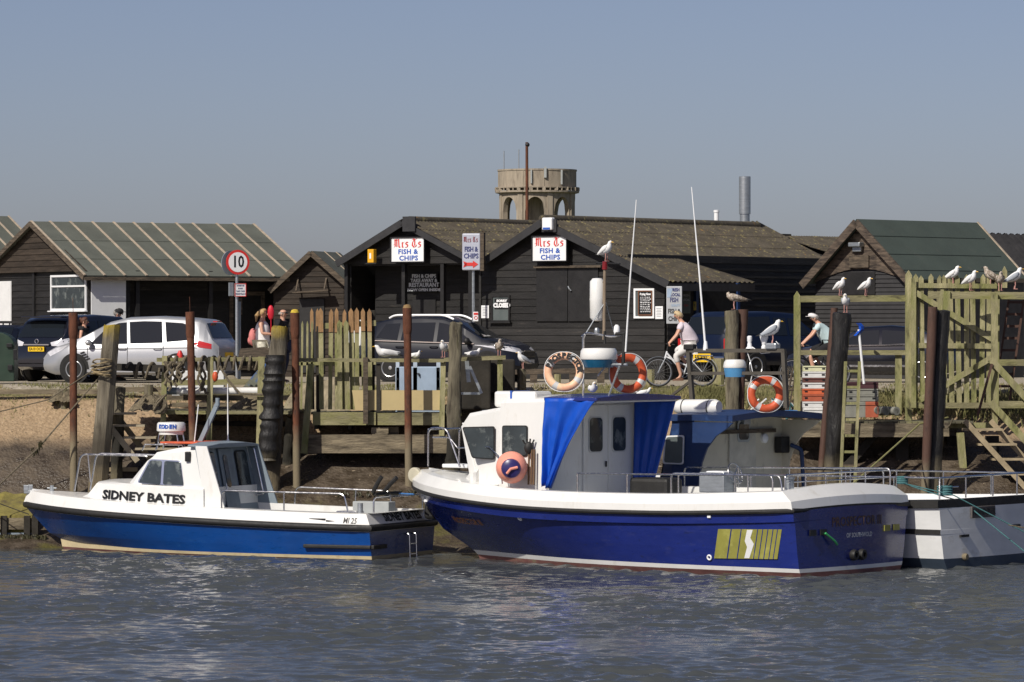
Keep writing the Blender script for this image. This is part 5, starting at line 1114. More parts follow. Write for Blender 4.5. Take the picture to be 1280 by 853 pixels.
# stones and wood on the mud
b = MB(); rs = random.Random(21)
for _ in range(900):
 x = rs.uniform(-13, 13.5); y = rs.uniform(101.5, 109.5); r = rs.uniform(.008, .035) * (1.6 if rs.random() < .07 else 1); b.ball((x, y, ground_z(x, y) + r * .2), (r * rs.uniform(1, 1.8), r, r * .7), 6, 4)
b.build('stones', MAT('mud_stones', (.20, .16, .11), .9, var=.4, island=.5), kind='stuff', label='scattered stones and shell fragments on the mud bank', cat='stones')
# retaining boards on the bank
for x0, x1, y, Y, lab in ((-10, 128, 490, 107.0, 'long low retaining board across the bank at the left'), (150, 205, 487, 107.3, 'short low retaining board behind the netting heap')):
 b = MB(); pb(b, x0, y, x1, y, 105.9 + Y * 0, 6, .1); b.build('retaining_board', m['beam'], label=lab, cat='board')
b = MB(); pb(b, -10, 507.5, 130, 508, 106.1, 1.6, .04); b.build('ground_rope', m['darkwood'], label='dark chain line lying across the shingle at the left', cat='chain')
# mooring lines
ls = [((-20, 548), (122, 462)), ((-20, 640), (126, 467)), ]
hang([W(-30, 510 + 12, 101), W(60, 500, 101.8), W(124, 458, 102)], .014, 'mooring_line', m['rope'], 'upper thin mooring line running left from the leaning pile')
hang([W(-30, 634, 100), W(48, 560, 101.6), W(126, 470, 102)], .018, 'mooring_line', m['rope'], 'lower mooring line with weed running left from the leaning pile')
b = MB(); rs = random.Random(2)
for k in range(30): p = W(40 + k * .5 + rs.uniform(-3, 3), 566 - k * .5 + rs.uniform(-3, 3), 101.6); b.tube([p, p + V((rs.uniform(-.05, .05), 0, -rs.uniform(.05, .12)))], [.02, .005], 4)
b.build('weed_clump', wm, label='clump of weed caught on the lower left mooring line', cat='seaweed')
heap(MB(), 62, 95, 502, .35, 105.6, .5).build('net_heap', netm, label='clump of tangled rope and weed beside the left rusty pile', cat='net')
hang([W(-30, 619, 100.4), W(36, 643, 99.6)], .012, 'mooring_line', m['darkwood'], 'dark bow line running left off the small boat bow')
hang([W(1185, 522, 102.2), W(1150, 530, 101.5), W(1058, 612, 96)], .02, 'mooring_line', MAT('yellow_green_rope', (.26, .25, .10), .9, var=.3, ns=20), 'yellow green line from the thick gate pile down to the boats')
wrap(1156, 1190, 522, 101.2, 1, r=.02, amp=.2).build('mooring_loop', m['rope'], label='rope loop round the thick dark gate pile', cat='rope')
# ------------------------------------------------------------------ boats
def interp(t, ks, vs): return float(np.interp(t, ks, vs))
def smooth_i(t, ks, vs):
 # monotone smooth interpolation
 i = max(0, min(len(ks) - 2, int(np.searchsorted(ks, t) - 1)));
 h = ks[i + 1] - ks[i]; u = (t - ks[i]) / h
 def sl(j):
  if j == 0: return (vs[1] - vs[0]) / (ks[1] - ks[0])
  if j == len(ks) - 1: return (vs[-1] - vs[-2]) / (ks[-1] - ks[-2])
  return (vs[j + 1] - vs[j - 1]) / (ks[j + 1] - ks[j - 1])
 m0, m1 = sl(i), sl(i + 1)
 return (2*u**3-3*u**2+1)*vs[i] + (u**3-2*u**2+u)*h*m0 + (-2*u**3+3*u**2)*vs[i+1] + (u**3-u**2)*h*m1
def hull(rows, bands, n=34, xs=None, tb=None, rnd_=0, cr=None):
 """rows: list of (xbow, halfbreadth(t), z(t)) from keel up; bands[i] = material between rows i and i+1"""
 ts = [1 - (1 - i / (n - 1)) ** 1.35 if True else i / (n - 1) for i in range(n)]
 b = MB(); grid = []
 xs = xs or [0] * len(rows); tb = tb or bands; cr = cr or [0] * len(rows)
 for (xb, hb, zf), x0 in zip(rows, xs): grid.append([(x0 + t * (xb - x0), hb(t), zf(t)) for t in ts])
 for s in (1, -1):
  for r in range(len(rows) - 1):
   o = len(b.v)
   for g in (grid[r], grid[r + 1]):
    for x, y, z in g: b.v.append((x, s * y, z))
   for i in range(n - 1): b.f.append([o + i, o + i + 1, o + n + i + 1, o + n + i]); b.m.append(bands[r]); b.s.append(True)
 for r in range(len(rows) - 1):
  a, c = grid[r][0], grid[r + 1][0]
  K = 12; L = lambda p, k, rr: (p[0] - rnd_ * (1 - (1 - 2 * k / K) ** 2), p[1] * (1 - 2 * k / K), p[2] + cr[rr] * (1 - (1 - 2 * k / K) ** 2))
  b.add([L(a, k, r) for k in range(K + 1)] + [L(c, k, r + 1) for k in range(K + 1)], [(k, k + 1, K + 2 + k, K + 1 + k) for k in range(K)], tb[r], True)
 return b, grid, ts
def strip(grid_row, r, out=.02, n=8, zoff=0, flat=1):
 """rubbing strake tube following one hull row, both sides and across the stern"""
 g = grid_row
 pts = [V((x, y + out, z + zoff)) for x, y, z in g][::-1] + [V((x, -y - out, z + zoff)) for x, y, z in g][0:]
 pts[0] = V((g[-1][0] + out, 0, g[-1][2] + zoff))
 return pts
def rails(mb, pts, r=.016, n=8): mb.tube(pts, r, n)
def arc_pts(pts, rad=.08, k=4):
 """round the corners of a polyline"""
 out = [V(pts[0])]
 for a, b, c in zip(pts[:-2], pts[1:-1], pts[2:]):
  a, b, c = V(a), V(b), V(c); d1 = (a - b).normalized() * min(rad, (a - b).length / 2); d2 = (c - b).normalized() * min(rad, (c - b).length / 2)
  for i in range(k + 1):
   u = i / k; out.append((1 - u) ** 2 * (b + d1) + 2 * u * (1 - u) * b + u * u * (b + d2))
 out.append(V(pts[-1])); return out
# ---- small boat
TH = R(25); NS = V((-3.05, 94.8, 0)); hx = V((-math.cos(TH), math.sin(TH), 0)); bx_ = V((math.sin(TH), math.cos(TH), 0))
SC = NS + bx_ * 1.55; RZ = math.atan2(hx.y, hx.x)
SB = thing('motor_boat', 'small blue and white motor boat with a grey backed cabin, moored at the left', 'boat', (SC.x, SC.y, 0), RZ)
fr = WM[SB.name]
# near side is local +y
S = lambda px, py, y: on(fr, px, py, 'y', y)
zs0, zs1 = .98, 1.30
hb = lambda s, ks: (lambda t: s * smooth_i(t, *ks))
K_top = ([0, .45, .7, .85, .94, 1], [1, 1.0, .86, .58, .28, .02]); K_wl = ([0, .4, .65, .85, 1], [1, .98, .78, .38, .0])
rows = [(8.0, lambda t: .05, lambda t: -.55 + .3 * t ** 4), (8.35, hb(1.25, K_wl), lambda t: -.22), (8.62, hb(1.48, K_wl), lambda t: .0 + .04 * t),
  (8.66, hb(1.50, K_wl), lambda t: .075 + .05 * t ** 3 + .1 * t ** 8),
  (8.95, hb(1.53, ([0, .4, .65, .85, 1], [1, .99, .82, .46, .0])), lambda t: .22 + .12 * t),
  (9.55, hb(1.60, ([0, .45, .7, .85, .94, 1], [1, .99, .85, .56, .27, .01])), lambda t: .60 + .30 * t ** 1.6),
  (9.62, hb(1.60, K_top), lambda t: .76 + .26 * t ** 1.6),
  (9.50, hb(1.50, K_top), lambda t: zs0 + (zs1 - zs0) * t ** 1.7),
  (9.40, hb(1.36, K_top), lambda t: zs0 + .012 + (zs1 - zs0) * t ** 1.7)]
b, G, ts = hull(rows, [0, 0, 1, 2, 2, 3, 3, 3], n=34, xs=[0] * 7 + [.13, .2])
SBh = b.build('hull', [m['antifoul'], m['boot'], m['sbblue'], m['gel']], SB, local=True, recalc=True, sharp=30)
b = MB();
pts = strip([(x, y, z) for x, y, z in G[5]], .05, .03, zoff=.08); b.tube(pts, .075, 10); b.build('rubbing_strake', m['rubber'], SB, local=True)
b = MB(); b.tube([(.02, -1.5, .3), (.02, 1.5, .3)][::1], .01);
b = MB(); b.beam((-.02, 1.56, .27), (1.6, 1.60, .27), .08, .08); b.beam((-.05, 1.56, .27), (-.05, .9, .27), .08, .09); b.build('lower_fender', m['rubber'], SB, local=True, bevel=.02)
# deck: cockpit floor, side decks, foredeck
def deckfill(row, z=None, t0=0, t1=1, mat=None, name='deck', inset=0, par=None, dz=0):
 g = [(x, y, zz) for (x, y, zz), t in zip(row, ts) if t0 <= t <= t1]; b = MB(); n = len(g); vs = []
 for x, y, zz in g: vs += [(x, max(y - inset, 0), (z if z is not None else zz) + dz), (x, 0, (z if z is not None else zz + .03) + dz), (x, -max(y - inset, 0), (z if z is not None else zz) + dz)]
 fs = []
 for i in range(n - 1):
  for k in (0, 1): fs.append((i * 3 + k, i * 3 + k + 1, (i + 1) * 3 + k + 1, (i + 1) * 3 + k))
 b.add(vs, fs); return b.build(name, mat, par, local=True)
xbk = S(258, 630, 1.28).x                      # aft foot of the cabin
tb = xbk / 9.4
deckfill(G[8], None, tb - .02, 1, m['gel'], 'foredeck', 0, SB, -.004)
deckfill(G[8], .62, 0, tb + .03, m['greydeck'], 'cockpit_floor', .06, SB)
b = MB(); g = [(x, y, z) for (x, y, z), t in zip(G[8], ts) if t < tb + .05]
for s in (1, -1): b.loft([[V((x, s * y, z + .001)), V((x, s * (y - .16), z + .001)), V((x, s * (y - .16), .6)), V((x, s * (y - .12), .6))] for x, y, z in g], cap=False, closed=False, sm=False)
b.loft([[V((.0, y, zs0 + .012)), V((.16, y, zs0 + .012)), V((.16, y, .6))] for y in (-1.36, 1.36)], cap=False, closed=False, sm=False)
b.build('coaming', m['gel'], SB, local=True)
# cabin: side outline traced at y=+1.25; trunk forward of it
cy = 1.22
P = {k: S(px, py, cy) for k, (px, py) in dict(f0=(155, 613), f1=(182, 572), f2=(188, 566), r1=(244, 559), r0=(258, 631), tr0=(95, 617), tr1=(106, 603), tr2=(158, 602)).items()}
zdk = lambda x: zs0 + (zs1 - zs0) * (max(x, 0) / 9.4) ** 1.7
b = MB(); rings = []
def cabring(x0, z0, x1, z1, w0, w1, crown=.05, n=7):
 """a cross section: bottom to top on port, across roof, down starboard; x varies with height"""
 pts = [V((x0, w0, z0)), V((x0 + (x1 - x0) * .9, w0 + (w1 - w0) * .9, z0 + (z1 - z0) * .93)), V((x1, w1 - .06, z1))]
 for k in range(1, n): u = k / n; pts.append(V((x1, (w1 - .06) * (1 - 2 * u), z1 + crown * math.sin(math.pi * u))))
 pts += [V((p.x, -p.y, p.z)) for p in pts[:3][::-1]]
 return pts
zb = .95
f2 = P['f2']; r1 = P['r1']; r0 = P['r0']; f0 = P['f0']; f1 = P['f1']
rings = [cabring(r0.x, zb, r1.x, r1.z + .02, 1.28, 1.12), cabring((r0.x + f0.x) / 2, zb, (r1.x + f2.x) / 2, (r1.z + f2.z) / 2 + .03, 1.26, 1.08), cabring(f0.x - .25, zb, f2.x, f2.z, 1.20, .98), cabring(f0.x - .02, f0.z - .1, f1.x + .05, f1.z - .03, 1.16, .95, .04), cabring(f0.x + .10, f0.z - .25, f0.x + .06, P['tr1'].z - .03, 1.06, .93, .03)]
b.loft(rings, cap=False, closed=False, sm=True)
b.add(rings[-1], [tuple(range(len(rings[-1])))]); cbn = b.build('cabin', m['gel'], SB, local=True, sharp=28)
# trunk
b = MB(); tx0, tx1 = f0.x - .1, P['tr1'].x; tz = P['tr1'].z
rings = [cabring(r0.x + .02, zb, r0.x + .04, tz - .08, 1.32, 1.29, .0), cabring(tx0 - .3, zb, tx0 - .3, tz - .03, 1.29, 1.24, .02), cabring(tx0 + .15, zb, tx0 + .15, tz - .01, 1.25, 1.18, .04), cabring((tx0 + tx1) / 2, 1.0, (tx0 + tx1) / 2, tz + .0, 1.14, 1.04, .05), cabring(tx1 + .0, 1.05, tx1 - .1, tz + .0, .98, .84, .04), cabring(P['tr0'].x + .12, 1.2, P['tr0'].x + .02, 1.27, .80, .62, .0)]
b.loft(rings, cap=True, closed=False, sm=True); trk = b.build('cabin_trunk', m['gel'], SB, local=True, sharp=25)
# roof hatch, grey rear bulkhead with windows and door
b = MB(); q = S(225, 561, .6); b.box((q.x - .05, .1, r1.z + .075), (.95, 1.3, .04)); b.build('roof_pad', m['orange'], SB, local=True, bevel=.01)
dxz = (r1.x - r0.x) / (r1.z - zb)
def bk(y, z, o=0): return V((r0.x + (z - zb) * dxz - o, y, z))
def bkq(mb, y0, y1, z0, z1, o=.03, m_=0, rad=.0, th=.02):
 # rounded rectangle on the slanted rear bulkhead
 pts = []
 for cxq, czq, a0 in ((y1 - rad, z1 - rad, 0), (y0 + rad, z1 - rad, 90), (y0 + rad, z0 + rad, 180), (y1 - rad, z0 + rad, 270)):
  for k in range(5 if rad else 1): a = R(a0 + 22.5 * k); pts.append(bk(cxq + rad * math.cos(a), czq + rad * math.sin(a), o))
 mb.prism(pts, (th, 0, 0), m_)
zt_ = r1.z + .02
b = MB(); bkq(b, -1.20, 1.20, .62, zt_, .0); b.build('rear_bulkhead', m['bgrey'], SB, local=True)
for y0, y1, lab in ((.50, .98, 'left'), (-.98, -.50, 'right')):
 f = MB(); bkq(f, y0 - .03, y1 + .03, zb + .38, zt_ - .14, .03, rad=.1); fo = f.build('window_frame', m['rubber'], SB, local=True); g = MB(); bkq(g, y0, y1, zb + .41, zt_ - .17, .045, rad=.08); g.build('pane', m['glass'], fo, local=True)
d = MB(); bkq(d, -.32, .30, .66, zt_ - .08, .05); do = d.build('door', MAT('grey_door', (.17, .21, .245), .5), SB, local=True, bevel=.01); g = MB(); bkq(g, -.02, .16, zb + .50, zt_ - .22, .07, rad=.08); g.build('door_window', m['glass'], do, local=True)
g = MB(); g.tube([bk(.24, zb + .45, .08), bk(.24, zb + .6, .08)], .014, 6); g.build('handle', m['steel'], do, local=True)
b = MB(); a0 = bk(0, zt_, 0).x; b.loft([[V((x, 1.2, z)), V((x, .6, z + .05)), V((x, -.6, z + .05)), V((x, -1.2, z)), V((x, -1.2, z - .05)), V((x, 1.2, z - .05))] for x, z in ((a0 + .2, zt_ + .03), (a0 - .28, zt_ + .0))], sm=False); b.build('roof_overhang', m['bgrey'], SB, local=True, bevel=.015)
for s_ in (1, -1):
 w = MB(); w.prism([bk(s_ * 1.2, zt_, 0), bk(s_ * 1.2, zt_, .28), bk(s_ * 1.26, .98, .5), bk(s_ * 1.26, .98, 0)], (0, -s_ * .04, 0)); w.build('side_wing', m['bgrey'] if s_ < 0 else m['gel'], SB, local=True)
 w = MB(); w.tube(arc_pts([bk(s_ * 1.1, zt_ - .06, .05), bk(s_ * 1.1, zt_ - .06, .2), bk(s_ * 1.12, zb + .3, .24), bk(s_ * 1.12, zb + .3, .05)], .08), .022, 8); w.build('grab_rail', m['steel'], SB, local=True)
# side windows (port side), traced
def side_poly(fn, par, pxs, y0, y1, o, mat, name, th=.02, slope=None, **k):
 """polygon of photo points laid on the inclined near cabin side"""
 pts = []
 for px, py in pxs:
  p = S_(px, py, y0); u = (p.z - slope[0]) / (slope[1] - slope[0]); yy = y0 + (y1 - y0) * u; p = S_(px, py, yy + o); pts.append(p)
 q = MB().prism(pts, (0, -th, 0)); return q.build(name, mat, par, local=True, **k)
S_ = S
def roundp(pts, rad=3, k=3):
 out = []; n = len(pts)
 for i in range(n):
  a, b_, c = V((*pts[i - 1], 0)), V((*pts[i], 0)), V((*pts[(i + 1) % n], 0)); d1 = (a - b_).normalized() * rad; d2 = (c - b_).normalized() * rad
  for j in range(k + 1): u = j / k; q = (1 - u) ** 2 * (b_ + d1) + 2 * u * (1 - u) * b_ + u * u * (b_ + d2); out.append((q.x, q.y))
 return out
sl2 = (zb, r1.z)
fo = side_poly(None, SB, roundp([(171, 604), (187, 574), (226, 576), (230, 608)], 4), 1.26, 1.10, .015, m['chrome'], 'window', slope=sl2, label='side window frame of the cabin')
side_poly(None, fo, roundp([(173, 603.5), (188, 575.5), (202, 576), (200, 606)], 2.5), 1.26, 1.10, .026, m['glass'], 'pane', slope=sl2)
side_poly(None, fo, roundp([(203.5, 606), (205.5, 576.3), (225, 577.5), (229, 607)], 2.5), 1.26, 1.10, .026, m['glass'], 'pane', slope=sl2)
b = MB(); q = S(235, 571, 1.16); b.box(q, (.12, .10, .22)); b.build('side_lamp', m['black'], SB, local=True, bevel=.02)
# names: hull lettering on the cabin side
p0 = S(124, 618, 1.27); p1 = S(228, 630, 1.27); c = (p0 + p1) / 2
wtxt = abs(p0.x - p1.x)
c = S(176, 622, 1.30)
TR = bvh_of([trk, cbn, SBh]); drape(text('SIDNEY BATES', .265, plane_M((c.x, 1.7, c.z), (-1, 0, -.035), (-.035, 0, 1)), m['black'], SB, sx=wtxt / 1.60, off=.011, ext=0), TR, (0, -1, 0), .012)
c = S(438, 651.5, 1.56); drape(text('MI 25', .17, plane_M((c.x, 1.9, c.z), (-1, 0, -.03), (-.03, 0, 1)), m['black'], SB, sx=.85, off=.003, ext=0), TR, (0, -1, 0), .006)
c = S(402, 650, 1.56); b = MB(); q = lambda x, z: V((c.x - x, 1.58 - .02 + (0), c.z + z)); b.prism([q(-.3, .03), q(.1, .03), q(.1, -.01)], (0, .03, 0)); b.prism([q(.12, .0), q(.12, -.05), q(.33, -.02)], (0, .03, 0)); b.build('arrow_mark', m['black'], SB, local=True)
drape(text('SIDNEY BATES', .235, plane_M((-.6, -.12, .875), (0, -1, 0), (0, 0, 1)), m['black'], SB, name='transom_lettering', sx=1.2, off=.009, ext=0), bvh_of([SBh]), (1, 0, 0), .008, 1)
# rails
b = MB(); zr = S(440, 617, 1.42).z
st = [S(277, 635, 1.42), S(277, 613.5, 1.42), S(430, 617.5, 1.42), S(435, 640, 1.42)]
b.tube(arc_pts(st, .12), .02, 8)
for px in (355,): b.tube([S(px, 640, 1.42), S(px, 615.5, 1.42)], .018, 8)
b.build('side_rail', m['steel'], SB, local=True)
b = MB(); sy = -1.42; Sf = lambda px, py: on(fr, px, py, 'y', sy)
b.tube(arc_pts([Sf(368, 632), Sf(370, 609), Sf(487, 614), Sf(490, 642)], .12), .02, 8); b.tube([Sf(444, 634), Sf(445, 612)], .018, 8); b.build('side_rail', m['steel'], SB, local=True)
b = MB(); b.tube(arc_pts([(.1, 1.2, 1.0), (.1, 1.2, 1.32), (.1, -1.2, 1.32), (.1, -1.2, 1.0)], .12), .02, 8); b.build('stern_rail', m['steel'], SB, local=True)
b = MB(); Sb = lambda px, py: S(px, py, .35)
b.tube(arc_pts([Sb(93, 614), Sb(101, 568), Sb(182, 570), Sb(184, 571)], .15), .02, 8); b.tube([Sb(113, 603), Sb(110, 569)], .018, 8); q1, q2 = Sb(93, 614), Sb(101, 568); b.tube(arc_pts([V((q1.x, -.35, q1.z)), V((q2.x, -.35, q2.z)), V((Sb(182, 570).x, -.35, Sb(182, 570).z))], .15), .02, 8); b.build('bow_rail', m['steel'], SB, local=True)
b = MB(); q = S(41, 613, .0); b.box((q.x, 0, q.z - .04), (.35, .22, .07)); b.box((q.x + .12, .1, q.z + .05), (.12, .03, .14)); b.box((q.x + .12, -.1, q.z + .05), (.12, .03, .14)); b.build('bow_fitting', m['galv'], SB, local=True, bevel=.01)
b = MB(); q = S(65, 613, .1); b.tube([(q.x, .1, q.z - .05), (q.x, .1, q.z + .11)], .05, 12); b.tube([(q.x - .12, .1, q.z + .05), (q.x + .12, .1, q.z + .05)], .016, 8); b.build('bollard', m['galv'], SB, local=True)
# radar, mast, aerials
q = S(214, 545, 0.3); zrr = S(214, 545, .3).z
RD = lambda x, y, z: V((x, y, z))
d_ = MB(); r_ = 18.5 * 96.5 / F; cx, cyy = q.x, .3; z0 = S(214, 540, .3).z; z1 = S(214, 528, .3).z
d_.lathe([(.02, z0 - .06), (r_ * .85, z0 - .06), (r_ * .85, z0), (r_ * .99, z0 + .02), (r_ * 1.0, z0 + .05), (r_ * .97, z1 - .03), (r_ * .88, z1), (.02, z1 + .01)], (cx, cyy, 0), n=32); ro = d_.build('radar_dome', m['gel'], SB, local=True)
# curved letters on the dome
for i, ch in enumerate('KODEN'):
 a = math.radians(RZ * 0) ; ang = -math.pi / 2 + 0
 # direction from dome centre toward the camera, in local space
 w0 = (fr.inverted().to_3x3() @ V((-.25, -1, 0))).normalized(); base = math.atan2(w0.y, w0.x)
 an = base + (i - 2) * .27; n_ = V((math.cos(an), math.sin(an), 0)); tx = V((-math.sin(an), math.cos(an), 0))
 text(ch, .125, plane_M(V((cx, cyy, (z0 + z1) / 2 + .01)) + n_ * (r_ + .002), tx, (0, 0, 1)), m['blue'], ro, sx=.9, off=.008)
b = MB(); zc = f2.z + .02
for sx in (-.22, .22):
 for sy_ in (-.14, .14): b.tube([(cx + sx * 1.3, cyy + sy_, zc + .03), (cx + sx, cyy + sy_, z0 - .05)], .018, 8)
b.tube([(cx - .45, cyy - .3, zc + .14), (cx + .5, cyy - .3, zc + .14)], .015, 8); b.tube([(cx - .45, cyy + .3, zc + .14), (cx + .5, cyy + .3, zc + .14)], .015, 8)
for sx in (-.45, .5):
 for sy_ in (-.3, .3): b.tube([(cx + sx, cyy + sy_, zc + .14), (cx + sx * 1.15, cyy + sy_, zc)], .015, 8)
b.build('radar_bracket', m['steel'], SB, local=True)
b = MB(); b.beam(S(247, 560, 0), S(272, 505, 0), .1, .07, up=(0, 1, 0)); q = S(272, 501, 0); b.tube([q - V((0, 0, .12)), q + V((0, 0, .06))], .05, 10); b.build('mast', m['bgrey'], SB, local=True)
b = MB(); b.tube([S(242, 562, .4), S(248, 506, .4)], .012, 6); b.build('whip_aerial', m['signwhite'], SB, local=True)
b = MB(); q0, q1 = S(285, 557, -.6), S(284.5, 480, -.6); b.tube([q0, q1], [.016, .010], 8); b.tube([q0, q0.lerp(q1, .1)], .03, 8); b.build('whip_aerial', m['signwhite'], SB, local=True)
b = MB(); b.tube([S(256, 556, 0), S(298, 557.5, -1.0)], .014, 6); b.build('roof_rail', m['steel'], SB, local=True)
# helm, interior shapes, deck gear
b = MB(); q = S(190, 606, .7); b.box((q.x, .75, 1.35), (.34, .3, .45)); q = S(214, 605, .5); b.box((q.x, .55, 1.35), (.42, .4, .35)); b.build('helm_console', m['oldwhite'], SB, local=True, bevel=.04)
b = MB(); q = S(412, 632, .9); b.box((.9, .75, .82), (.5, .4, .4)); b.build('deck_box', m['gel'], SB, local=True, bevel=.03)
b = MB(); b.tube([(.45, 1.15, 1.0), (.45, 1.15, 1.2)], .06, 12); b.build('bollard', m['galv'], SB, local=True)
b = MB(); b.box((1.2, -1.0, .9), (.9, .35, .5)); b.build('deck_locker', m['greydeck'], SB, local=True, bevel=.02)
b = MB(); [b.tube(arc_pts([(-.03, y, .5), (-.16, y, .5), (-.18, y, -.1)], .05), .018, 8) for y in (-.35, -.02)]; [b.tube([(-.17, -.35, z), (-.17, -.02, z)], .015, 8) for z in (.05, .28)]; b.build('boarding_ladder', m['steel'], SB, local=True)
b = MB(); b.tube(arc_pts([S(466, 616, -.2), S(472, 604, -.2), S(477, 596, -.2)], .05), .05, 8); b.tube(arc_pts([S(480, 615, -.6), S(488, 605, -.6), S(496, 597, -.6)], .05), .05, 8); b.tube([S(468, 618, -.2), S(500, 616, -1.0)], .04, 8); b.build('outboard_tiller', m['rubber'], SB, local=True)
oe = thing('outboard_engine', 'black box of an outboard hanging behind the small boat stern beside the big bow', 'engine', tuple(fr @ V((-.35, -1.2, .7))), RZ); MB().box(fr @ V((-.35, -1.15, 1.15)), (.62, .4, .75), rz=RZ).build('cowl', m['rubber'], oe, bevel=.07)
# ---- big boat
TH = R(37); NS = V((5.72, 88.1, 0)); hx = V((-math.cos(TH), math.sin(TH), 0)); bx_ = V((math.sin(TH), math.cos(TH), 0)); B2 = 2.0
SC = NS + bx_ * B2; RZ = math.atan2(hx.y, hx.x)
PR = thing('fishing_boat', 'large royal blue fishing boat with white bulwarks, blue curtains and lifebuoys', 'boat', (SC.x, SC.y, 0), RZ)
fr = WM[PR.name]; PFR = fr
S = lambda px, py, y: on(fr, px, py, 'y', y); S_ = S
K_s = ([0, .35, .6, .78, .9, .97, 1], [1, 1.03, .96, .76, .45, .17, .0]); K_w = ([0, .35, .6, .8, .92, 1], [1, 1.0, .80, .44, .18, .0])
def sheer(a, b_, c): return lambda t: a + (b_ - a) * t + 4 * c * t * (1 - t)
top = lambda t: smooth_i(t, [0, .12, .3, .6, .85, 1], [1.72, 1.66, 1.60, 1.61, 1.76, 1.90])
rows = [(9.0, lambda t: .06, lambda t: -.8), (9.3, hb(1.6, K_w), lambda t: -.35), (9.6, hb(1.92, K_w), lambda t: .085), (9.72, hb(1.95, K_w), lambda t: .165 + .02 * t),
  (10.55, hb(2.02, ([0, .35, .6, .8, .92, 1], [1, 1.01, .85, .53, .26, .0])), lambda t: .50 + .12 * t),
  (11.18, hb(2.10, ([0, .35, .6, .78, .9, .97, 1], [1, 1.02, .93, .70, .40, .15, .0])), lambda t: top(t) - .62),
  (11.2, hb(2.14, K_s), lambda t: top(t) - .60), (11.35, hb(2.17, K_s), lambda t: top(t) - .40),
  (11.40, hb(2.20, K_s), lambda t: top(t) - .36), (11.42, hb(2.20, K_s), lambda t: top(t) - .20), (11.15, hb(2.10, K_s), lambda t: top(t)), (10.95, hb(1.93, K_s), lambda t: top(t) + .01)]
b, G, ts = hull(rows, [0, 0, 1, 2, 2, 3, 2, 4, 3 + 2, 5, 5], n=36, xs=[0] * 9 + [.03, .30, .42], rnd_=.11, cr=[0] * 5 + [.04, .04, .06, .06, .08, .10, .10])
# bands: antifoul, white boot, blue, blue knuckle, strake, white bulwark
b.m = [{0: 0, 1: 1, 2: 2, 3: 2, 4: 3, 5: 4}[q] for q in b.m]
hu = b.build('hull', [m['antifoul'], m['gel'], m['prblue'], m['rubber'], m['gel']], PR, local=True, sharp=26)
def deckfill2(row, z, t0, t1, mat, name, inset, par, crown=.03):
 g = [(x, y, zz) for (x, y, zz), t in zip(row, ts) if t0 <= t <= t1]; b = MB(); vs = []; fs = []
 for x, y, zz in g: vs += [(x, max(y - inset, 0), z if z else zz), (x, 0, (z if z else zz) + crown), (x, -max(y - inset, 0), z if z else zz)]
 for i in range(len(g) - 1):
  for k in (0, 1): fs.append((i * 3 + k, i * 3 + k + 1, (i + 1) * 3 + k + 1, (i + 1) * 3 + k))
 b.add(vs, fs); return b.build(name, mat, par, local=True)
deckfill2(G[11], 1.05, 0, .72, m['greydeck'], 'deck', .05, PR); deckfill2(G[11], None, .70, 1, m['gel'], 'foredeck', 0, PR)
b = MB(); g = [(x, y, z) for (x, y, z), t in zip(G[11], ts) if t < .74]
for s in (1, -1): b.loft([[V((x, s * y, z)), V((x, s * (y - .06), z - .01)), V((x, s * (y - .06), 1.03))] for x, y, z in g], cap=False, closed=False, sm=False)
b.loft([[V((.42, y, top(0) + .01)), V((.5, y, top(0))), V((.5, y, 1.03))] for y in (-1.93, 1.93)], cap=False, closed=False, sm=False); b.build('inner_bulwark', m['gel'], PR, local=True)
b = MB(); b.tube(strip(G[7], .05, .02, zoff=.02), .05, 8); b.build('rubbing_strake', m['rubber'], PR, local=True)
# wheelhouse; near wall at y=+1.5
wy = 1.5; zd = 1.0
p_ft, p_fb, p_rt = S(567, 529, wy), S(588, 584, wy), S(684, 500, wy); p_ru = S(576, 517, wy); p_k = S(625, 509, wy); xa = p_rt.x; zroof = S(684, 498, wy).z
wr_ = -on(fr, 792, 560, 'x', xa).y
def wring(x, z, w=wy, crown=.08, zb_=zd, xb=None, sy=True):
 xb = x if xb is None else xb; e = min(wr_, w) if sy else w
 return [V((xb, w, zb_)), V((x, w - .03, z - .08)), V((x, w - .12, z)), V((x, w * .5, z + crown * .8)), V((x, 0, z + crown)), V((x, -e * .5, z + crown * .8)), V((x, -e + .12, z)), V((x, -e + .03, z - .08)), V((xb, -e, zb_))]
b = MB(); zf = p_ru.z
rings = [wring(xa, zroof), wring(p_k.x, zroof - .04), wring(p_k.x + .02, p_k.z), wring(p_ru.x, zf, wy * .86, .05, zd, p_fb.x), wring(p_ft.x, p_ft.z, wy * .84, .03, zd, p_fb.x + .02), ]
b.loft(rings, cap=False, closed=False, sm=True)
fb_ = [V((p_ft.x, -min(wr_, wy * .8), p_ft.z)), V((p_ft.x, wy * .8, p_ft.z)), V((p_fb.x, wy * .9, p_fb.z - .1)), V((p_fb.x, -min(wr_, wy * .9), p_fb.z - .1))]
b.prism(fb_, (-.05, 0, 0)); b.build('wheelhouse', m['gel'], PR, local=True, sharp=28)
# foredeck trunk: slope from the windscreen foot forward
b = MB(); q0 = S(590, 590, .9); rings = [wring(p_fb.x - .1, 2.0, 1.45, .04, 1.3), wring(p_fb.x + .25, 1.98, 1.2, .03, 1.4), wring(p_fb.x + .6, 1.86, .9, .03, 1.4)]
b.loft(rings, closed=False, cap=True, sm=True); b.build('forward_trunk', m['gel'], PR, local=True, sharp=25)
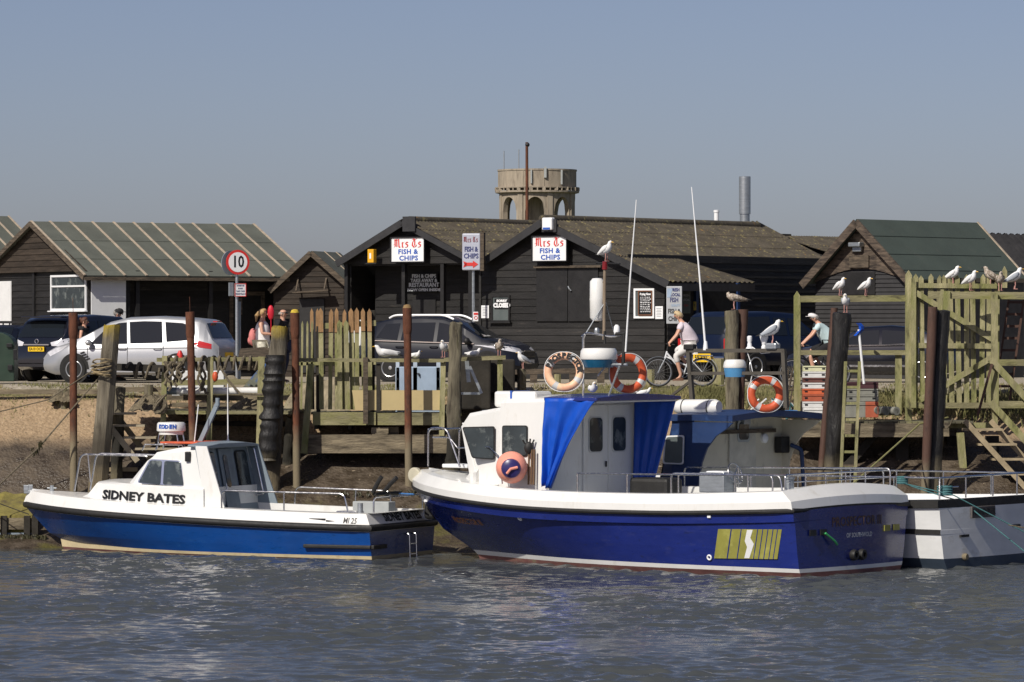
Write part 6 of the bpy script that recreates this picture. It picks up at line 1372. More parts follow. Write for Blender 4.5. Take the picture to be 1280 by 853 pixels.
# windows on near side
def near_window(pxs, lab, rad=3):
 fo = MB().prism([S(px, py, wy + .012) for px, py in roundp(pxs, rad)], (0, -.02, 0)).build('window', m['rubber'], PR, local=True, label=lab)
 cx = sum(p[0] for p in pxs) / 4; cy_ = sum(p[1] for p in pxs) / 4
 ins = [(cx + (x - cx) * .93, cy_ + (y - cy_) * .93) for x, y in pxs]
 MB().prism([S(px, py, wy + .022) for px, py in roundp(ins, rad)], (0, -.02, 0)).build('pane', m['glass'], fo, local=True); return fo
near_window([(577.5, 534), (618, 533), (618, 575), (590, 573)], 'slanted forward side window of the wheelhouse')
near_window([(627.5, 532), (659, 532), (659, 571), (627.5, 570)], 'square side window of the wheelhouse')
# aft bulkhead with double doors
def abk(px, py, x=xa): return on(fr, px, py, 'x', x)
b = MB(); b.box((xa, (wy - wr_) / 2, (zroof + zd) / 2), (.06, wy + wr_ - .06, zroof - zd)); b.build('aft_bulkhead', m['gel'], PR, local=True)
ydl, ydm, ydr = abk(726, 560).y, abk(757, 560).y, abk(786, 560).y; zdt = abk(757, 506).z
for k, (ya_, yb_) in enumerate(((ydl, ydm), (ydm, ydr))):
 ya_, yb_ = max(ya_, yb_), min(ya_, yb_)
 d = MB().box((xa - .05, (ya_ + yb_) / 2, (zd + .08 + zdt) / 2), (.04, ya_ - yb_ - .02, zdt - zd - .08)).build('door', m['gel'], PR, local=True, bevel=.012)
 yc = (abk(741, 540).y if k == 0 else abk(770, 540).y); zc0, zc1 = abk(757, 564).z, abk(757, 522).z; hw_ = .23
 def rr(hw, z0_, z1_, x_, rad=.1):
  pts = []
  for cyq, czq, a0 in ((yc + hw - rad, z1_ - rad, 0), (yc - hw + rad, z1_ - rad, 90), (yc - hw + rad, z0_ + rad, 180), (yc + hw - rad, z0_ + rad, 270)):
   for j in range(5): a = R(a0 + 22.5 * j); pts.append(V((x_, cyq + rad * math.cos(a), czq + rad * math.sin(a))))
  return pts
 w_ = MB().prism(rr(hw_ + .03, zc0 - .03, zc1 + .03, xa - .085), (.02, 0, 0)).build('door_window', m['reflect'], d, local=True); MB().prism(rr(hw_, zc0, zc1, xa - .094), (.01, 0, 0)).build('door_pane', m['glassgrey'] if 0 else m['glass'], d, local=True)
q = abk(753, 580); MB().tube([(xa - .1, q.y, q.z - .06), (xa - .1, q.y, q.z + .06)], .02, 8).build('handle', m['black'], d, local=True)
b = MB(); yp = abk(796, 560).y;
# shelter roof
xs_ = S(747, 493, wy).x; zsr = zroof + .02
b = MB(); b.loft([[V((x, wy + .05, zsr)), V((x, wy * .5, zsr + .05)), V((x, 0, zsr + .07)), V((x, -wy * .5, zsr + .05)), V((x, -wy - .05, zsr)), V((x, -wy - .05, zsr - .07)), V((x, wy + .05, zsr - .07))] for x in (xa + .05, xs_)], sm=False); b.build('shelter_roof', m['prblue'], PR, local=True, bevel=.01)
b = MB(); b.box(((xa + xs_) / 2, 0, zsr - .09), (xa - xs_ - .1, 2 * wy - .1, .03)); b.build('shelter_ceiling', m['gel'], PR, local=True)
b = MB(); b.box((xa - .12, -wr_ + .03, (zroof + zd) / 2), (.26, .05, zroof - zd - .02)); b.build('side_panel', m['gel'], PR, local=True)
# curtains
def curtain(name, pa, pb_, zt0, pull, zb0, yv, mat, lab, ny=26, nz=22):
 b = MB(); vs = []; fs = []
 for j in range(nz + 1):
  v = j / nz
  for i in range(ny + 1):
   u = i / ny; xt = pa + (pb_ - pa) * u; xb = pa + (pb_ - pa) * u * pull; e = v ** .8
   x = xt * (1 - e) + xb * e; fold = .055 * (.3 + v) * math.sin(u * 17 + 2 * math.sin(v * 2.2)) + .04 * v * math.sin(u * 31 + 1) + .035 * math.sin(3 * v + 6 * u) + .02 * mnoise.noise(V((u * 9, v * 7, 1)))
   zz = zt0 + (zb0 - zt0) * v
   vs.append((x, yv + fold, zz + .03 * math.sin(u * 12) * v))
 for j in range(nz):
  for i in range(ny): k = j * (ny + 1) + i; fs.append((k, k + 1, k + ny + 2, k + ny + 1))
 b.add(vs, fs, 0, True); o = b.build(name, mat, PR, local=True, label=lab, sharp=0); md = o.modifiers.new('thick', 'SOLIDIFY'); md.thickness = .006; return o
curtain('curtain', xa + .02, xs_ - .02, zsr - .02, .10, S(690, 609, wy).z, wy + .06, m['tarp'], 'bright blue tarpaulin curtain tied back at the near side')
# far curtain hangs on the far side, visible through the shelter
yf = -wy - .02; Sfar = lambda px, py: on(fr, px, py, 'y', yf)
b = MB(); vs = []; fs = []; A0, A1 = Sfar(793, 500), Sfar(846, 495)
ny, nz = 24, 20
for j in range(nz + 1):
 v = j / nz
 for i in range(ny + 1):
  u = i / ny; xt = A0.x + (A1.x - A0.x) * u; xb = A0.x + (A1.x - A0.x) * u * .35 + .02; x = xt * (1 - v) + xb * v
  vs.append((x, yf + .03 * (.3 + v) * math.sin(u * 21 + v), zsr - .05 + (1.25 - zsr) * v))
for j in range(nz):
 for i in range(ny): k = j * (ny + 1) + i; fs.append((k, k + 1, k + ny + 2, k + ny + 1))
b.add(vs, fs, 0, True); o = b.build('curtain', m['tarp'], PR, local=True, label='shaded blue tarpaulin curtain at the far side of the shelter', sharp=0); o.modifiers.new('thick', 'SOLIDIFY').thickness = .006
# names and panels on hull
def hull_xy(row0, row1, px, py):
 """point on near hull side by matching photo ray against the ruled surface of two rows"""
 inv = fr.inverted(); o_ = inv @ V((0, 0, CZ)); d_ = inv.to_3x3() @ ray(px, py); best = None
 a, c = G[row0], G[row1]
 for i in range(len(a) - 1):
  q = [V(a[i]), V(a[i + 1]), V(c[i + 1]), V(c[i])]; n_ = (q[1] - q[0]).cross(q[3] - q[0]); t_ = (q[0] - o_).dot(n_) / d_.dot(n_); p = o_ + d_ * t_
  dd_ = max(min(q[0].x, q[1].x) - p.x, p.x - max(q[0].x, q[1].x), 0)
  if best is None or dd_ < best[2]: best = (p, n_.normalized(), dd_)
 return best
pts = [hull_xy(4, 5, px, py) for px, py in ((898, 661.5), (977.5, 662), (972, 699), (893, 698))]
if all(pts):
 c0, n0 = pts[0][:2]; nn = n0 if n0.y > 0 else -n0
 Q = [p[0] + nn * .012 for p in pts]; pq = MB().prism(Q, nn * -.014).build('registration_panel', m['fishbox'], PR, local=True, label='weathered olive yellow panel with blue bars on the side')
 b = MB(); lerp2 = lambda u, v: (Q[0].lerp(Q[1], u)).lerp(Q[3].lerp(Q[2], u), v)
 for u, w_ in ((.2, .018), (.36, .014), (.62, .012), (.70, .012), (.78, .012), (.86, .012), (.93, .012)): b.prism([lerp2(u, 0) + nn * .003, lerp2(u + w_, 0) + nn * .003, lerp2(u + w_, 1) + nn * .003, lerp2(u, 1) + nn * .003], -nn * .004)
 b.build('bars', m['prblue'], pq, local=True); b = MB(); b.prism([lerp2(u, v) + nn * .005 for u, v in ((.46, .02), (.55, .02), (.53, .3), (.6, .5), (.56, .98), (.48, .98), (.5, .6), (.45, .4))], -nn * .006); b.build('reflection_patch', m['oldwhite'], pq, local=True, label='pale reflection painted on the panel')  # wavy pale polygon is a reflection drawn as colour
q = hull_xy(4, 5, 540, 649)
q2 = hull_xy(4, 5, 585, 651); q3 = hull_xy(4, 5, 610, 653)
if q2 and q3:
 nn = q2[1] if q2[1].y > 0 else -q2[1]; xd = (q3[0] - q2[0]).normalized(); zd_ = nn.cross(xd) ;
 drape(text('PROSPECTOR III', .24, plane_M(q2[0] + nn * .5, xd, zd_), m['gold'], PR, name='bow_lettering', sx=.74, off=.004, ext=0), bvh_of([hu]), -nn, .03)
HT = bvh_of([hu]); drape(text('PROSPECTOR III', .27, plane_M((-1, -.06, top(0) - .66), (0, -1, 0), (0, 0, 1)), MAT('shaded_gold_letters', (.10, .055, .03), .6), PR, name='transom_lettering', sx=.98, off=.004, ext=0), HT, (1, 0, 0), .008, 1)  # gold letters darkened, the stern's shade is put into their colour
drape(text('OF SOUTHWOLD', .13, plane_M((-1, -.12, top(0) - .94), (0, -1, 0), (0, 0, 1)), m['oldwhite'], PR, name='port_lettering', sx=.95, off=.002, ext=0), HT, (1, 0, 0), .008, 1)
for px, py in ((650, 648), (887, 697)):
 q = hull_xy(4, 5, px, py); nn = q[1] if q[1].y > 0 else -q[1]; b = MB(); b.torus(q[0] + nn * .01, .045, .018, nn, 20, 8); b.build('skin_fitting', m['signwhite'], PR, local=True)
for px, py in ((533, 626), (703, 638), (887, 646)):
 q = hull_xy(6, 7, px, py); b = MB(); b.box(q[0] + V((0, .015, 0)), (.08, .03, .05)); b.build('reflector', m['signwhite'], PR, local=True)
for y_ in (-.35, -.05): b = MB(); b.lathe([(.10, 0), (.12, .05), (.10, .12), (.05, .12), (.05, .05)], (-.10, y_ + .2, .38), (-1, 0, 0), 18); b.build('exhaust_outlet', m['rubber'], PR, local=True)
for y_ in (1.55, 1.2, -1.2, -1.6): b = MB(); b.box((-.02 - .11 * (1 - (y_ / 2.1) ** 2), y_ , .88), (.03, .22, .12)); b.build('scupper', m['black'] if y_ > 0 else m['fishbox'], PR, local=True)
b = MB(); b.tube([(-.13, 1.18, .86), (-.2, .95, .70), (-.2, .85, .62)], .025, 8); b.build('hose', MAT('green_hose', (.05, .35, .12), .5), PR, local=True)
# rails
ry = 1.98
b = MB(); zrl = S(845, 593, ry).z
b.tube([S(722, 616, ry), S(722, 592, ry)], .018, 8); b.tube(arc_pts([S(722, 592, ry), S(850, 593.5, ry), S(975, 595, ry), S(978, 615, ry)], .1), .018, 8)
for px in (784, 848, 935): b.tube([S(px, 616, ry), S(px, 593.5, ry)], .016, 8)
b.build('side_rail', m['steel'], PR, local=True)
b = MB(); b.tube(arc_pts([(3.3, 1.7, 1.6), (3.3, 1.7, 2.02), (.8, 1.7, 2.02), (.8, 1.7, 1.6)], .12), .018, 8); b.build('inner_rail', m['steel'], PR, local=True)
b = MB(); b.tube(arc_pts([(.4, 1.85, top(0)), (.4, 1.85, top(0) + .32), (.4, -1.85, top(0) + .32), (.4, -1.85, top(0))], .08), .018, 8)
for y_ in (1.1, .35, -.4, -1.15): b.tube([(.4, y_, top(0)), (.4, y_, top(0) + .32)], .016, 8)
b.tube([(.4, 1.85, top(0) + .17), (.4, -1.85, top(0) + .17)], .012, 8); b.build('stern_rail', m['steel'], PR, local=True)
b = MB(); fy_ = -1.95; b.tube(arc_pts([(.3, fy_, 1.7), (.3, fy_, 2.08), (5.5, fy_, 2.0), (5.5, fy_, 1.6)], .1), .018, 8); [b.tube([(x_, fy_, 1.6), (x_, fy_, 2.03)], .016, 8) for x_ in (1.5, 2.8, 4.1)]; b.build('side_rail', m['steel'], PR, local=True)
# pulpit
b = MB()
yq = .55
for s_ in (1, -1):
 g3 = [S(px, py, yq) for px, py in ((535, 583), (535.5, 535), (558, 535), (575, 584))]; b.tube(arc_pts([V((p.x, s_ * p.y, p.z)) for p in g3], .15), .022, 8)
 g3 = [S(px, py, yq) for px, py in ((541, 547), (562, 547), (572, 560))]; b.tube(arc_pts([V((p.x, s_ * p.y, p.z)) for p in g3], .1), .018, 8)
p5 = S(535.5, 537, yq); b.tube([p5, V((p5.x, -p5.y, p5.z))], .022, 8); b.build('pulpit', m['steel'], PR, local=True)
b = MB(); b.tube([S(572, 560, .9), S(612, 559, 1.6), S(623, 570, 1.7), S(628, 605, 1.8)], .014, 8); b.build('handrail', m['steel'], PR, local=True)
b = MB(); q = S(524, 593, 0); b.lathe([(.02, -.07), (.14, -.07), (.17, -.04), (.17, .04), (.14, .07), (.02, .07)], (q.x + .05, .08, q.z - .02), (0, 1, 0), 24); b.build('bow_roller', MAT('cream_roller', (.45, .42, .32), .6), PR, local=True)
b = MB(); b.box((S(577, 586, 0).x, 0, 2.0), (.7, .5, .08)); b.build('foredeck_hatch', m['oldwhite'], PR, local=True, bevel=.02)
# rolled canvas box on roof + strap
q0, q1 = S(628, 509, .9), S(680, 509, .9); zt2 = S(650, 489, .9).z
b = MB(); b.box(((q0.x + q1.x) / 2, .9, (q0.z + zt2) / 2), (q0.x - q1.x, .62, zt2 - q0.z)); rb = b.build('raft_case', m['gel'], PR, local=True, bevel=.06)
b = MB(); xm = S(650, 509, .9).x; [b.box((x_, .9, (q0.z + zt2) / 2), (.05, .64, zt2 - q0.z + .02)) for x_ in (xm,)]; b.build('strap', m['blue'], rb, local=True)
b = MB(); b.tube([S(603, 514, .9), S(663, 512, .9)], .02, 8); b.build('handrail', m['galv'], PR, local=True)
# gantry on the roof
gy = 1.0; T = lambda px, py, y=gy: S(px, py, y)
def part(name, fn, mat, par=PR, **k): b = MB(); fn(b); return b.build(name, mat, par, local=True, **k)
part('gantry', lambda b: (b.tube([T(729, 496), T(729, 424), T(731, 418)], .025, 8), b.tube(arc_pts([T(727, 421), T(733, 416), T(765, 421), T(782, 418)], .1), .022, 8)), m['steel'])
part('gantry_post', lambda b: (b.tube([T(779, 457), T(780, 418)], .04, 8), b.tube([T(770, 418), T(782, 417)], .04, 8)), m['rubber']); part('mast_clamp', lambda b: b.tube([T(756, 430), T(756, 414)], .03, 8), m['rubber'])
part('radar_bracket', lambda b: (b.tube([T(727, 456), T(784, 456)], .03, 8), b.tube([T(761, 495), T(775, 456)], .022, 8), b.tube([T(747, 470), T(757, 458)], .02, 8)), m['galv'])
q0 = T(748.5, 449.5); r_ = 22.5 * 93.5 / F; z1 = T(0, 433).z; z2 = T(0, 454.5).z
rd = part('radar_dome', lambda b: b.lathe([(.02, q0.z), (r_ * 1.0, q0.z), (r_ * 1.04, q0.z + .03), (r_ * 1.0, z1 - .06), (r_ * .9, z1), (.02, z1 + .01)], (q0.x, gy, 0), n=32), m['gel'])
part('base', lambda b: b.lathe([(.02, z2), (r_ * .78, z2), (r_ * .98, q0.z - .002), (.02, q0.z - .002)], (q0.x, gy, 0), n=32), MAT('deep_teal_base', (.01, .10, .20), .3), rd)
part('mast', lambda b: (b.tube([T(755, 425, .6), T(756, 337, .6)], .035, 10), b.tube([T(756, 337, .6), T(756.5, 327, .6)], .06, 10, m=1), b.tube([T(745, 329, .6), T(775, 330, .6)], .022, 6, m=2), b.tube([T(747, 353, .6), T(756, 353, .6)], .02, 6, m=2)), [MAT('weathered_mast_tube', (.22, .17, .12), .6, var=.2), MAT('dark_red_lamp', (.20, .01, .015), .2), m['black']])
part('radar_reflector', lambda b: b.lathe([(.02, T(0, 402.5, .6).z), (.10, T(0, 402, .6).z), (.155, T(0, 398.5, .6).z), (.158, T(0, 380, .6).z), (.163, T(0, 378, .6).z), (.158, T(0, 376, .6).z), (.155, T(0, 358, .6).z), (.10, T(0, 354.5, .6).z), (.02, T(0, 354, .6).z)], (T(746.5, 380, .6).x, .6, 0), n=24), m['gel'])
part('stay', lambda b: (b.tube([T(731, 419), T(756, 378, .6)], .012, 6), b.tube([T(757, 378, .6), T(768, 418, .2)], .012, 6)), m['galv'])
part('anchor_lamp', lambda b: (b.lathe([(.05, 0), (.07, .06), (.06, .16), (.03, .2)], T(771, 418, .5), n=14)), m['signwhite']); part('anchor_lamp', lambda b: (b.lathe([(.05, 0), (.06, .06), (.05, .12), (.03, .14)], T(746, 418, .5), n=14)), m['galv'])
part('whip_aerial', lambda b: (b.tube([T(782, 440), T(788, 345), T(795.5, 250)], [.02, .016, .010], 8)), m['signwhite'])
part('deck_light', lambda b: b.box(S(766, 500, .8), (.12, .12, .07)), m['rubber'])
# lifebuoys
def lifebuoy(par, c, R_, r_, axis, mat, lab, words=None):
 a = V(axis).normalized(); lb = thing('lifebuoy', lab, 'lifebuoy', tuple(c)); WMi = WM[lb.name]
 fade = lambda u: 1 if any(abs(((u - k / 4 + .5) % 1) - .5 - .03) < .03 for k in range(4)) else 0
 b = MB(); b.torus((0, 0, 0), R_, r_, a, 64, 14, colf=fade, flat=.8); o = b.build('ring', [mat, m['reflect']], lb, local=True)
 up = V((0, 0, 1)); x_ = up.cross(a).normalized(); y_ = a.cross(x_)
 if words:
  for i, ch in enumerate(words):
   an = R(158 - i * 17.0); n_ = x_ * math.cos(an) + y_ * math.sin(an); tx = x_ * math.sin(an) - y_ * math.cos(an)
   text(ch, .15, plane_M(n_ * R_ + a * r_ * .82, tx, n_), m['black'], o, sx=1.05, off=.010, ext=.006)
 rp = MB(); pts = []
 for i in range(65):
  t_ = 2 * math.pi * i / 64; k = abs(math.sin(2 * t_)); n_ = x_ * math.cos(t_) + y_ * math.sin(t_); pts.append(n_ * (R_ + r_ + .02 * k) + a * .01)
 rp.tube(pts, .009, 5); rp.build('grab_line', m['oldwhite'], lb, local=True); return lb
# positions in world
def wpt(fr_, px, py, y): return fr_ @ on(fr_, px, py, 'y', y)
toc = V((-.18, -1, .0))
lifebuoy(None, wpt(fr, 705, 465, 1.25), .335, .082, V((-.10, -1, .12)), m['orangefade'], 'faded lifebuoy lettered with the boat name, above the blue curtain', 'PROSPECTOR')
lifebuoy(None, wpt(fr, 785, 467, .3), .335, .085, V((.35, -1, .05)), m['orange'], 'plain orange lifebuoy on the wheelhouse roof right of the radar')
# big buoy
bq = thing('buoy', 'coral pink inflatable buoy with dark blue boss hanging at the wheelhouse side', 'buoy', tuple(wpt(fr, 640, 604, wy + .38)))
c = wpt(fr, 639.5, 584.5, wy + .36); b = MB(); b.ball(c, (.33, .33, .34), 28, 18); b.build('float', m['peach'], bq)
b = MB(); n_ = V((-.05, -1, -.05)).normalized(); b.lathe([(.0, 0), (.21, .0), (.19, .07), (.12, .11), (.0, .12)], c + n_ * .25, n_, 24); b.build('boss', MAT('navy_boss', (.03, .025, .13), .35), bq)
b = MB(); b.tube([c + n_ * .36 + V((.14, 0, .03)), c + n_ * .40, c + n_ * .36 + V((-.08, 0, -.10))], .03, 8); b.build('rope_eye', m['peach'], bq)
# gloves and brushes beside it
b = MB(); [b.tube([wpt(fr, px, 606, wy + .12), wpt(fr, px + 1, 562, wy + .1)], .022, 8) for px in (660.5, 664, 667)]; b.build('boat_hook', MAT('brown_handles', (.14, .08, .04), .7), label='bundle of brown handles standing beside the pink buoy', cat='boat hook')
b = MB(); c_ = wpt(fr, 661, 560, wy + .12); b.ball(c_, (.10, .06, .13), 12, 8); [b.tube([c_ + V((dx, 0, .08)), c_ + V((dx * 1.6, 0, .2 - abs(dx) * .4))], .02, 6) for dx in (-.08, -.03, .02, .07)]; b.build('work_glove', m['rubber'], label='black rubber glove stuck on a handle below the square side window', cat='glove')
# aft deck console and steering wheel
cn = thing('deck_console', 'small steering console with wheel on the aft deck of the big blue boat', 'console', tuple(wpt(fr, 900, 620, .6)))
c = wpt(fr, 896, 603, .9); MB().box(c, (.62, .4, .42), rz=RZ).build('cabinet', m['galv'], cn, bevel=.02); c2 = wpt(fr, 899, 592, .9); MB().box(c2, (.45, .35, .10), rz=RZ).build('lid', m['signwhite'], cn, bevel=.03)
b = MB(); cw_ = wpt(fr, 919, 592, .7); ax = V((.75, -.62, .35)); b.torus(cw_, .22, .012, ax, 32, 8); a1 = ax.orthogonal().normalized(); a2 = ax.normalized().cross(a1); [b.tube([cw_, cw_ + (a1 * math.cos(q) + a2 * math.sin(q)) * .22], .01, 6) for q in (0, 2.1, 4.2)]; b.build('steering_wheel', m['steel'], cn)
b = MB(); b.tube([wpt(fr, 919, 592, .7), wpt(fr, 919, 625, .7)], .03, 8); b.build('column', m['steel'], cn)
for px, lab in ((987, 'squat steel bollard on the stern quarter of the big blue boat'),): b = MB(); b.lathe([(.09, 0), (.09, .28), (.11, .29), (.11, .33), (.02, .34)], wpt(fr, px, 617, 1.6), n=16); b.build('bollard', m['galv'], label=lab, cat='bollard')
b = MB(); c = wpt(fr, 820, 606, -.4); b.box(c + V((0, 0, -.1)), (1.0, .6, .5), rz=RZ); b.build('deck_tub', m['rubber'], label='dark tub on deck under the far blue curtain', cat='tub', bevel=.08)
# ---- white workboat behind
NS = V((8.9, 91.25, 0)); SC = NS + bx_ * 2.05
WB = thing('work_boat', 'white hulled workboat with a faded blue wheelhouse, rafted behind the big blue boat', 'boat', (SC.x, SC.y, 0), RZ)
fr = WM[WB.name]; S = lambda px, py, y: on(fr, px, py, 'y', y); S_ = S
top3 = lambda t: smooth_i(t, [0, .2, .5, .8, 1], [1.42, 1.36, 1.36, 1.6, 1.9])
Kq = ([0, .35, .6, .8, .92, 1], [1, 1.02, .93, .62, .3, .0])
rows = [(10., lambda t: .05, lambda t: -.7), (10.2, hb(1.7, Kq), lambda t: -.2), (10.4, hb(1.95, Kq), lambda t: .2), (10.7, hb(2.05, Kq), lambda t: .70), (10.72, hb(2.08, Kq), lambda t: .71), (10.72, hb(2.08, Kq), lambda t: .80), (10.73, hb(2.05, Kq), lambda t: .81),
  (11.1, hb(2.12, Kq), lambda t: top3(t) - .16), (11.12, hb(2.18, Kq), lambda t: top3(t) - .15), (11.12, hb(2.18, Kq), lambda t: top3(t)), (11.0, hb(2.05, Kq), lambda t: top3(t) + .02), (10.9, hb(1.95, Kq), lambda t: top3(t) + .02)]
b, G3, _t = hull(rows, [0, 0, 1, 2, 2, 2, 1, 2, 2, 2, 1], n=34, tb=[0, 0, 1, 1, 1, 1, 1, 2, 2, 2, 1], rnd_=.1)
b.build('hull', [MAT('slate_boot_top', (.04, .06, .09), .6, var=.2), m['oldwhite'], m['rubber']], WB, local=True, sharp=26)
G = G3; deckfill2(G3[11], .95, 0, 1, m['greydeck'], 'deck', .05, WB)
b = MB();
for s in (1, -1): b.loft([[V((x, s * y, z)), V((x, s * (y - .05), .93))] for x, y, z in G3[11]], cap=False, closed=False, sm=False)
b.loft([[V((0, y, 1.44)), V((.05, y, .93))] for y in (-1.95, 1.95)], cap=False, closed=False, sm=False); b.build('inner_bulwark', m['oldwhite'], WB, local=True)
nb2 = MB(); nb2.box((-.11, .55, 1.14), (.04, .95, .24)); nb2 = nb2.build('name_board', MAT('weathered_nameboard', (.10, .09, .085), .8, var=.3, ns=5), WB, local=True, bevel=.01)
text('WANDERER', .18, plane_M((-.136, .55, 1.14), (0, -1, 0), (0, 0, 1)), m['black'], nb2, sx=.95, off=.006)
for y_, z_ in ((1.25, .66), (-.85, .80)): MB().box((-.07, y_, z_), (.06, .32, .05)).build('scupper', m['rubber'], WB, local=True)
b = MB(); b.lathe([(.06, 0), (.08, .05), (.06, .1), (.02, .1)], (-.05, 1.25, .22), (-1, 0, 0), 16); b.build('exhaust_outlet', m['rust'], WB, local=True)
# rails
b = MB(); b.tube([(.1, 1.95, 1.44), (.1, 1.95, 1.88), (.1, -2.2, 1.9)], .02, 8); [b.tube([(.1, y_, 1.44), (.1, y_, 1.88)], .018, 8) for y_ in (.9, -.2, -1.2)]; b.tube([(.1, 1.95, 1.68), (.1, 1.2, 1.68)], .014, 8); b.build('stern_rail', m['steel'], WB, local=True)
b = MB(); b.tube([(.1, 1.95, 1.88), (6, 2.02, 1.85)], .02, 8); [b.tube([(x_, 1.97, 1.4), (x_, 1.97, 1.87)], .018, 8) for x_ in (1.2, 2.4, 3.6, 4.8)]; b.build('side_rail', m['steel'], WB, local=True)
b = MB(); b.tube([(.1, -1.97, 1.88), (6, -2.0, 1.85)], .02, 8); [b.tube([(x_, -1.97, 1.4), (x_, -1.97, 1.87)], .018, 8) for x_ in (1.2, 2.4, 3.6, 4.8)]; b.build('side_rail', m['steel'], WB, local=True)
# wheelhouse
wy3 = 1.75; a_ = S(866, 530, wy3); xa3 = a_.x; zr3 = S(880, 521, wy3).z; fx = S(822, 520, wy3).x + .0
def w3(x, z, w=wy3, xb=None, crown=.08, zb_=.95): xb = x if xb is None else xb; return [V((xb, w, zb_)), V((x, w - .05, z - .06)), V((x, w - .15, z)), V((x, w * .5, z + crown * .7)), V((x, 0, z + crown)), V((x, -w * .5, z + crown * .7)), V((x, -w + .15, z)), V((x, -w + .05, z - .06)), V((xb, -w, zb_))]
b = MB(); xf0 = S(838, 530, wy3).x; xf1 = S(812, 592, wy3).x
rings = [w3(xa3, zr3), w3(xf0, zr3 - .02, xb=xf1 - .6), w3(xf0 + .12, zr3 - .12, wy3 * .9, xf1, .04)]
b.loft(rings, cap=False, closed=False, sm=True); b.add([(xf0 + .12, -wy3 * .85, zr3 - .12), (xf0 + .12, wy3 * .85, zr3 - .12), (xf1, wy3 * .9, 1.2), (xf1, -wy3 * .9, 1.2)], [(0, 1, 2, 3)]); b.build('wheelhouse', m['cabblue'], WB, local=True, sharp=28)
pxs = [(831, 545), (855, 544), (854, 581), (828, 580)]
fo = MB().prism([S(px, py, wy3 + .012) for px, py in roundp(pxs, 3.5)], (0, -.02, 0)).build('window', m['oldwhite'], WB, local=True); ins = [(842 + (x - 842) * .86, 562.5 + (y - 562.5) * .9) for x, y in pxs]; MB().prism([S(px, py, wy3 + .024) for px, py in roundp(ins, 3)], (0, -.02, 0)).build('pane', m['glassgrey'], fo, local=True)
b = MB(); b.box((xa3, 0, (zr3 + .95) / 2), (.06, 2 * wy3 - .1, zr3 - .95)); b.build('aft_bulkhead', m['cream'], WB, local=True)
def ab3(px, py, x=None): return on(fr, px, py, 'x', xa3 - .03 if x is None else x)
y0_, y1_ = ab3(910, 560).y, ab3(943, 560).y; z1_ = ab3(925, 541).z
dr = MB().box((xa3 - .05, (y0_ + y1_) / 2, (z1_ + 1.0) / 2), (.05, abs(y0_ - y1_), z1_ - 1.0)).build('door', MAT('pale_cream_door', (.52, .50, .42), .5), WB, local=True, bevel=.01)
yc = ab3(927, 560).y
def rr3(hw, z0_, z1_, x_, rad=.08):
 pts = []
 for cyq, czq, a0 in ((yc + hw - rad, z1_ - rad, 0), (yc - hw + rad, z1_ - rad, 90), (yc - hw + rad, z0_ + rad, 180), (yc + hw - rad, z0_ + rad, 270)):
  for j in range(5): a = R(a0 + 22.5 * j); pts.append(V((x_, cyq + rad * math.cos(a), czq + rad * math.sin(a))))
 return pts
z0_, zz1 = ab3(0, 587).z, ab3(0, 553).z; w_ = MB().prism(rr3(.24, z0_, zz1, xa3 - .09), (.02, 0, 0)).build('door_window', m['greydeck'], dr, local=True); MB().prism(rr3(.19, z0_ + .05, zz1 - .05, xa3 - .10), (.01, 0, 0)).build('pane', m['glass'], dr, local=True)
p0, p1 = ab3(875, 541), ab3(966, 538); MB().box((xa3 - .09, (p0.y + p1.y) / 2, p0.z), (.06, p0.y - p1.y, .09)).build('door_track', m['weather'], WB, local=True)
q = ab3(928, 526); MB().box((xa3 - .12, q.y, q.z), (.1, .26, .16)).build('deck_lamp', m['galv'], WB, local=True, bevel=.01)
q = ab3(954, 548); MB().lathe([(.02, 0), (.11, 0), (.11, .06), (.06, .1)], (xa3 - .03, q.y, q.z), (-1, 0, 0), 18).build('bulkhead_lamp', m['signwhite'], WB, local=True)
q = ab3(972, 556); b = MB(); b.box((xa3 - .15, q.y, q.z), (.2, .32, .36)); b.tube(arc_pts([(xa3 - .3, q.y - .1, q.z), (xa3 - .5, q.y - .25, q.z - .1), (xa3 - .55, q.y - .3, 1.1)], .1), .05, 8, m=1); b.build('hauler', [m['rubber'], m['cabblue']], WB, local=True, bevel=.02)
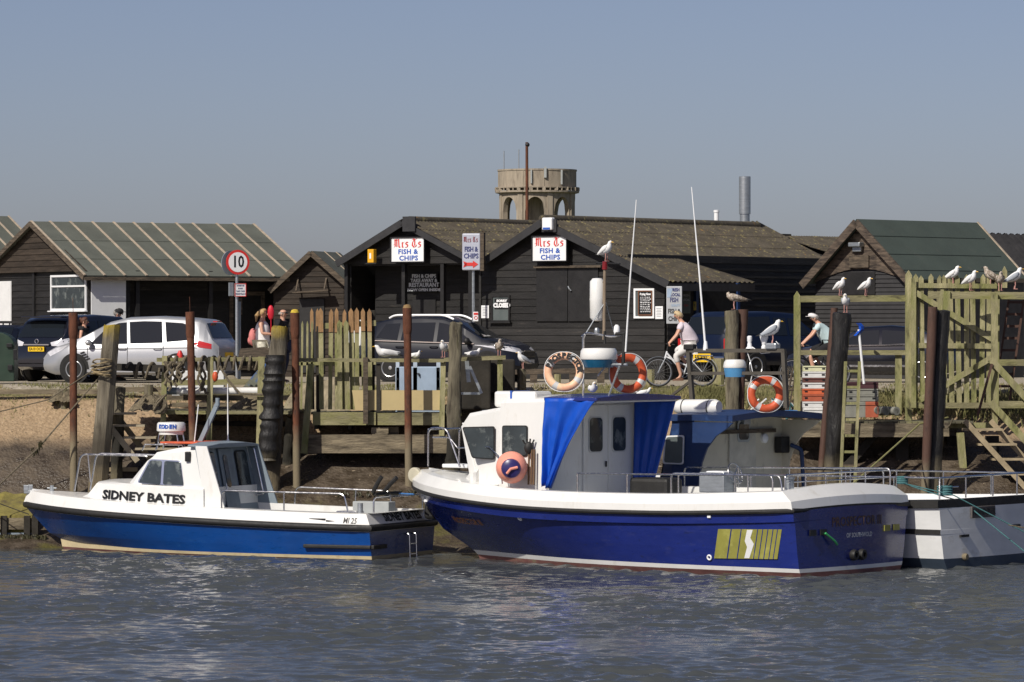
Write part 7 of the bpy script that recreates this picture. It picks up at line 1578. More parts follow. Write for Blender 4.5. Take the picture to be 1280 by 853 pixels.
# roof overhang aft with curved side wings
xo = xa3 - 1.05
b = MB(); b.loft([[V((x, wy3 + .02, z)), V((x, wy3 * .5, z + .06)), V((x, 0, z + .09)), V((x, -wy3 * .5, z + .06)), V((x, -wy3 - .02, z)), V((x, -wy3 - .02, z - .13)), V((x, -wy3 * .5, z - .07)), V((x, 0, z - .04)), V((x, wy3 * .5, z - .07)), V((x, wy3 + .02, z - .13))] for x, z in ((xf0 + .1, zr3 + .02), (xa3, zr3 + .04), (xo, zr3 + .03))], sm=False); b.build('roof', m['cabblue'], WB, local=True)
for s_ in (1, -1):
 b = MB(); arcp_ = [V((xa3 + .02, s_ * wy3, zr3 - .12)), V((xo, s_ * wy3, zr3 - .12))] + [V((xa3 - .02 - 1.0 * math.cos(a) ** 1.0 * 1, s_ * wy3, zr3 - .14 - 1.1 * math.sin(a))) for a in [R(q) for q in (8, 20, 35, 50, 65, 80)]][:6] + [V((xa3 + .02, s_ * wy3, 1.3))]
 arcp_ = [V((xa3 + .02, s_ * wy3, zr3 - .12)), V((xo, s_ * wy3, zr3 - .12))] + [V((xo + .95 * (1 - math.cos(R(q))) ** 1 * 1.0, s_ * wy3, zr3 - .14 - 1.2 * math.sin(R(q)))) for q in (12, 30, 50, 70, 90)] + [V((xa3 + .02, s_ * wy3, zr3 - 1.5))]
 arcp_ = [V((xa3 + .02, s_ * wy3, zr3 - .12)), V((xo, s_ * wy3, zr3 - .12)), V((xo + .18, s_ * wy3, zr3 - .26)), V((xo + .45, s_ * wy3, zr3 - .42)), V((xo + .68, s_ * wy3, zr3 - .68)), V((xo + .82, s_ * wy3, zr3 - 1.0)), V((xo + .92, s_ * wy3, zr3 - 1.5)), V((xo + .95, s_ * wy3, 1.0)), V((xa3 + .02, s_ * wy3, 1.0))]
 b.prism(arcp_, (0, -s_ * .05, 0)); b.build('side_wing', m['cabblue'] if s_ > 0 else m['cream'], WB, local=True)
# white liferaft canister on roof, gantry, radar
q0, q1 = S(846, 509, 1.1), S(899, 509, 1.1); b = MB(); b.tube([q0 + V((0, 0, 0)), q0 + V((-.1, 0, 0)), q1 + V((.1, 0, 0)), q1], [.13, .17, .17, .13], 18); rc = b.build('liferaft', m['gel'], WB, local=True); b = MB(); [b.torus((q0.x - (q0.x - q1.x) * k, 1.1, q0.z), .175, .012, (1, 0, 0), 24, 6) for k in (.2, .8)]; b.build('strap', m['rubber'], rc, local=True)
gy3 = .9; T = lambda px, py, y=gy3: S(px, py, y); gm_ = MAT('grey_brown_gantry', (.07, .062, .05), .7, var=.2)
part('gantry_post', lambda b: b.beam(T(867, 520), T(860.5, 436), .09, .09), gm_, WB); part('gantry_post', lambda b: b.beam(T(983, 510), T(979.5, 437), .09, .09), gm_, WB)
part('gantry_rail', lambda b: b.beam(T(859, 438.5), T(981, 438.5), .09, .08), gm_, WB); part('gantry_rail', lambda b: b.beam(T(864, 467), T(982, 466.5), .09, .07), gm_, WB)
part('brace', lambda b: b.beam(T(838, 496), T(864, 476), .05, .05), gm_, WB)
part('horn', lambda b: b.box(T(862.5, 434), (.26, .16, .12)), m['rubber'], WB, bevel=.02)
q0 = T(918.5, 459.5); r_ = 14.2 * 95.5 / F; z1 = T(0, 445).z; z2 = T(0, 464).z
rd = part('radar_dome', lambda b: b.lathe([(.02, q0.z - .01), (r_ * 1.0, q0.z - .01), (r_ * 1.04, q0.z + .02), (r_ * .95, z1 - .05), (r_ * .8, z1), (.02, z1 + .01)], (q0.x, gy3, 0), n=28), m['gel'], WB); part('base', lambda b: b.lathe([(.02, z2), (r_ * .85, z2), (r_ * .98, q0.z - .012), (.02, q0.z - .012)], (q0.x, gy3, 0), n=28), MAT('sky_blue_base', (.08, .26, .48), .4), rd)
part('anchor_lamp', lambda b: b.lathe([(.09, 0), (.05, .05), (.05, .1), (.04, .14), (.055, .17), (.055, .26), (.03, .28)], T(937, 436), n=14), m['signwhite'], WB)
part('anchor_lamp', lambda b: b.lathe([(.06, 0), (.06, .05), (.04, .07), (.09, .24), (.09, .28), (.02, .28)], T(955, 436), n=14), m['signwhite'], WB)
part('searchlight', lambda b: b.box(T(966, 433), (.28, .2, .14)), m['galv'], WB, bevel=.03)
part('whip_aerial', lambda b: (b.tube([T(882, 437), T(874, 340), T(864.5, 234)], [.026, .018, .010], 8), b.lathe([(.06, 0), (.05, .1), (.035, .2)], T(882, 438), n=12)), m['signwhite'], WB)
part('cable', lambda b: b.tube([T(940, 434), T(952, 442), T(962, 441), T(973, 430), T(970, 427)], .012, 6), m['oldwhite'], WB)
part('cable', lambda b: b.tube([T(934, 440), T(938, 452), T(941, 466), T(938, 478)], .010, 6), m['oldwhite'], WB)
lifebuoy(None, wpt(fr, 957, 493, .6), .31, .085, V((.1, -1, .05)), m['orange'], 'bright orange lifebuoy hanging in the gantry of the blue wheelhouse')
# ropes
hang([wpt(fr, 1128, 604, 1.9), V((9.1, 90.6, 1.55)), V((11.6, 90.6, .25))], .013, 'stern_line', m['ropeteal'], 'long teal mooring line from the blue stern down to the right', n=20)
hang([wpt(fr, 1128, 604, 1.9), wpt(fr, 1176, 617, 1.9), wpt(fr, 1203, 624, .8), V((10.9, 90.1, .1))], .013, 'stern_line', m['ropeteal'], 'second teal line looped over the white boat stern', n=20, sag=.05)
hang([V((10.2, 90.4, .95)), V((13, 90.4, .45))], .013, 'stern_line', m['rope'], 'straw coloured line crossing the teal lines at the right')
b = MB(); [b.torus(wpt(fr, 1128, 604, 1.9) + V((0, 0, .04 * k)), .1, .025, (0, 0, 1), 16, 6) for k in range(4)]; b.build('rope_turns', m['ropeteal'], label='teal rope turns on the stern post of the big blue boat', cat='rope')
b = MB(); [b.torus(wpt(fr, 1181, 618, 1.7) + V((0, 0, .05 * k)), .14, .03, (0, 0, 1), 16, 6) for k in range(4)]; b.build('rope_turns', m['ropeteal'], label='teal rope turns on the white workboat bollard', cat='rope')
hang([V((1.5, 97.5, 1.9)) * 0 + wpt(PFR, 517, 618, 0), wpt(WM[SB.name], 497, 617, -1.0)], .02, 'blue_line', m['ropeblue'], 'short blue line joining the two boats')
# ------------------------------------------------------------------ vehicles
# local frame of a car: +x forward, y left, z up, origin on the ground under the middle
carglass = MAT('tinted_car_glass', (.010, .013, .017), .04, var=.02, spec=.45)
def car(name, label, loc, rz, prof, belt, paint, W_=1.82, wheels=(1.35, -1.4), wr=.33, low=.22, side=None, front=True, sill=m['rubbertyre'], rear_glass=None, front_glass=None, sidewin=None, plan=None, cat='car', tumble=.80):
 """prof: [(x,z)] roofline outline from the nose over to the tail; belt: [(x,z)] waist; sections are lofted from tail to nose"""
 t = thing(name, label, cat, loc, rz); xs = sorted({round(p[0], 3) for p in prof} | {round(p[0], 3) for p in belt})
 px_ = [p[0] for p in prof]; pz_ = [p[1] for p in prof]; bx2 = [p[0] for p in belt]; bz2 = [p[1] for p in belt]
 zt_ = lambda x: float(np.interp(x, px_, pz_)); zb_ = lambda x: min(float(np.interp(x, bx2, bz2)), zt_(x) - .02)
 x0, x1 = px_[0], px_[-1]
 def wid(x):
  u = (x - x0) / (x1 - x0); e = min(u, 1 - u)
  return W_ / 2 * (1 - .22 * max(0, (1 - e / .13)) ** 2.2)
 X = np.unique(np.concatenate([np.linspace(x0, x1, 40), px_]))
 rings = []
 def topw(x):
  h = zt_(x) - zb_(x); return wid(x) * (1 - (1 - tumble) * min(h / .5, 1))
 for x in X:
  w = wid(x); zt2, zb2 = zt_(x), zb_(x); tw = topw(x); lo = low + (.10 * max(0, 1 - min(x - x0, x1 - x) / .35)); lo = min(lo, zb2 - .1)
  half = [(w * .88, lo), (w * .985, lo + .10), (w * 1.0, (lo + zb2) / 2), (w * .985, zb2 - .05), (w * .95, zb2), (tw * 1.0, zb2 + (zt2 - zb2) * .90), (tw * .92, zb2 + (zt2 - zb2) * .985), (tw * .5, zt2 + .015), (0, zt2 + .022)]
  rings.append([V((x, y, z)) for y, z in half] + [V((x, -y, z)) for y, z in half[::-1][1:]])
 b = MB(); b.loft(rings, closed=True, cap=True, sm=True); body = b.build('body', paint, t, local=True, sharp=45); tree = bvh_of([body])
 t['_'] = 0; del t['_']
 def sidey(x, z):
  zt2, zb2 = zt_(x), zb_(x); tw = topw(x); w = wid(x)
  u = max(0, min(1, (z - zb2) / max((zt2 - zb2) * .90, .01))); return w * .95 + (tw - w * .95) * u
 # side windows: list of polygons [(x,z)...]
 for poly in (sidewin or []):
  for s in (1, -1):
   decal('side_window', carglass, t, tree, [V((x, s * 2, z)) for x, z in poly], (0, -s, 0))
 def cross(poly, nm, mat, out=.012, par=t, th=.012):
  """panel across the car following the profile: poly = list of (x,z,yfrac)"""
  pts = [V((x + out * (1 if x > (x0 + x1) / 2 else -1) * .7, y, z + out * .7)) for x, z, y in poly]; return MB().prism(pts, (0, 0, -th)).build(nm, mat, par, local=True)
 for (xa_, za_, wa_), (xb_, zb2_, wb_), nm in ([(*front_glass, 'windscreen')] if front_glass else []) + ([(*rear_glass, 'rear_window')] if rear_glass else []):
  decal(nm, carglass, t, tree, [V((xa_, -wa_, za_)), V((xa_, wa_, za_)), V((xb_, wb_, zb2_)), V((xb_, -wb_, zb2_))], (-.75, 0, -.65) if nm == 'windscreen' else (.8, 0, -.6), .01, 7)
 # wheels and arches
 for wx in wheels:
  for s in (1, -1):
   yy = s * (W_ / 2 - .10)
   ar = MB(); ar.lathe([(.02, 0), (wr + .065, 0), (wr + .065, .02), (.02, .02)], (wx, s * (W_ / 2 - .012), wr + .02), (0, s, 0), 32); ar.build('wheel_arch', m['rubbertyre'], t, local=True)
   wl = MB(); wl.lathe([(wr * .66, .0), (wr * .93, -.01), (wr, .03), (wr, .17), (wr * .93, .2), (wr * .66, .19)], (wx, s * (W_ / 2 - .17), wr), (0, s, 0), 36); wo = wl.build('wheel', m['rubbertyre'], t, local=True)
   rm = MB(); yo = s * (W_ / 2 + .018); c = V((wx, yo, wr)); rm.torus(c, wr * .64, wr * .05, (0, 1, 0), 32, 8)
   for k in range(5):
    a = 2 * math.pi * k / 5 + .3; d = V((math.cos(a), 0, math.sin(a))); e = V((-math.sin(a), 0, math.cos(a)))
    rm.prism([c + d * wr * .08 - e * .035, c + d * wr * .63 - e * .055, c + d * wr * .63 + e * .055, c + d * wr * .08 + e * .035], (0, -s * .02, 0))
   rm.lathe([(.0, 0), (.05, 0), (.06, .02), (.0, .03)], c - V((0, s * .02, 0)), (0, s, 0), 16); rm.build('rim', m['rim'], wo, local=True)
 return t, sidey, wid, zt_, zb_, tree
silver = MAT('silver_car_paint', (.40, .41, .43), .32, metal=.4, var=.03, ns=2, coat=.7)
blackp = MAT('black_car_paint', (.006, .007, .012), .15, var=.05, coat=1); navy = MAT('dark_navy_car_paint', (.006, .008, .016), .4, var=.05, coat=.25, spec=.2); slate = MAT('dark_slate_car_paint', (.010, .012, .020), .4, var=.05, coat=.25, spec=.2); blp = MAT('blue_pickup_paint', (.004, .009, .028), .4, var=.05, coat=.25, spec=.2)
def carpos(px, py, Y, z=GZ): return ((px - 640) * Y / F, Y, z)
# silver MPV, nose to the left
def sc(l, *pts): return [(x * l, z) for x, z in pts]
cl = 2.42
# rear part at -x ; front +x
prof = [(-2.42, .62), (-2.40, .95), (-2.26, 1.10), (-2.05, 1.50), (-1.90, 1.60), (-1.5, 1.645), (-.7, 1.685), (.1, 1.66), (.55, 1.56), (1.2, 1.22), (1.62, 1.02), (2.0, .92), (2.25, .80), (2.40, .62)]
belt = [(-2.42, .60), (-2.35, .98), (-1.9, 1.02), (0, .96), (1.25, .92), (1.6, .94), (2.4, .58)]
th_m = math.pi - R(17)
MPV, sdy, wd, ztf, zbf, crs = car('silver_car', 'silver people carrier with its nose to the left behind the leaning pile', carpos(176, 478, 113.2), th_m, prof, belt, silver, W_=1.86, wheels=(1.46, -1.36), wr=.335, low=.20,
 sidewin=[[(.02, .99), (1.05, .985), (.62, 1.40), (.30, 1.52), (.08, 1.54)], [(-.95, 1.02), (-.06, 1.0), (-.0, 1.55), (-.4, 1.57), (-.88, 1.56)], [(-1.80, 1.10), (-1.05, 1.04), (-.98, 1.55), (-1.45, 1.52), (-1.66, 1.45)]],
 front_glass=((.62, 1.52, .62), (1.22, 1.20, .78)), rear_glass=((-2.02, 1.50, .60), (-2.24, 1.13, .72)))
for s in (1, -1):
 decal('tail_lamp', m['lampred'], MPV, crs, [V((-2.36 - (-2.4 - x) * 0 + (x + 2.2), s * 1.5, z)) if 0 else V((x, s * 1.4, z)) for x, z in ((-2.40, .99), (-2.08, 1.07), (-1.90, 1.0), (-2.08, .90), (-2.40, .86))], (.25, -s, 0))
 decal('headlamp', m['lampclear'], MPV, crs, [V((x, s * 1.4, z)) for x, z in ((2.42, .76), (2.12, .88), (1.75, .96), (1.98, .80), (2.3, .66))], (-.25, -s, 0))
 b = MB(); b.ball((1.02, s * (.93 + .11), 1.02), (.09, .11, .08), 14, 8); b.beam((1.02, s * .9, .99), (1.02, s * 1.0, 1.0), .05, .05); b.build('mirror', silver, MPV, local=True)
 for x in (.15, -.82): b = MB(); b.tube(arc_pts([(x + .10, s * .925, .86), (x + .08, s * .965, .87), (x - .10, s * .965, .87), (x - .12, s * .925, .86)], .02), .014, 6); b.build('door_handle', silver, MPV, local=True)
 b = MB(); [b.beam((x, s * .934, .34), (x + dx, s * .932, .97), .008, .006) for x, dx in ((-.98, 0), (.0, 0), (1.08, .02))]; b.beam((-1.9, s * .94, .90), (1.5, s * .94, .86), .006, .01); b.build('door_gap', m['black'], MPV, local=True)
 b = MB(); b.beam((-1.0, s * .935, .30), (1.1, s * .935, .30), .015, .07); b.build('sill_trim', m['steel'] if 0 else silver, MPV, local=True)
 b = MB(); [b.prism([V((1.18 - k * .05, s * .938, .80 - k * .055)), V((1.30 - k * .05, s * .938, .76 - k * .055)), V((1.28 - k * .05, s * .938, .73 - k * .055)), V((1.16 - k * .05, s * .938, .77 - k * .055))], (0, s * .008, 0)) for k in range(4)]; b.build('wing_vent', m['black'], MPV, local=True)
b = MB(); b.box((-2.43, 0, .72), (.03, .52, .11)); b.build('number_plate', m['plate'], MPV, local=True)
b = MB(); b.box((-2.1, 0, 1.56), (.12, .3, .03)); b.build('brake_lamp', m['lampred'], MPV, local=True)
# black SUV from behind
prof = [(-2.35, .55), (-2.36, 1.0), (-2.25, 1.12), (-1.95, 1.58), (-1.7, 1.70), (-.6, 1.74), (.3, 1.70), (1.15, 1.2), (1.9, 1.08), (2.3, .9), (2.38, .6)]
belt = [(-2.35, .54), (-2.2, 1.08), (0, 1.06), (1.2, 1.02), (2.3, .6)]
thb = R(90 - 33)
SUV, sdy, wd, ztf, zbf, crs = car('black_car', 'black estate car seen from behind with a yellow plate, left edge', carpos(117, 478, 116.6), thb, prof, belt, blackp, W_=1.88, wheels=(1.35, -1.4), wr=.37, low=.28,
 sidewin=[[(-1.75, 1.12), (-.9, 1.1), (-.9, 1.58), (-1.5, 1.56)], [(-.82, 1.1), (-.02, 1.1), (.0, 1.6), (-.82, 1.6)], [(.06, 1.1), (1.0, 1.1), (.4, 1.56), (.08, 1.6)]], rear_glass=((-1.99, 1.56, .62), (-2.25, 1.16, .76)))
b = MB(); b.beam((-2.08, -.66, 1.68), (-2.08, .66, 1.68), .28, .04); b.build('spoiler', blackp, SUV, local=True, bevel=.012)
for s in (1, -1):
 decal('tail_lamp', m['lampclear'], SUV, crs, [V((-3, y + s * .25, z)) for y, z in ((s * .40, 1.02), (s * .86, 1.13), (s * 1.15, 1.10), (s * 1.08, .98), (s * .78, .92), (s * .44, .93))], (1, -s * .32, 0))
 b = MB(); b.box((-2.32, s * .84, .56), (.05, .08, .14)); b.build('rear_reflector', m['lampred'], SUV, local=True)
b = MB(); b.beam((-2.395, -.42, .96), (-2.395, .42, .96), .02, .03); b.build('chrome_strip', m['chrome'], SUV, local=True)
b = MB(); b.torus((-2.375, 0, 1.05), .055, .012, (1, 0, 0), 24, 8); b.build('badge', m['chrome'], SUV, local=True)
pl_ = MB(); pl_.box((-2.395, 0, .845), (.02, .53, .12)); po = pl_.build('number_plate', m['plate'], SUV, local=True)
text('EA10 OCB', .105, plane_M((-2.408, 0, .845), (0, -1, 0), (0, 0, 1)), m['black'], po, sx=.95, off=.002)
# dark SUV nose right
prof = [(-2.2, .62), (-2.22, 1.0), (-2.05, 1.15), (-1.8, 1.55), (-1.3, 1.66), (-.5, 1.70), (.1, 1.66), (.55, 1.50), (1.18, 1.13), (1.6, 1.05), (1.95, .93), (2.15, .76), (2.2, .5)]
belt = [(-2.2, .6), (-2.0, 1.06), (0, 1.0), (1.1, .98), (1.6, 1.0), (2.15, .5)]
th_d = R(-20)
SUV2, sdy, wd, ztf, zbf, crs = car('dark_suv', 'dark slate family car with silver roof rails behind the middle jetty', carpos(563, 476, 115.0), th_d, prof, belt, slate, W_=1.86, wheels=(1.38, -1.32), wr=.36, low=.25,
 sidewin=[[(-1.75, 1.14), (-1.15, 1.08), (-1.1, 1.52), (-1.5, 1.50)], [(-1.05, 1.08), (-.15, 1.04), (-.12, 1.54), (-.98, 1.53)], [(-.05, 1.04), (.95, 1.02), (.45, 1.40), (.2, 1.50), (-.02, 1.54)]], front_glass=((.52, 1.50, .60), (1.20, 1.13, .76)))
for s in (1, -1):
 b = MB(); b.tube(arc_pts([(-1.45, s * .66, 1.65), (-1.3, s * .67, 1.73), (.1, s * .67, 1.73), (.35, s * .67, 1.62)], .15), .028, 8); b.build('roof_rail', m['signwhite'], SUV2, local=True)
 decal('headlamp', m['lampclear'], SUV2, crs, [V((2.6 + dx, s * y, z)) for dx, y, z in ((0, .52, .86), (0, .80, .90), (-.5, 1.25, .96), (-.3, 1.1, .84), (0, .78, .74), (0, .54, .76))], (-1, -s * .3, 0))
 b = MB(); b.ball((.85, s * 1.04, 1.06), (.08, .11, .09), 14, 8); b.build('mirror', m['rubber'], SUV2, local=True)
 b = MB(); b.beam((-1.8, s * .925, 1.07), (1.0, s * .925, .99), .02, .022); b.build('waist_strip', m['chrome'], SUV2, local=True)
 for x in (-.1, -1.05): b = MB(); b.tube(arc_pts([(x + .10, s * .925, .90), (x + .08, s * .965, .91), (x - .10, s * .965, .91), (x - .12, s * .925, .90)], .02), .014, 6); b.build('door_handle', slate, SUV2, local=True)
b = MB(); b.box((2.15, 0, .72), (.12, .9, .17)); b.box((2.17, 0, .42), (.1, 1.2, .16)); b.build('grille', m['black'], SUV2, local=True, bevel=.02)
b = MB(); b.beam((2.215, -.42, .80), (2.215, .42, .80), .02, .025); b.build('chrome_strip', m['chrome'], SUV2, local=True)
pl_ = MB(); pl_.box((2.23, 0, .52), (.02, .52, .11)); po = pl_.build('number_plate', m['reflect'], SUV2, local=True)
# blue pickup with hard top, tail to the left
prof = [(-2.55, .60), (-2.56, 1.10), (-2.50, 1.22), (-2.30, 1.72), (-2.1, 1.80), (-.6, 1.82), (.2, 1.78), (.75, 1.35), (1.1, 1.18), (1.9, 1.12), (2.35, .95), (2.45, .6)]
belt = [(-2.55, .6), (-2.45, 1.16), (0, 1.14), (1.1, 1.1), (2.4, .6)]
thp = R(44)
PK, sdy, wd, ztf, zbf, crs = car('blue_pickup', 'dark blue pickup with a hard top and yellow rear plate behind the woman cyclist', carpos(962, 479, 116.5), thp, prof, belt, blp, W_=1.85, wheels=(1.45, -1.55), wr=.38, low=.42,
 sidewin=[[(-2.15, 1.24), (-.85, 1.20), (-.85, 1.70), (-2.0, 1.68)], [(-.72, 1.20), (-.25, 1.20), (-.25, 1.66), (-.72, 1.67)], [(-.15, 1.20), (.72, 1.20), (.3, 1.60), (-.15, 1.66)]], rear_glass=((-2.32, 1.68, .64), (-2.52, 1.24, .78)), cat='pickup')
b = MB(); b.tube([(-2.62, -.85, .62), (-2.62, .85, .62)], .06, 10); b.build('rear_bumper', m['chrome'], PK, local=True)
b = MB(); b.tube(arc_pts([(-2.3, .80, 1.25), (-2.3, .80, 1.55), (-1.7, .80, 1.62)], .2), .03, 8); b.build('roll_bar', m['chrome'], PK, local=True)
pl_ = MB(); pl_.box((-2.72, -.12, .62), (.02, .62, .22)); po = pl_.build('number_plate', m['plate'], PK, local=True); text('59 ZXC', .17, plane_M((-2.733, -.12, .62), (0, -1, 0), (0, 0, 1)), m['black'], po, sx=.9, off=.004)
for s in (1, -1):
 b = MB(); b.box((-2.56, s * .82, .95), (.04, .14, .34)); b.build('tail_lamp', m['lampred'], PK, local=True, bevel=.01)
 b = MB(); b.ball((.72, s * 1.06, 1.26), (.09, .12, .11), 14, 8); b.build('mirror', m['chrome'], PK, local=True)
b = MB(); b.lathe([(.28, 0), (.28, .16), (.15, .18), (.1, .16)], (-2.45, .1, .30), (-1, 0, 0), 28); b.build('spare_wheel', m['rubbertyre'], PK, local=True)
# dark saloon at the right behind the fence, another at the left edge, one behind the black SUV
prof = [(-2.2, .6), (-2.2, .95), (-1.8, 1.05), (-1.2, 1.40), (-.5, 1.46), (.2, 1.42), (1.0, 1.0), (1.8, .88), (2.15, .7), (2.2, .5)]
belt = [(-2.2, .58), (-1.8, 1.0), (0, .94), (1.0, .92), (2.1, .5)]
C3, *_r = car('dark_car', 'dark hatchback with pale reflections in its windows behind the fish box stacks', carpos(1093, 476, 113.8), R(168), prof, belt, blackp, W_=1.8, wheels=(1.35, -1.35), wr=.33, low=.2,
 sidewin=[[(-1.25, 1.03), (-.3, .98), (-.3, 1.34), (-.9, 1.31)], [(-.22, .98), (.85, .97), (.2, 1.32), (-.22, 1.34)]], front_glass=((.22, 1.40, .6), (1.0, 1.02, .74)), rear_glass=((-1.2, 1.38, .6), (-1.75, 1.07, .7)))
for s in (1, -1): b = MB(); b.beam((-1.6, s * .90, .97), (1.1, s * .90, .93), .02, .02); b.build('waist_strip', m['chrome'], C3, local=True); b = MB(); b.beam((-1, s * .91, .42), (1, s * .91, .42), .02, .05); b.build('door_strip', m['steel'], C3, local=True)
C4, *_r = car('navy_car', 'dark navy car mostly hidden at the far left beside the green bin', carpos(12, 476, 118.5), R(75), prof, belt, navy, W_=1.8, wheels=(1.35, -1.35), wr=.33, low=.2, sidewin=[[(-1.25, 1.03), (-.3, .98), (-.3, 1.34), (-.9, 1.31)]], rear_glass=((-1.2, 1.38, .6), (-1.75, 1.07, .7)))
C5, *_r = car('far_car', 'dark car roof showing behind the woman with sunglasses', carpos(132, 470, 121.5), R(8), [(a, b_ * 1.16) for a, b_ in prof], [(a, b_ * 1.16) for a, b_ in belt], navy, W_=1.85, wheels=(1.35, -1.35), wr=.36, low=.24, sidewin=[[(-1.25, 1.2), (-.3, 1.14), (-.3, 1.55), (-.9, 1.52)], [(-.22, 1.14), (.85, 1.12), (.2, 1.52), (-.22, 1.55)]])
# green wheeled bin/container at the left edge
gb_ = thing('green_bin', 'dark green rounded metal bin cut by the left edge', 'bin', carpos(-8, 478, 110.8), 0); gmat = MAT('dark_green_metal', (.015, .036, .022), .5, var=.2, ns=2)
b = MB(); s_ = 110.8 / F; hw = .52; hgt = 66 * s_
pts = [V((-hw, 0, .05)), V((hw, 0, .05)), V((hw, 0, hgt * .72))] + [V((hw * math.cos(R(a)), 0, hgt * .72 + hgt * .26 * math.sin(R(a)))) for a in range(15, 180, 15)] + [V((-hw, 0, hgt * .72))]
b.prism(pts, (0, .9, 0)); b.build('shell', gmat, gb_, local=True, bevel=.02); b = MB(); b.box((hw + .03, -.02, hgt * .55), (.10, .08, .26)); b.box((hw - .12, -.03, hgt * .72), (.14, .06, .1)); b.box((hw - .1, -.03, hgt * .3), (.12, .06, .14)); b.build('catch', m['black'], gb_, local=True, bevel=.01)
# ------------------------------------------------------------------ people
def skin_obj(name, chains, mat, par, sub=2, root=0, label=None):
 """chains: list of [(pos, radius)...]; first vertices merge when equal positions"""
 bm = bmesh.new(); sk = bm.verts.layers.skin.verify(); seen = {}
 for ch in chains:
  prev = None
  for p, r in ch:
   k = tuple(round(q, 4) for q in p); v = seen.get(k)
   if v is None:
    v = bm.verts.new(p); v[sk].radius = (r, r) if not isinstance(r, tuple) else r; seen[k] = v
    v[sk].use_root = prev is None
   if prev is not None and prev is not v:
    try: bm.edges.new((prev, v))
    except ValueError: pass
   prev = v
 me = bpy.data.meshes.new(name); bm.to_mesh(me); bm.free()
 o = bpy.data.objects.new(name, me); COL.objects.link(o)
 md = o.modifiers.new('skin', 'SKIN'); md.use_smooth_shade = True; s2 = o.modifiers.new('sub', 'SUBSURF'); s2.levels = s2.render_levels = sub
 dg = bpy.context.evaluated_depsgraph_get(); me2 = bpy.data.meshes.new_from_object(o.evaluated_get(dg)); o.modifiers.clear(); o.data = me2
 me2.materials.clear(); me2.materials.append(mat); me2.polygons.foreach_set('use_smooth', [True] * len(me2.polygons))
 o.parent = par; WM[o.name] = WM[par.name]; KID.setdefault(par.name, []).append(o)
 if label: o['label'] = label
 return o
def hand(wr_, d, n, s=1.0, curl=.9):
 """wrist point, forearm direction d, palm normal n -> chains (palm + five fingers)"""
 d = V(d).normalized(); n = (V(n) - d * V(n).dot(d)).normalized(); w = d.cross(n); W0 = V(wr_); P0 = W0 + d * .07
 ch = [[(W0, .026), (P0, .032)]]
 for k, (off, L_) in enumerate(((-.030, .062), (-.010, .072), (.010, .068), (.029, .052))):
  b0 = P0 + w * off * s - d * .01; b1 = b0 + d * L_ * .55 + n * .012; b2 = b1 + d * L_ * .35 * (1 - curl * .5) + n * L_ * .6 * curl; b3 = b2 - d * L_ * .25 * curl + n * L_ * .35
  ch.append([(P0, .032), (b0 + d * .02, .010), (b1, .009), (b2, .0085), (b3, .007)])
 t0 = W0 + d * .035 - w * .03 * s; ch.append([(W0, .026), (t0, .013), (t0 + d * .03 + n * .02 - w * .015 * s, .010), (t0 + d * .05 + n * .04, .009)])
 return ch
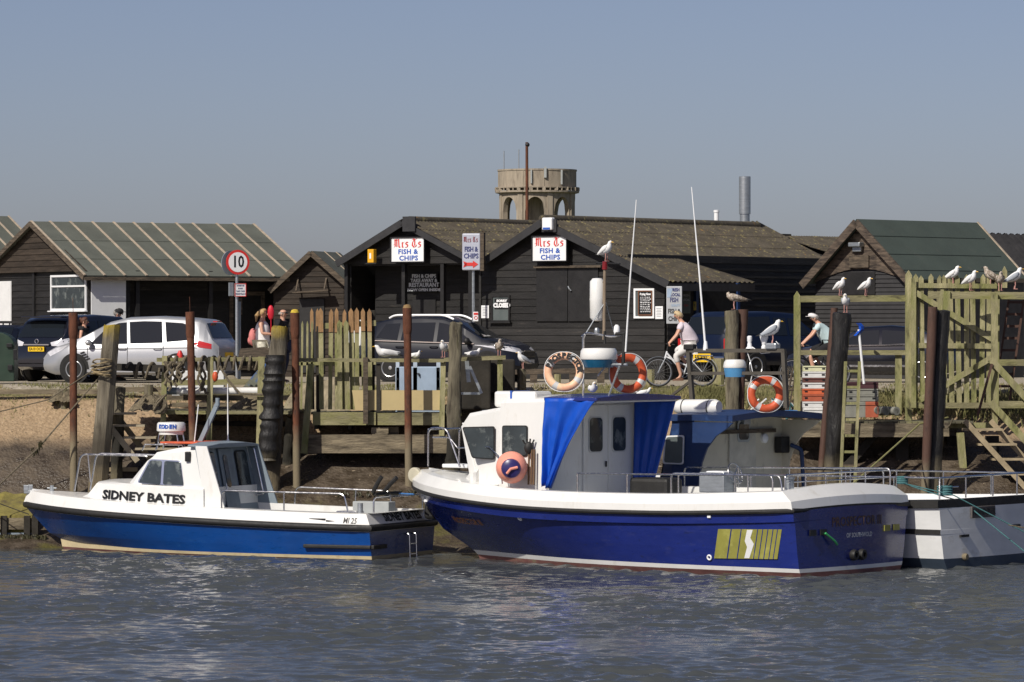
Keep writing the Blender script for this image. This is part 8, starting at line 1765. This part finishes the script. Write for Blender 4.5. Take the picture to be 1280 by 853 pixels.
def person(name, label, loc, rz, J, top=None, legs=None, topmat=None, legmat=None, shoemat=None, hairmat=None, hair='short', hat=None, glasses=False, sleeve=.45, scale=1.0, shorts=None, headdir=(1, 0, 0), fat=1.0):
 """J joints in local coordinates (x forward, y left): pelvis, chest, neck, head, shL, elL, wrL, hiL, knL, anL, toL and R"""
 t = thing(name, label, 'person', loc, rz); g = lambda k: V(J[k]) * scale; s = scale
 pel, che, nec, hed = g('pelvis'), g('chest'), g('neck'), g('head'); wst = pel.lerp(che, .45)
 hd = V(headdir).normalized(); up = (hed - nec).normalized()
 ch = [[(pel, .115 * s), (wst, .105 * s), (che, .115 * s), (nec - (nec - che) * .15, .065 * s), (nec.lerp(hed, .35), .052 * s), (hed - up * .05 * s, .075 * s), (hed + up * .03 * s, .092 * s), (hed + up * .09 * s, .06 * s)]]
 hc = hed - up * .02 * s
 for c in 'LR':
  sh, el, wr_ = g('sh' + c), g('el' + c), g('wr' + c); hi, kn, an, to = g('hi' + c), g('kn' + c), g('an' + c), g('to' + c)
  ch.append([(che, .115 * s), (sh, .056 * s), (sh.lerp(el, .5), .046 * s), (el, .038 * s), (el.lerp(wr_, .35), .037 * s), (wr_, .026)])
  dh = (wr_ - el).normalized(); ch += hand(wr_, dh, J.get('palm' + c, (0, 0, -1)), 1 if c == 'L' else -1)
  ch.append([(pel, .115 * s), (hi, .09 * s), (hi.lerp(kn, .5), .075 * s), (kn, .055 * s), (kn.lerp(an, .35), .055 * s), (an, .038 * s), (an + (to - an) * .45 + V((0, 0, -.03)), .036 * s), (to, .028 * s)])
 body = skin_obj('body', ch, m['skin'], t)
 # face: nose, ears, eyes and mouth
 side = up.cross(hd).normalized(); b = MB()
 fc = hc + hd * .085 * s
 q = MB(); q.ball(fc + hd * .018 * s, (.016 * s, .014 * s, .022 * s), 8, 6); q.ball(hc + side * .088 * s + up * .0, (.018 * s, .01 * s, .03 * s), 8, 6); q.ball(hc - side * .088 * s, (.018 * s, .01 * s, .03 * s), 8, 6)
 q.build('nose_and_ears', m['skin'], body, local=True)
 for k in (1, -1): MB().ball(fc + up * .035 * s + side * .03 * k * s - hd * .004 * s, .010 * s, 8, 6).build('eye', m['black'], body, local=True)
 MB().tube([fc - up * .045 * s + side * .024 * s, fc - up * .047 * s + hd * .004, fc - up * .045 * s - side * .024 * s], .005, 5).build('mouth', m['lampred'], body, local=True)
 if hairmat:
  q = MB(); rr = random.Random(len(label)); cc = hc + up * .045 * s - hd * .012 * s
  Rm = Matrix((hd, side, up)).transposed()
  if hair == 'bald': q.ball(cc - hd * .012 * s - up * .03 * s, (.095 * s, .098 * s, .055 * s), 18, 12, rot=Rm)
  else:
   q.ball(cc, (.112 * s, .103 * s, .100 * s), 20, 14, rot=Rm)
   q.v = [tuple(V(v) - hd * max(0, (V(v) - cc).dot(hd) - .055 * s) * 1.0 * (1 if (V(v) - cc).dot(up) < .04 * s else .3) + V((rr.uniform(-1, 1), rr.uniform(-1, 1), rr.uniform(-1, 1))) * .004) for v in q.v]
  if hair == 'tail': q.tube([cc - hd * .08 * s, cc - hd * .14 * s - up * .08 * s, cc - hd * .13 * s - up * .22 * s], [.05 * s, .045 * s, .012 * s], 8)
  if hair == 'bun': q.ball(cc - hd * .11 * s + up * .04 * s, .045 * s, 12, 8)
  q.build('hair', hairmat, t, local=True)
 if hat:
  q = MB(); cc = hc + up * .06 * s; Rm = Matrix((hd, side, up)).transposed(); q.ball(cc, (.118 * s, .108 * s, .085 * s), 20, 12, rot=Rm)
  q.prism([cc + hd * .08 * s + side * .085 * s - up * .01, cc + hd * .19 * s + side * .05 * s - up * .02, cc + hd * .19 * s - side * .05 * s - up * .02, cc + hd * .08 * s - side * .085 * s - up * .01], up * .014)
  q.build('cap', hat, t, local=True)
 if glasses:
  q = MB(); [q.ball(fc + up * .036 * s + side * .036 * k * s + hd * .006 * s, (.026 * s, .026 * s, .02 * s), 10, 6) for k in (1, -1)]; q.tube([hc + side * .092 * s + up * .04 * s, fc + up * .04 * s + side * .04 * s + hd * .01, fc + up * .04 * s - side * .04 * s + hd * .01, hc - side * .092 * s + up * .04 * s], .005, 5); q.build('sunglasses', m['black'], t, local=True)
 if topmat:
  ex = 1.13; tc = [[(pel - (che - pel) * .12, .175 * fat * s), (pel.lerp(che, .15), .185 * fat * s), (wst, .18 * fat * s), (che, .185 * fat * s), (che.lerp(nec, .55), .115 * s), (che.lerp(nec, .78), .07 * s)]]
  for c in 'LR':
   sh, el = g('sh' + c), g('el' + c)
   if sleeve > 0: tc.append([(che, .185 * fat * s), (sh, .085 * s), (sh.lerp(el, sleeve * .5), .075 * s), (sh.lerp(el, sleeve), .066 * s)])
  skin_obj('shirt', tc, topmat, t)
 if legmat:
  lc = []
  for c in 'LR':
   hi, kn, an = g('hi' + c), g('kn' + c), g('an' + c); l = [(pel, .185 * s), (hi, .14 * s), (hi.lerp(kn, .5), .112 * s), (kn, .084 * s)]
   if (shorts or 1) > .25: l += [(kn.lerp(an, (shorts or .9) * .5), .078 * s), (kn.lerp(an, shorts or .92), .062 * s)]
   lc.append(l)
  skin_obj('trousers', lc, legmat, t)
 for c in 'LR':
  an, to = g('an' + c), g('to' + c); q = MB(); q.loft([[p + V((0, 0, 0)) for p in ring] for ring in []] or [[V((0, 0, 0))] * 3] * 2, cap=False) if False else None
  d = (to - an); d.z = 0; d = d.normalized(); sd = V((-d.y, d.x, 0)); c0 = V((an.x, an.y, min(an.z, to.z) - .02 + .0)); rings = []
  for u, w_, h in ((-.06, .03, .05), (-.04, .042, .075), (.04, .045, .075), (.12, .048, .05), (.18, .035, .035), (.20, .012, .02)):
   cc = c0 + d * u + V((0, 0, to.z - c0.z - .03)); rings.append([cc + sd * w_, cc + sd * w_ * .9 + V((0, 0, h)), cc - sd * w_ * .9 + V((0, 0, h)), cc - sd * w_])
  q = MB(); q.loft(rings); q.build('shoe', shoemat or m['black'], t, local=True)
 return t
stand = dict(pelvis=(0, 0, .94), chest=(0, 0, 1.30), neck=(0, 0, 1.47), head=(.02, 0, 1.60), shL=(0, .17, 1.40), elL=(-.02, .23, 1.12), wrL=(.08, .24, .88), shR=(0, -.17, 1.40), elR=(-.02, -.23, 1.12), wrR=(.08, -.24, .88),
    hiL=(0, .09, .88), knL=(.04, .10, .49), anL=(-.08, .10, .09), toL=(.08, .11, .035), hiR=(0, -.09, .88), knR=(.03, -.10, .49), anR=(.06, -.10, .08), toR=(.22, -.11, .035), palmL=(0, -1, 0), palmR=(0, 1, 0))
def place(px, pytop, Y, hgt): return ((px - 640) * Y / F, Y, GZ)
def J_(**k): d = dict(stand); d.update(k); return d
hairbrown = MAT('brown_hair', (.09, .035, .02), .7, var=.3, ns=20); hairblond = MAT('blonde_hair', (.42, .27, .12), .6, var=.3, ns=20); hairfair = MAT('fair_short_hair', (.55, .42, .24), .6, var=.25, ns=20); hairgrey = MAT('grey_hair', (.28, .26, .24), .7, var=.3, ns=20)
blk = MAT('black_cloth', (.012, .012, .014), .9, var=.2); wht = MAT('white_cloth', (.72, .70, .70), .9, var=.08, ns=5); lilac = MAT('pale_lilac_cloth', (.68, .60, .66), .9, var=.1, ns=8); mint = MAT('pale_mint_cloth', (.55, .70, .72), .9, var=.08, ns=5); check = MAT('checked_cloth', (.12, .13, .20), .9, var=.5, ns=18); denim = MAT('navy_denim', (.015, .02, .05), .9, var=.2); sandc = MAT('floral_cream_cloth', (.62, .60, .50), .9, var=.25, ns=12)
def hscale(py, Y): return (CZ - (py - HY) * Y / F - GZ) / 1.73
person('person', 'woman with tied brown hair and sunglasses in a black top, beside the black car', place(105, 0, 114.9, 0), R(-15), J_(), topmat=blk, legmat=denim, hairmat=hairbrown, hair='bun', glasses=True, scale=hscale(396, 114.9), sleeve=.15)
person('person', 'man in a black cap and checked shirt behind the silver car roof', place(147, 0, 117.5, 0), R(-10), J_(), topmat=check, legmat=denim, hairmat=hairgrey, hat=blk, glasses=True, scale=hscale(385, 117.5))
ws = place(328, 0, 112.3, 0); sc_ = hscale(385, 112.3)
person('person', 'woman with a blonde ponytail, white vest and pink backpack walking right', ws, R(-12), J_(elL=(.06, .24, 1.14), wrL=(.30, .14, 1.10), elR=(.06, -.24, 1.14), wrR=(.30, -.14, 1.12), palmL=(0, 0, -1), palmR=(0, 0, -1)), topmat=wht, legmat=sandc, hairmat=hairblond, hair='tail', sleeve=0, scale=sc_, shorts=.3)
bp_ = thing('backpack', 'pink backpack on the back of the blonde walking woman', 'backpack', (ws[0] - .24, ws[1] + .04, GZ + 1.0), R(-12)); pk = MAT('pink_cloth', (.60, .20, .19), .8, var=.12, ns=8)
b = MB(); b.ball((0, 0, .16), (.11, .15, .23), 18, 12); b.ball((-.07, 0, .08), (.07, .11, .11), 14, 8); b.build('bag', pk, bp_, local=True)
for k in (1, -1): b = MB(); b.tube(arc_pts([(.05, k * .11, .30), (.2, k * .12, .40), (.33, k * .13, .25), (.22, k * .13, .02), (.06, k * .12, .02)], .08), .022, 6); b.build('strap', pk, bp_, local=True)
lo_ = MB(); p_ = W(338.5, 391, 112.2); lo_.ball(p_, (.085, .05, .19), 16, 10); lo_.tube([p_, W(339, 420, 112.2)], .012, 6); lo_.build('red_bat', MAT('bright_red', (.55, .01, .03), .5), label='bright red round net bat raised beside the blonde walking woman', cat='bat')
person('person', 'bald man with glasses in black behind the lichened pile, facing right', place(353, 0, 113.4, 0), R(-25), J_(), topmat=blk, legmat=denim, hairmat=hairgrey, hair='bald', glasses=True, scale=hscale(385, 113.4))
pm = thing('pushchair', 'folded pushchair with white frame beside the walking woman', 'pushchair', tuple(W(337, 468, 111.9))); b = MB(); [b.tube([W(a, b1, 111.9), W(c, d, 111.9)], .016, 6) for a, b1, c, d in ((330, 446, 345, 428), (328, 436, 346, 450), (333, 452, 345, 440))]; b.build('frame', m['signwhite'], pm)
# bicycles
def bicycle(name, label, loc, rz, paint, fender=True):
 t = thing(name, label, 'bicycle', loc, rz); wr = .335; fx, rx = .56, -.50
 for x, nm in ((fx, 'front'), (rx, 'rear')):
  b = MB(); b.torus((x, 0, wr), wr, .020, (0, 1, 0), 48, 8); w = b.build('wheel', m['rubbertyre'], t, local=True); q = MB(); q.torus((x, 0, wr), wr - .028, .012, (0, 1, 0), 48, 6)
  for k in range(18): a = 2 * math.pi * k / 18; q.tube([(x, .02 * (-1) ** k, wr), (x + (wr - .02) * math.cos(a), 0, wr + (wr - .02) * math.sin(a))], .0022, 4)
  q.tube([(x, -.05, wr), (x, .05, wr)], .022, 10); q.build('rim', m['rim'], w, local=True)
  if fender:
   f = MB(); pts = [V((x + (wr + .035) * math.cos(a), 0, wr + (wr + .035) * math.sin(a))) for a in [R(q_) for q_ in (range(20, 150, 8) if x > 0 else range(40, 190, 8))]]
   f.loft([[p + V((0, -.03, 0)), p + (p - V((x, 0, wr))).normalized() * .012, p + V((0, .03, 0)), p] for p in pts], sm=True); f.build('mudguard', m['galv'] if x > 0 else paint, t, local=True)
 b = MB(); bb_ = V((-.06, 0, .30)); st_ = V((-.19, 0, .72)); hd_ = V((.36, 0, .80)); hb2 = V((.40, 0, .66))
 b.tube([hd_, bb_ + V((.0, 0, .02))], .026, 10); b.tube([hb2 + V((-.02, 0, .05)), bb_ + V((-.05, 0, .20))], .020, 10); b.tube([bb_, st_], .018, 10); b.tube([hd_ + V((-.01, 0, .04)), hb2], .024, 10)
 for y in (.05, -.05): b.tube([bb_ + V((0, y * .5, 0)), V((rx, y, wr))], .010, 8); b.tube([st_ + V((0, y * .4, -.05)), V((rx, y, wr))], .009, 8)
 b.build('frame', paint, t, local=True)
 b = MB(); [b.tube([hb2 + V((0, y * .6, 0)), V((fx - .05, y, wr + .12)), V((fx, y, wr))], .013, 8) for y in (.055, -.055)]; b.build('fork', m['galv'], t, local=True)
 b = MB(); b.tube([hd_, hd_ + V((-.03, 0, .20))], .015, 8); b.tube(arc_pts([(.18, .27, 1.0), (.33, .24, 1.02), (.37, .05, 1.02), (.37, -.05, 1.02), (.33, -.24, 1.02), (.18, -.27, 1.0)], .06), .013, 8); b.build('handlebar', m['rubber'], t, local=True)
 b = MB(); b.tube([st_, st_ + V((-.03, 0, .14))], .014, 8); b.build('seat_post', m['galv'], t, local=True)
 b = MB(); c = st_ + V((-.03, 0, .15)); b.loft([[c + V((x, w_, 0)), c + V((x, w_ * .8, .035)), c + V((x, -w_ * .8, .035)), c + V((x, -w_, 0))] for x, w_ in ((-.13, .07), (-.08, .085), (0, .05), (.13, .018))]); b.build('saddle', MAT('blue_saddle', (.03, .03, .22), .6) if fender else m['rubber'], t, local=True)
 b = MB(); b.torus((-.06, -.04, .30), .09, .008, (0, 1, 0), 28, 6); b.tube([(-.06, -.06, .30), (-.0, -.06, .14)], .012, 6); b.tube([(-.06, .06, .30), (-.12, .06, .46)], .012, 6); b.box((.0, -.11, .14), (.09, .09, .02)); b.box((-.12, .11, .46), (.09, .09, .02)); b.build('crank', m['galv'], t, local=True)
 b = MB(); b.tube([(-.06, -.04, .39), (rx, -.04, wr + .04)], .005, 5); b.tube([(-.06, -.04, .21), (rx, -.04, wr - .04)], .005, 5); b.build('chain', m['black'], t, local=True)
 if fender: b = MB(); b.box((-.58, 0, .74), (.34, .12, .02)); b.tube([(-.7, .05, .73), (rx, .05, wr)], .007, 5); b.build('carrier', m['galv'], t, local=True)
 return t
Yb = 105.9; zbk = CZ - 73 * Yb / F
bl = ((852 - 640) * Yb / F, Yb, zbk); bsc = 1.0
# wheels seen 78 px apart
bike = bicycle('bicycle', 'white step-through bicycle ridden left by the woman with short fair hair', bl, R(180), MAT('white_bike_paint', (.72, .74, .76), .3, var=.03, coat=.5))
hz_ = .99
rideJ = dict(pelvis=(-.24, 0, 1.00), chest=(-.06, 0, 1.38), neck=(.02, 0, 1.54), head=(.08, 0, 1.67), shL=(.0, .18, 1.45), elL=(.12, .25, 1.20), wrL=(.25, .27, 1.06), shR=(.0, -.18, 1.45), elR=(.12, -.25, 1.20), wrR=(.25, -.27, 1.06),
    hiL=(-.20, .10, .95), knL=(.14, .12, .72), anL=(.02, .12, .26), toL=(.14, .12, .16), hiR=(-.20, -.10, .95), knR=(.12, -.12, .86), anR=(-.10, -.12, .55), toR=(.02, -.12, .47), palmL=(0, 0, -1), palmR=(0, 0, -1))
person('person', 'woman with short fair hair in pale lilac top and white cropped trousers cycling left', bl, R(180), rideJ, topmat=lilac, legmat=MAT('cropped_white_trousers', (.66, .64, .62), .9, var=.08, ns=5), shoemat=MAT('brown_sandal', (.15, .07, .04), .7), hairmat=hairfair, sleeve=.55, shorts=.4, scale=1.02, fat=1.18)
b2p = ((1020 - 640) * 106.3 / F, 106.3, GZ - .03)
bike2 = bicycle('bicycle', 'dark bicycle ridden left by the man in the white cap, behind the fence', b2p, R(180), blackp, fender=False)
rideM = dict(rideJ); rideM.update(pelvis=(-.38, 0, 1.02), chest=(-.14, 0, 1.36), neck=(-.03, 0, 1.52), head=(.04, 0, 1.63), shL=(-.05, .20, 1.43), elL=(.10, .27, 1.22), wrL=(.27, .27, 1.06), shR=(-.05, -.20, 1.43), elR=(.10, -.27, 1.22), wrR=(.27, -.27, 1.06), hiL=(-.34, .10, .97), hiR=(-.34, -.10, .97))
person('person', 'man in a white cap and pale mint shirt cycling left behind the two bar fence', b2p, R(180), rideM, topmat=mint, legmat=blk, hairmat=hairgrey, hat=wht, glasses=True, sleeve=.55, scale=1.03, shorts=.2, fat=1.15)
# ------------------------------------------------------------------ gulls
gw = MAT('gull_white', (.80, .80, .79), .8, var=.05, ns=15); gg = MAT('gull_grey_wing', (.34, .37, .41), .8, var=.12, ns=12); gk = MAT('gull_black_tip', (.02, .02, .02), .8); gj = MAT('juvenile_gull_mottled', (.36, .30, .24), .85, var=.45, ns=26, patch=[((.62, .58, .52), 18, .5, .6)]); gjw = MAT('juvenile_wing', (.22, .18, .14), .85, var=.5, ns=22, patch=[((.5, .45, .38), 16, .55, .62)])
beakm = MAT('yellow_beak', (.70, .42, .05), .4); legm = MAT('pink_legs', (.58, .30, .26), .6)
def gull_proto(label, body, wing, beak, loc, rz, pose='stand', group='gulls perched along the quay', cap=None):
 t = thing('gull', label, 'gull', loc, rz, group); S0 = 0.155
 if pose == 'tuck': path = [(-.31, .20, .012, .022), (-.24, .215, .03, .03), (-.14, .235, .07, .065), (-.02, .255, .09, .088), (.07, .28, .088, .085), (.13, .315, .065, .06), (.14, .35, .045, .045), (.11, .37, .03, .03)]
 elif pose == 'low': path = [(-.33, .15, .012, .02), (-.24, .15, .035, .03), (-.12, .145, .075, .065), (0, .14, .095, .085), (.09, .16, .08, .08), (.13, .20, .055, .055), (.15, .235, .046, .046), (.17, .265, .044, .042), (.20, .275, .03, .03), (.215, .27, .015, .015)]
 else: path = [(-.235, .155, .010, .018), (-.18, .172, .032, .028), (-.10, .205, .070, .062), (-.01, .245, .090, .085), (.055, .29, .084, .082), (.09, .335, .060, .062), (.10, .37, .045, .048), (.11, .40, .045, .045), (.135, .415, .037, .036), (.155, .412, .02, .02)]
 b = MB(); rings = []
 for i, (x, z, w, h) in enumerate(path):
  a = V(path[max(i - 1, 0)][:2]) if 0 else None; p0, p1 = path[max(i - 1, 0)], path[min(i + 1, len(path) - 1)]; d = V((p1[0] - p0[0], 0, p1[1] - p0[1])).normalized(); n = V((-d.z, 0, d.x))
  rings.append([V((x, 0, z)) + V((0, 1, 0)) * (w * math.cos(q)) + n * (h * math.sin(q)) for q in [2 * math.pi * k / 14 for k in range(14)]])
 b.loft(rings); bo = b.build('body', body, t, local=True, sharp=0)
 off = path[3][1] - .255; up_ = pose == 'stand'; off = .02 if up_ else off
 for s in (1, -1):
  q = MB(); rg = []
  for x, y, z, w, h in ((.09, .058, .29, .02, .03), (.04, .080, .285, .028, .055), (-.06, .078, .265, .028, .06), (-.16, .056, .245, .022, .045), (-.25, .03, .228, .014, .03), (-.31, .018, .218, .008, .018)):
   if up_: z -= (.09 - x) * .22 - .005; x = .05 + (x - .05) * .78
   rg.append([V((x, s * y + s * w * math.cos(k_), z + off + h * math.sin(k_))) for k_ in [2 * math.pi * k / 10 for k in range(10)]])
  q.loft(rg); wo = q.build('wing', wing, t, local=True, sharp=0)
  q = MB(); q.loft([[V((x, s * y + s * w * math.cos(k_), z + off + h * math.sin(k_))) for k_ in [2 * math.pi * k / 8 for k in range(8)]] for x, y, z, w, h in ((-.19, .026, .155, .013, .020), (-.24, .016, .14, .010, .014), (-.30, .006, .125, .003, .005))] if up_ else [[V((x, s * y + s * w * math.cos(k_), z + off + h * math.sin(k_))) for k_ in [2 * math.pi * k / 8 for k in range(8)]] for x, y, z, w, h in ((-.27, .026, .225, .013, .022), (-.33, .016, .215, .010, .014), (-.40, .006, .205, .003, .005))]); q.build('wing_tip', gk, wo, local=True, sharp=0)
  if pose != 'low':
   q = MB(); y = s * .032; q.tube([(.01, y, .20), (.015, y, .10), (.0, y, .015)], [.012, .008, .008], 6); q.prism([(-.01, y, .006), (.055, y - .025, .004), (.065, y, .004), (.055, y + .025, .004)], (0, 0, .008)); q.build('leg', legm, t, local=True)
 hx_, hz2 = path[-1][0], path[-1][1]
 if pose != 'tuck':
  q = MB(); q.tube([(hx_ - .01, 0, hz2), (hx_ + .035, 0, hz2 + .001), (hx_ + .055, 0, hz2 - .008)], [.013, .009, .002], 8); q.build('beak', beak, t, local=True)
  for s in (1, -1): MB().ball((hx_ - .03, s * .030, hz2 + .014), .006, 6, 4).build('eye', gk, bo, local=True)
 return t
def gull_at(proto, px, py, Y, face, label, sc=1.06):
 sc *= .93
 return clone(proto, tuple(W(px, py, Y)), R(face), label, scale=sc)
def on_boat(fr_, px, py, y): p = fr_ @ on(fr_, px, py, 'y', y); return tuple(p)
# adult standing (prototype placed as the mast gull)
A1 = gull_proto('white gull perched on the lamp on top of the wheelhouse mast', gw, gw, beakm, on_boat(PFR, 757.5, 327, .6), R(-40)); A1.scale = (.98,) * 3
A2 = gull_proto('adult gull standing in profile with grey wings on the dark gantry bar, facing right', gw, gg, beakm, on_boat(WM[WB.name], 965, 430.5, .9), R(4)); A2.scale = (1.2,) * 3
GY = JY + 1.0
gull_at(A1, 1050, 370, GY, -48, 'left one of two white gulls on the top bar of the two bar fence')
gull_at(A1, 1082, 370, GY, -38, 'right one of two white gulls on the top bar of the two bar fence')
gull_at(A2, 1057, 391, 101.4, -100, 'gull facing the river on top of the shiny black pile', 1.05)
gull_at(A1, 1191, 357, GY, -25, 'upright white gull standing alone at the left on the picket gate', 1.12)
gull_at(A1, 1213, 363.5, JY + .1, -40, 'white gull in front of the two brown gulls on the green rail', 1.15)
J1_ = gull_proto('hunched brown flecked gull with its head tucked in on the grey pile', gj, gjw, gk, tuple(W(918, 387, 103.0)), R(185), pose='tuck'); J1_.scale = (1.05,) * 3
J2_ = gull_proto('mottled brown gull facing left behind the white gull on the green rail', gj, gjw, gk, tuple(W(1239, 360, JY + 1.0)), R(172)); J2_.scale = (1.15,) * 3
gull_at(J2_, 1250, 363.5, JY + .1, -85, 'mottled grey brown gull facing the river at the right of the green rail', 1.08)
gull_at(A2, 1268, 362, JY + .2, 6, 'grey winged gull cut by the right edge of the picture', 1.25)
gull_at(J2_, 624, 446, JY + .0, -80, 'brown gull standing at the right end of the middle jetty rail', 1.0)
gull_at(A2, 654, 462, 106.2, 205, 'grey winged gull on the split post left of the wheelhouse', 1.05)
gull_at(A2, 554.5, 447, JY - .1, -105, 'white gull facing the river beside the rough pile', .98)
gull_at(J2_, 561.5, 447, JY + .1, -60, 'brown gull mostly hidden behind the rough pile', .95)
A3 = gull_proto('white gull sitting with its head down on the middle jetty rail', gw, gw, beakm, tuple(W(481, 450, JY - .1)), R(200), pose='low'); A3.scale = (1.15,) * 3
gull_at(A3, 519, 450, JY - .05, -30, 'small white gull showing its head beside the rusty pile in front of the cream board', .8)
gull_at(A3, 593, 448, JY - .0, 30, 'pale brown gull crouching right of the rough pile on the rail', .85)
gull_at(A3, 0, 0, 100, -80, 'white gull sitting on the blue roof beside the lettered lifebuoy', 1.0).location = on_boat(PFR, 741, 494, .9)
gull_at(A3, 0, 0, 100, -10, 'small white gull lying at the right end of the blue shelter roof', .7).location = on_boat(PFR, 806, 496, -.6)
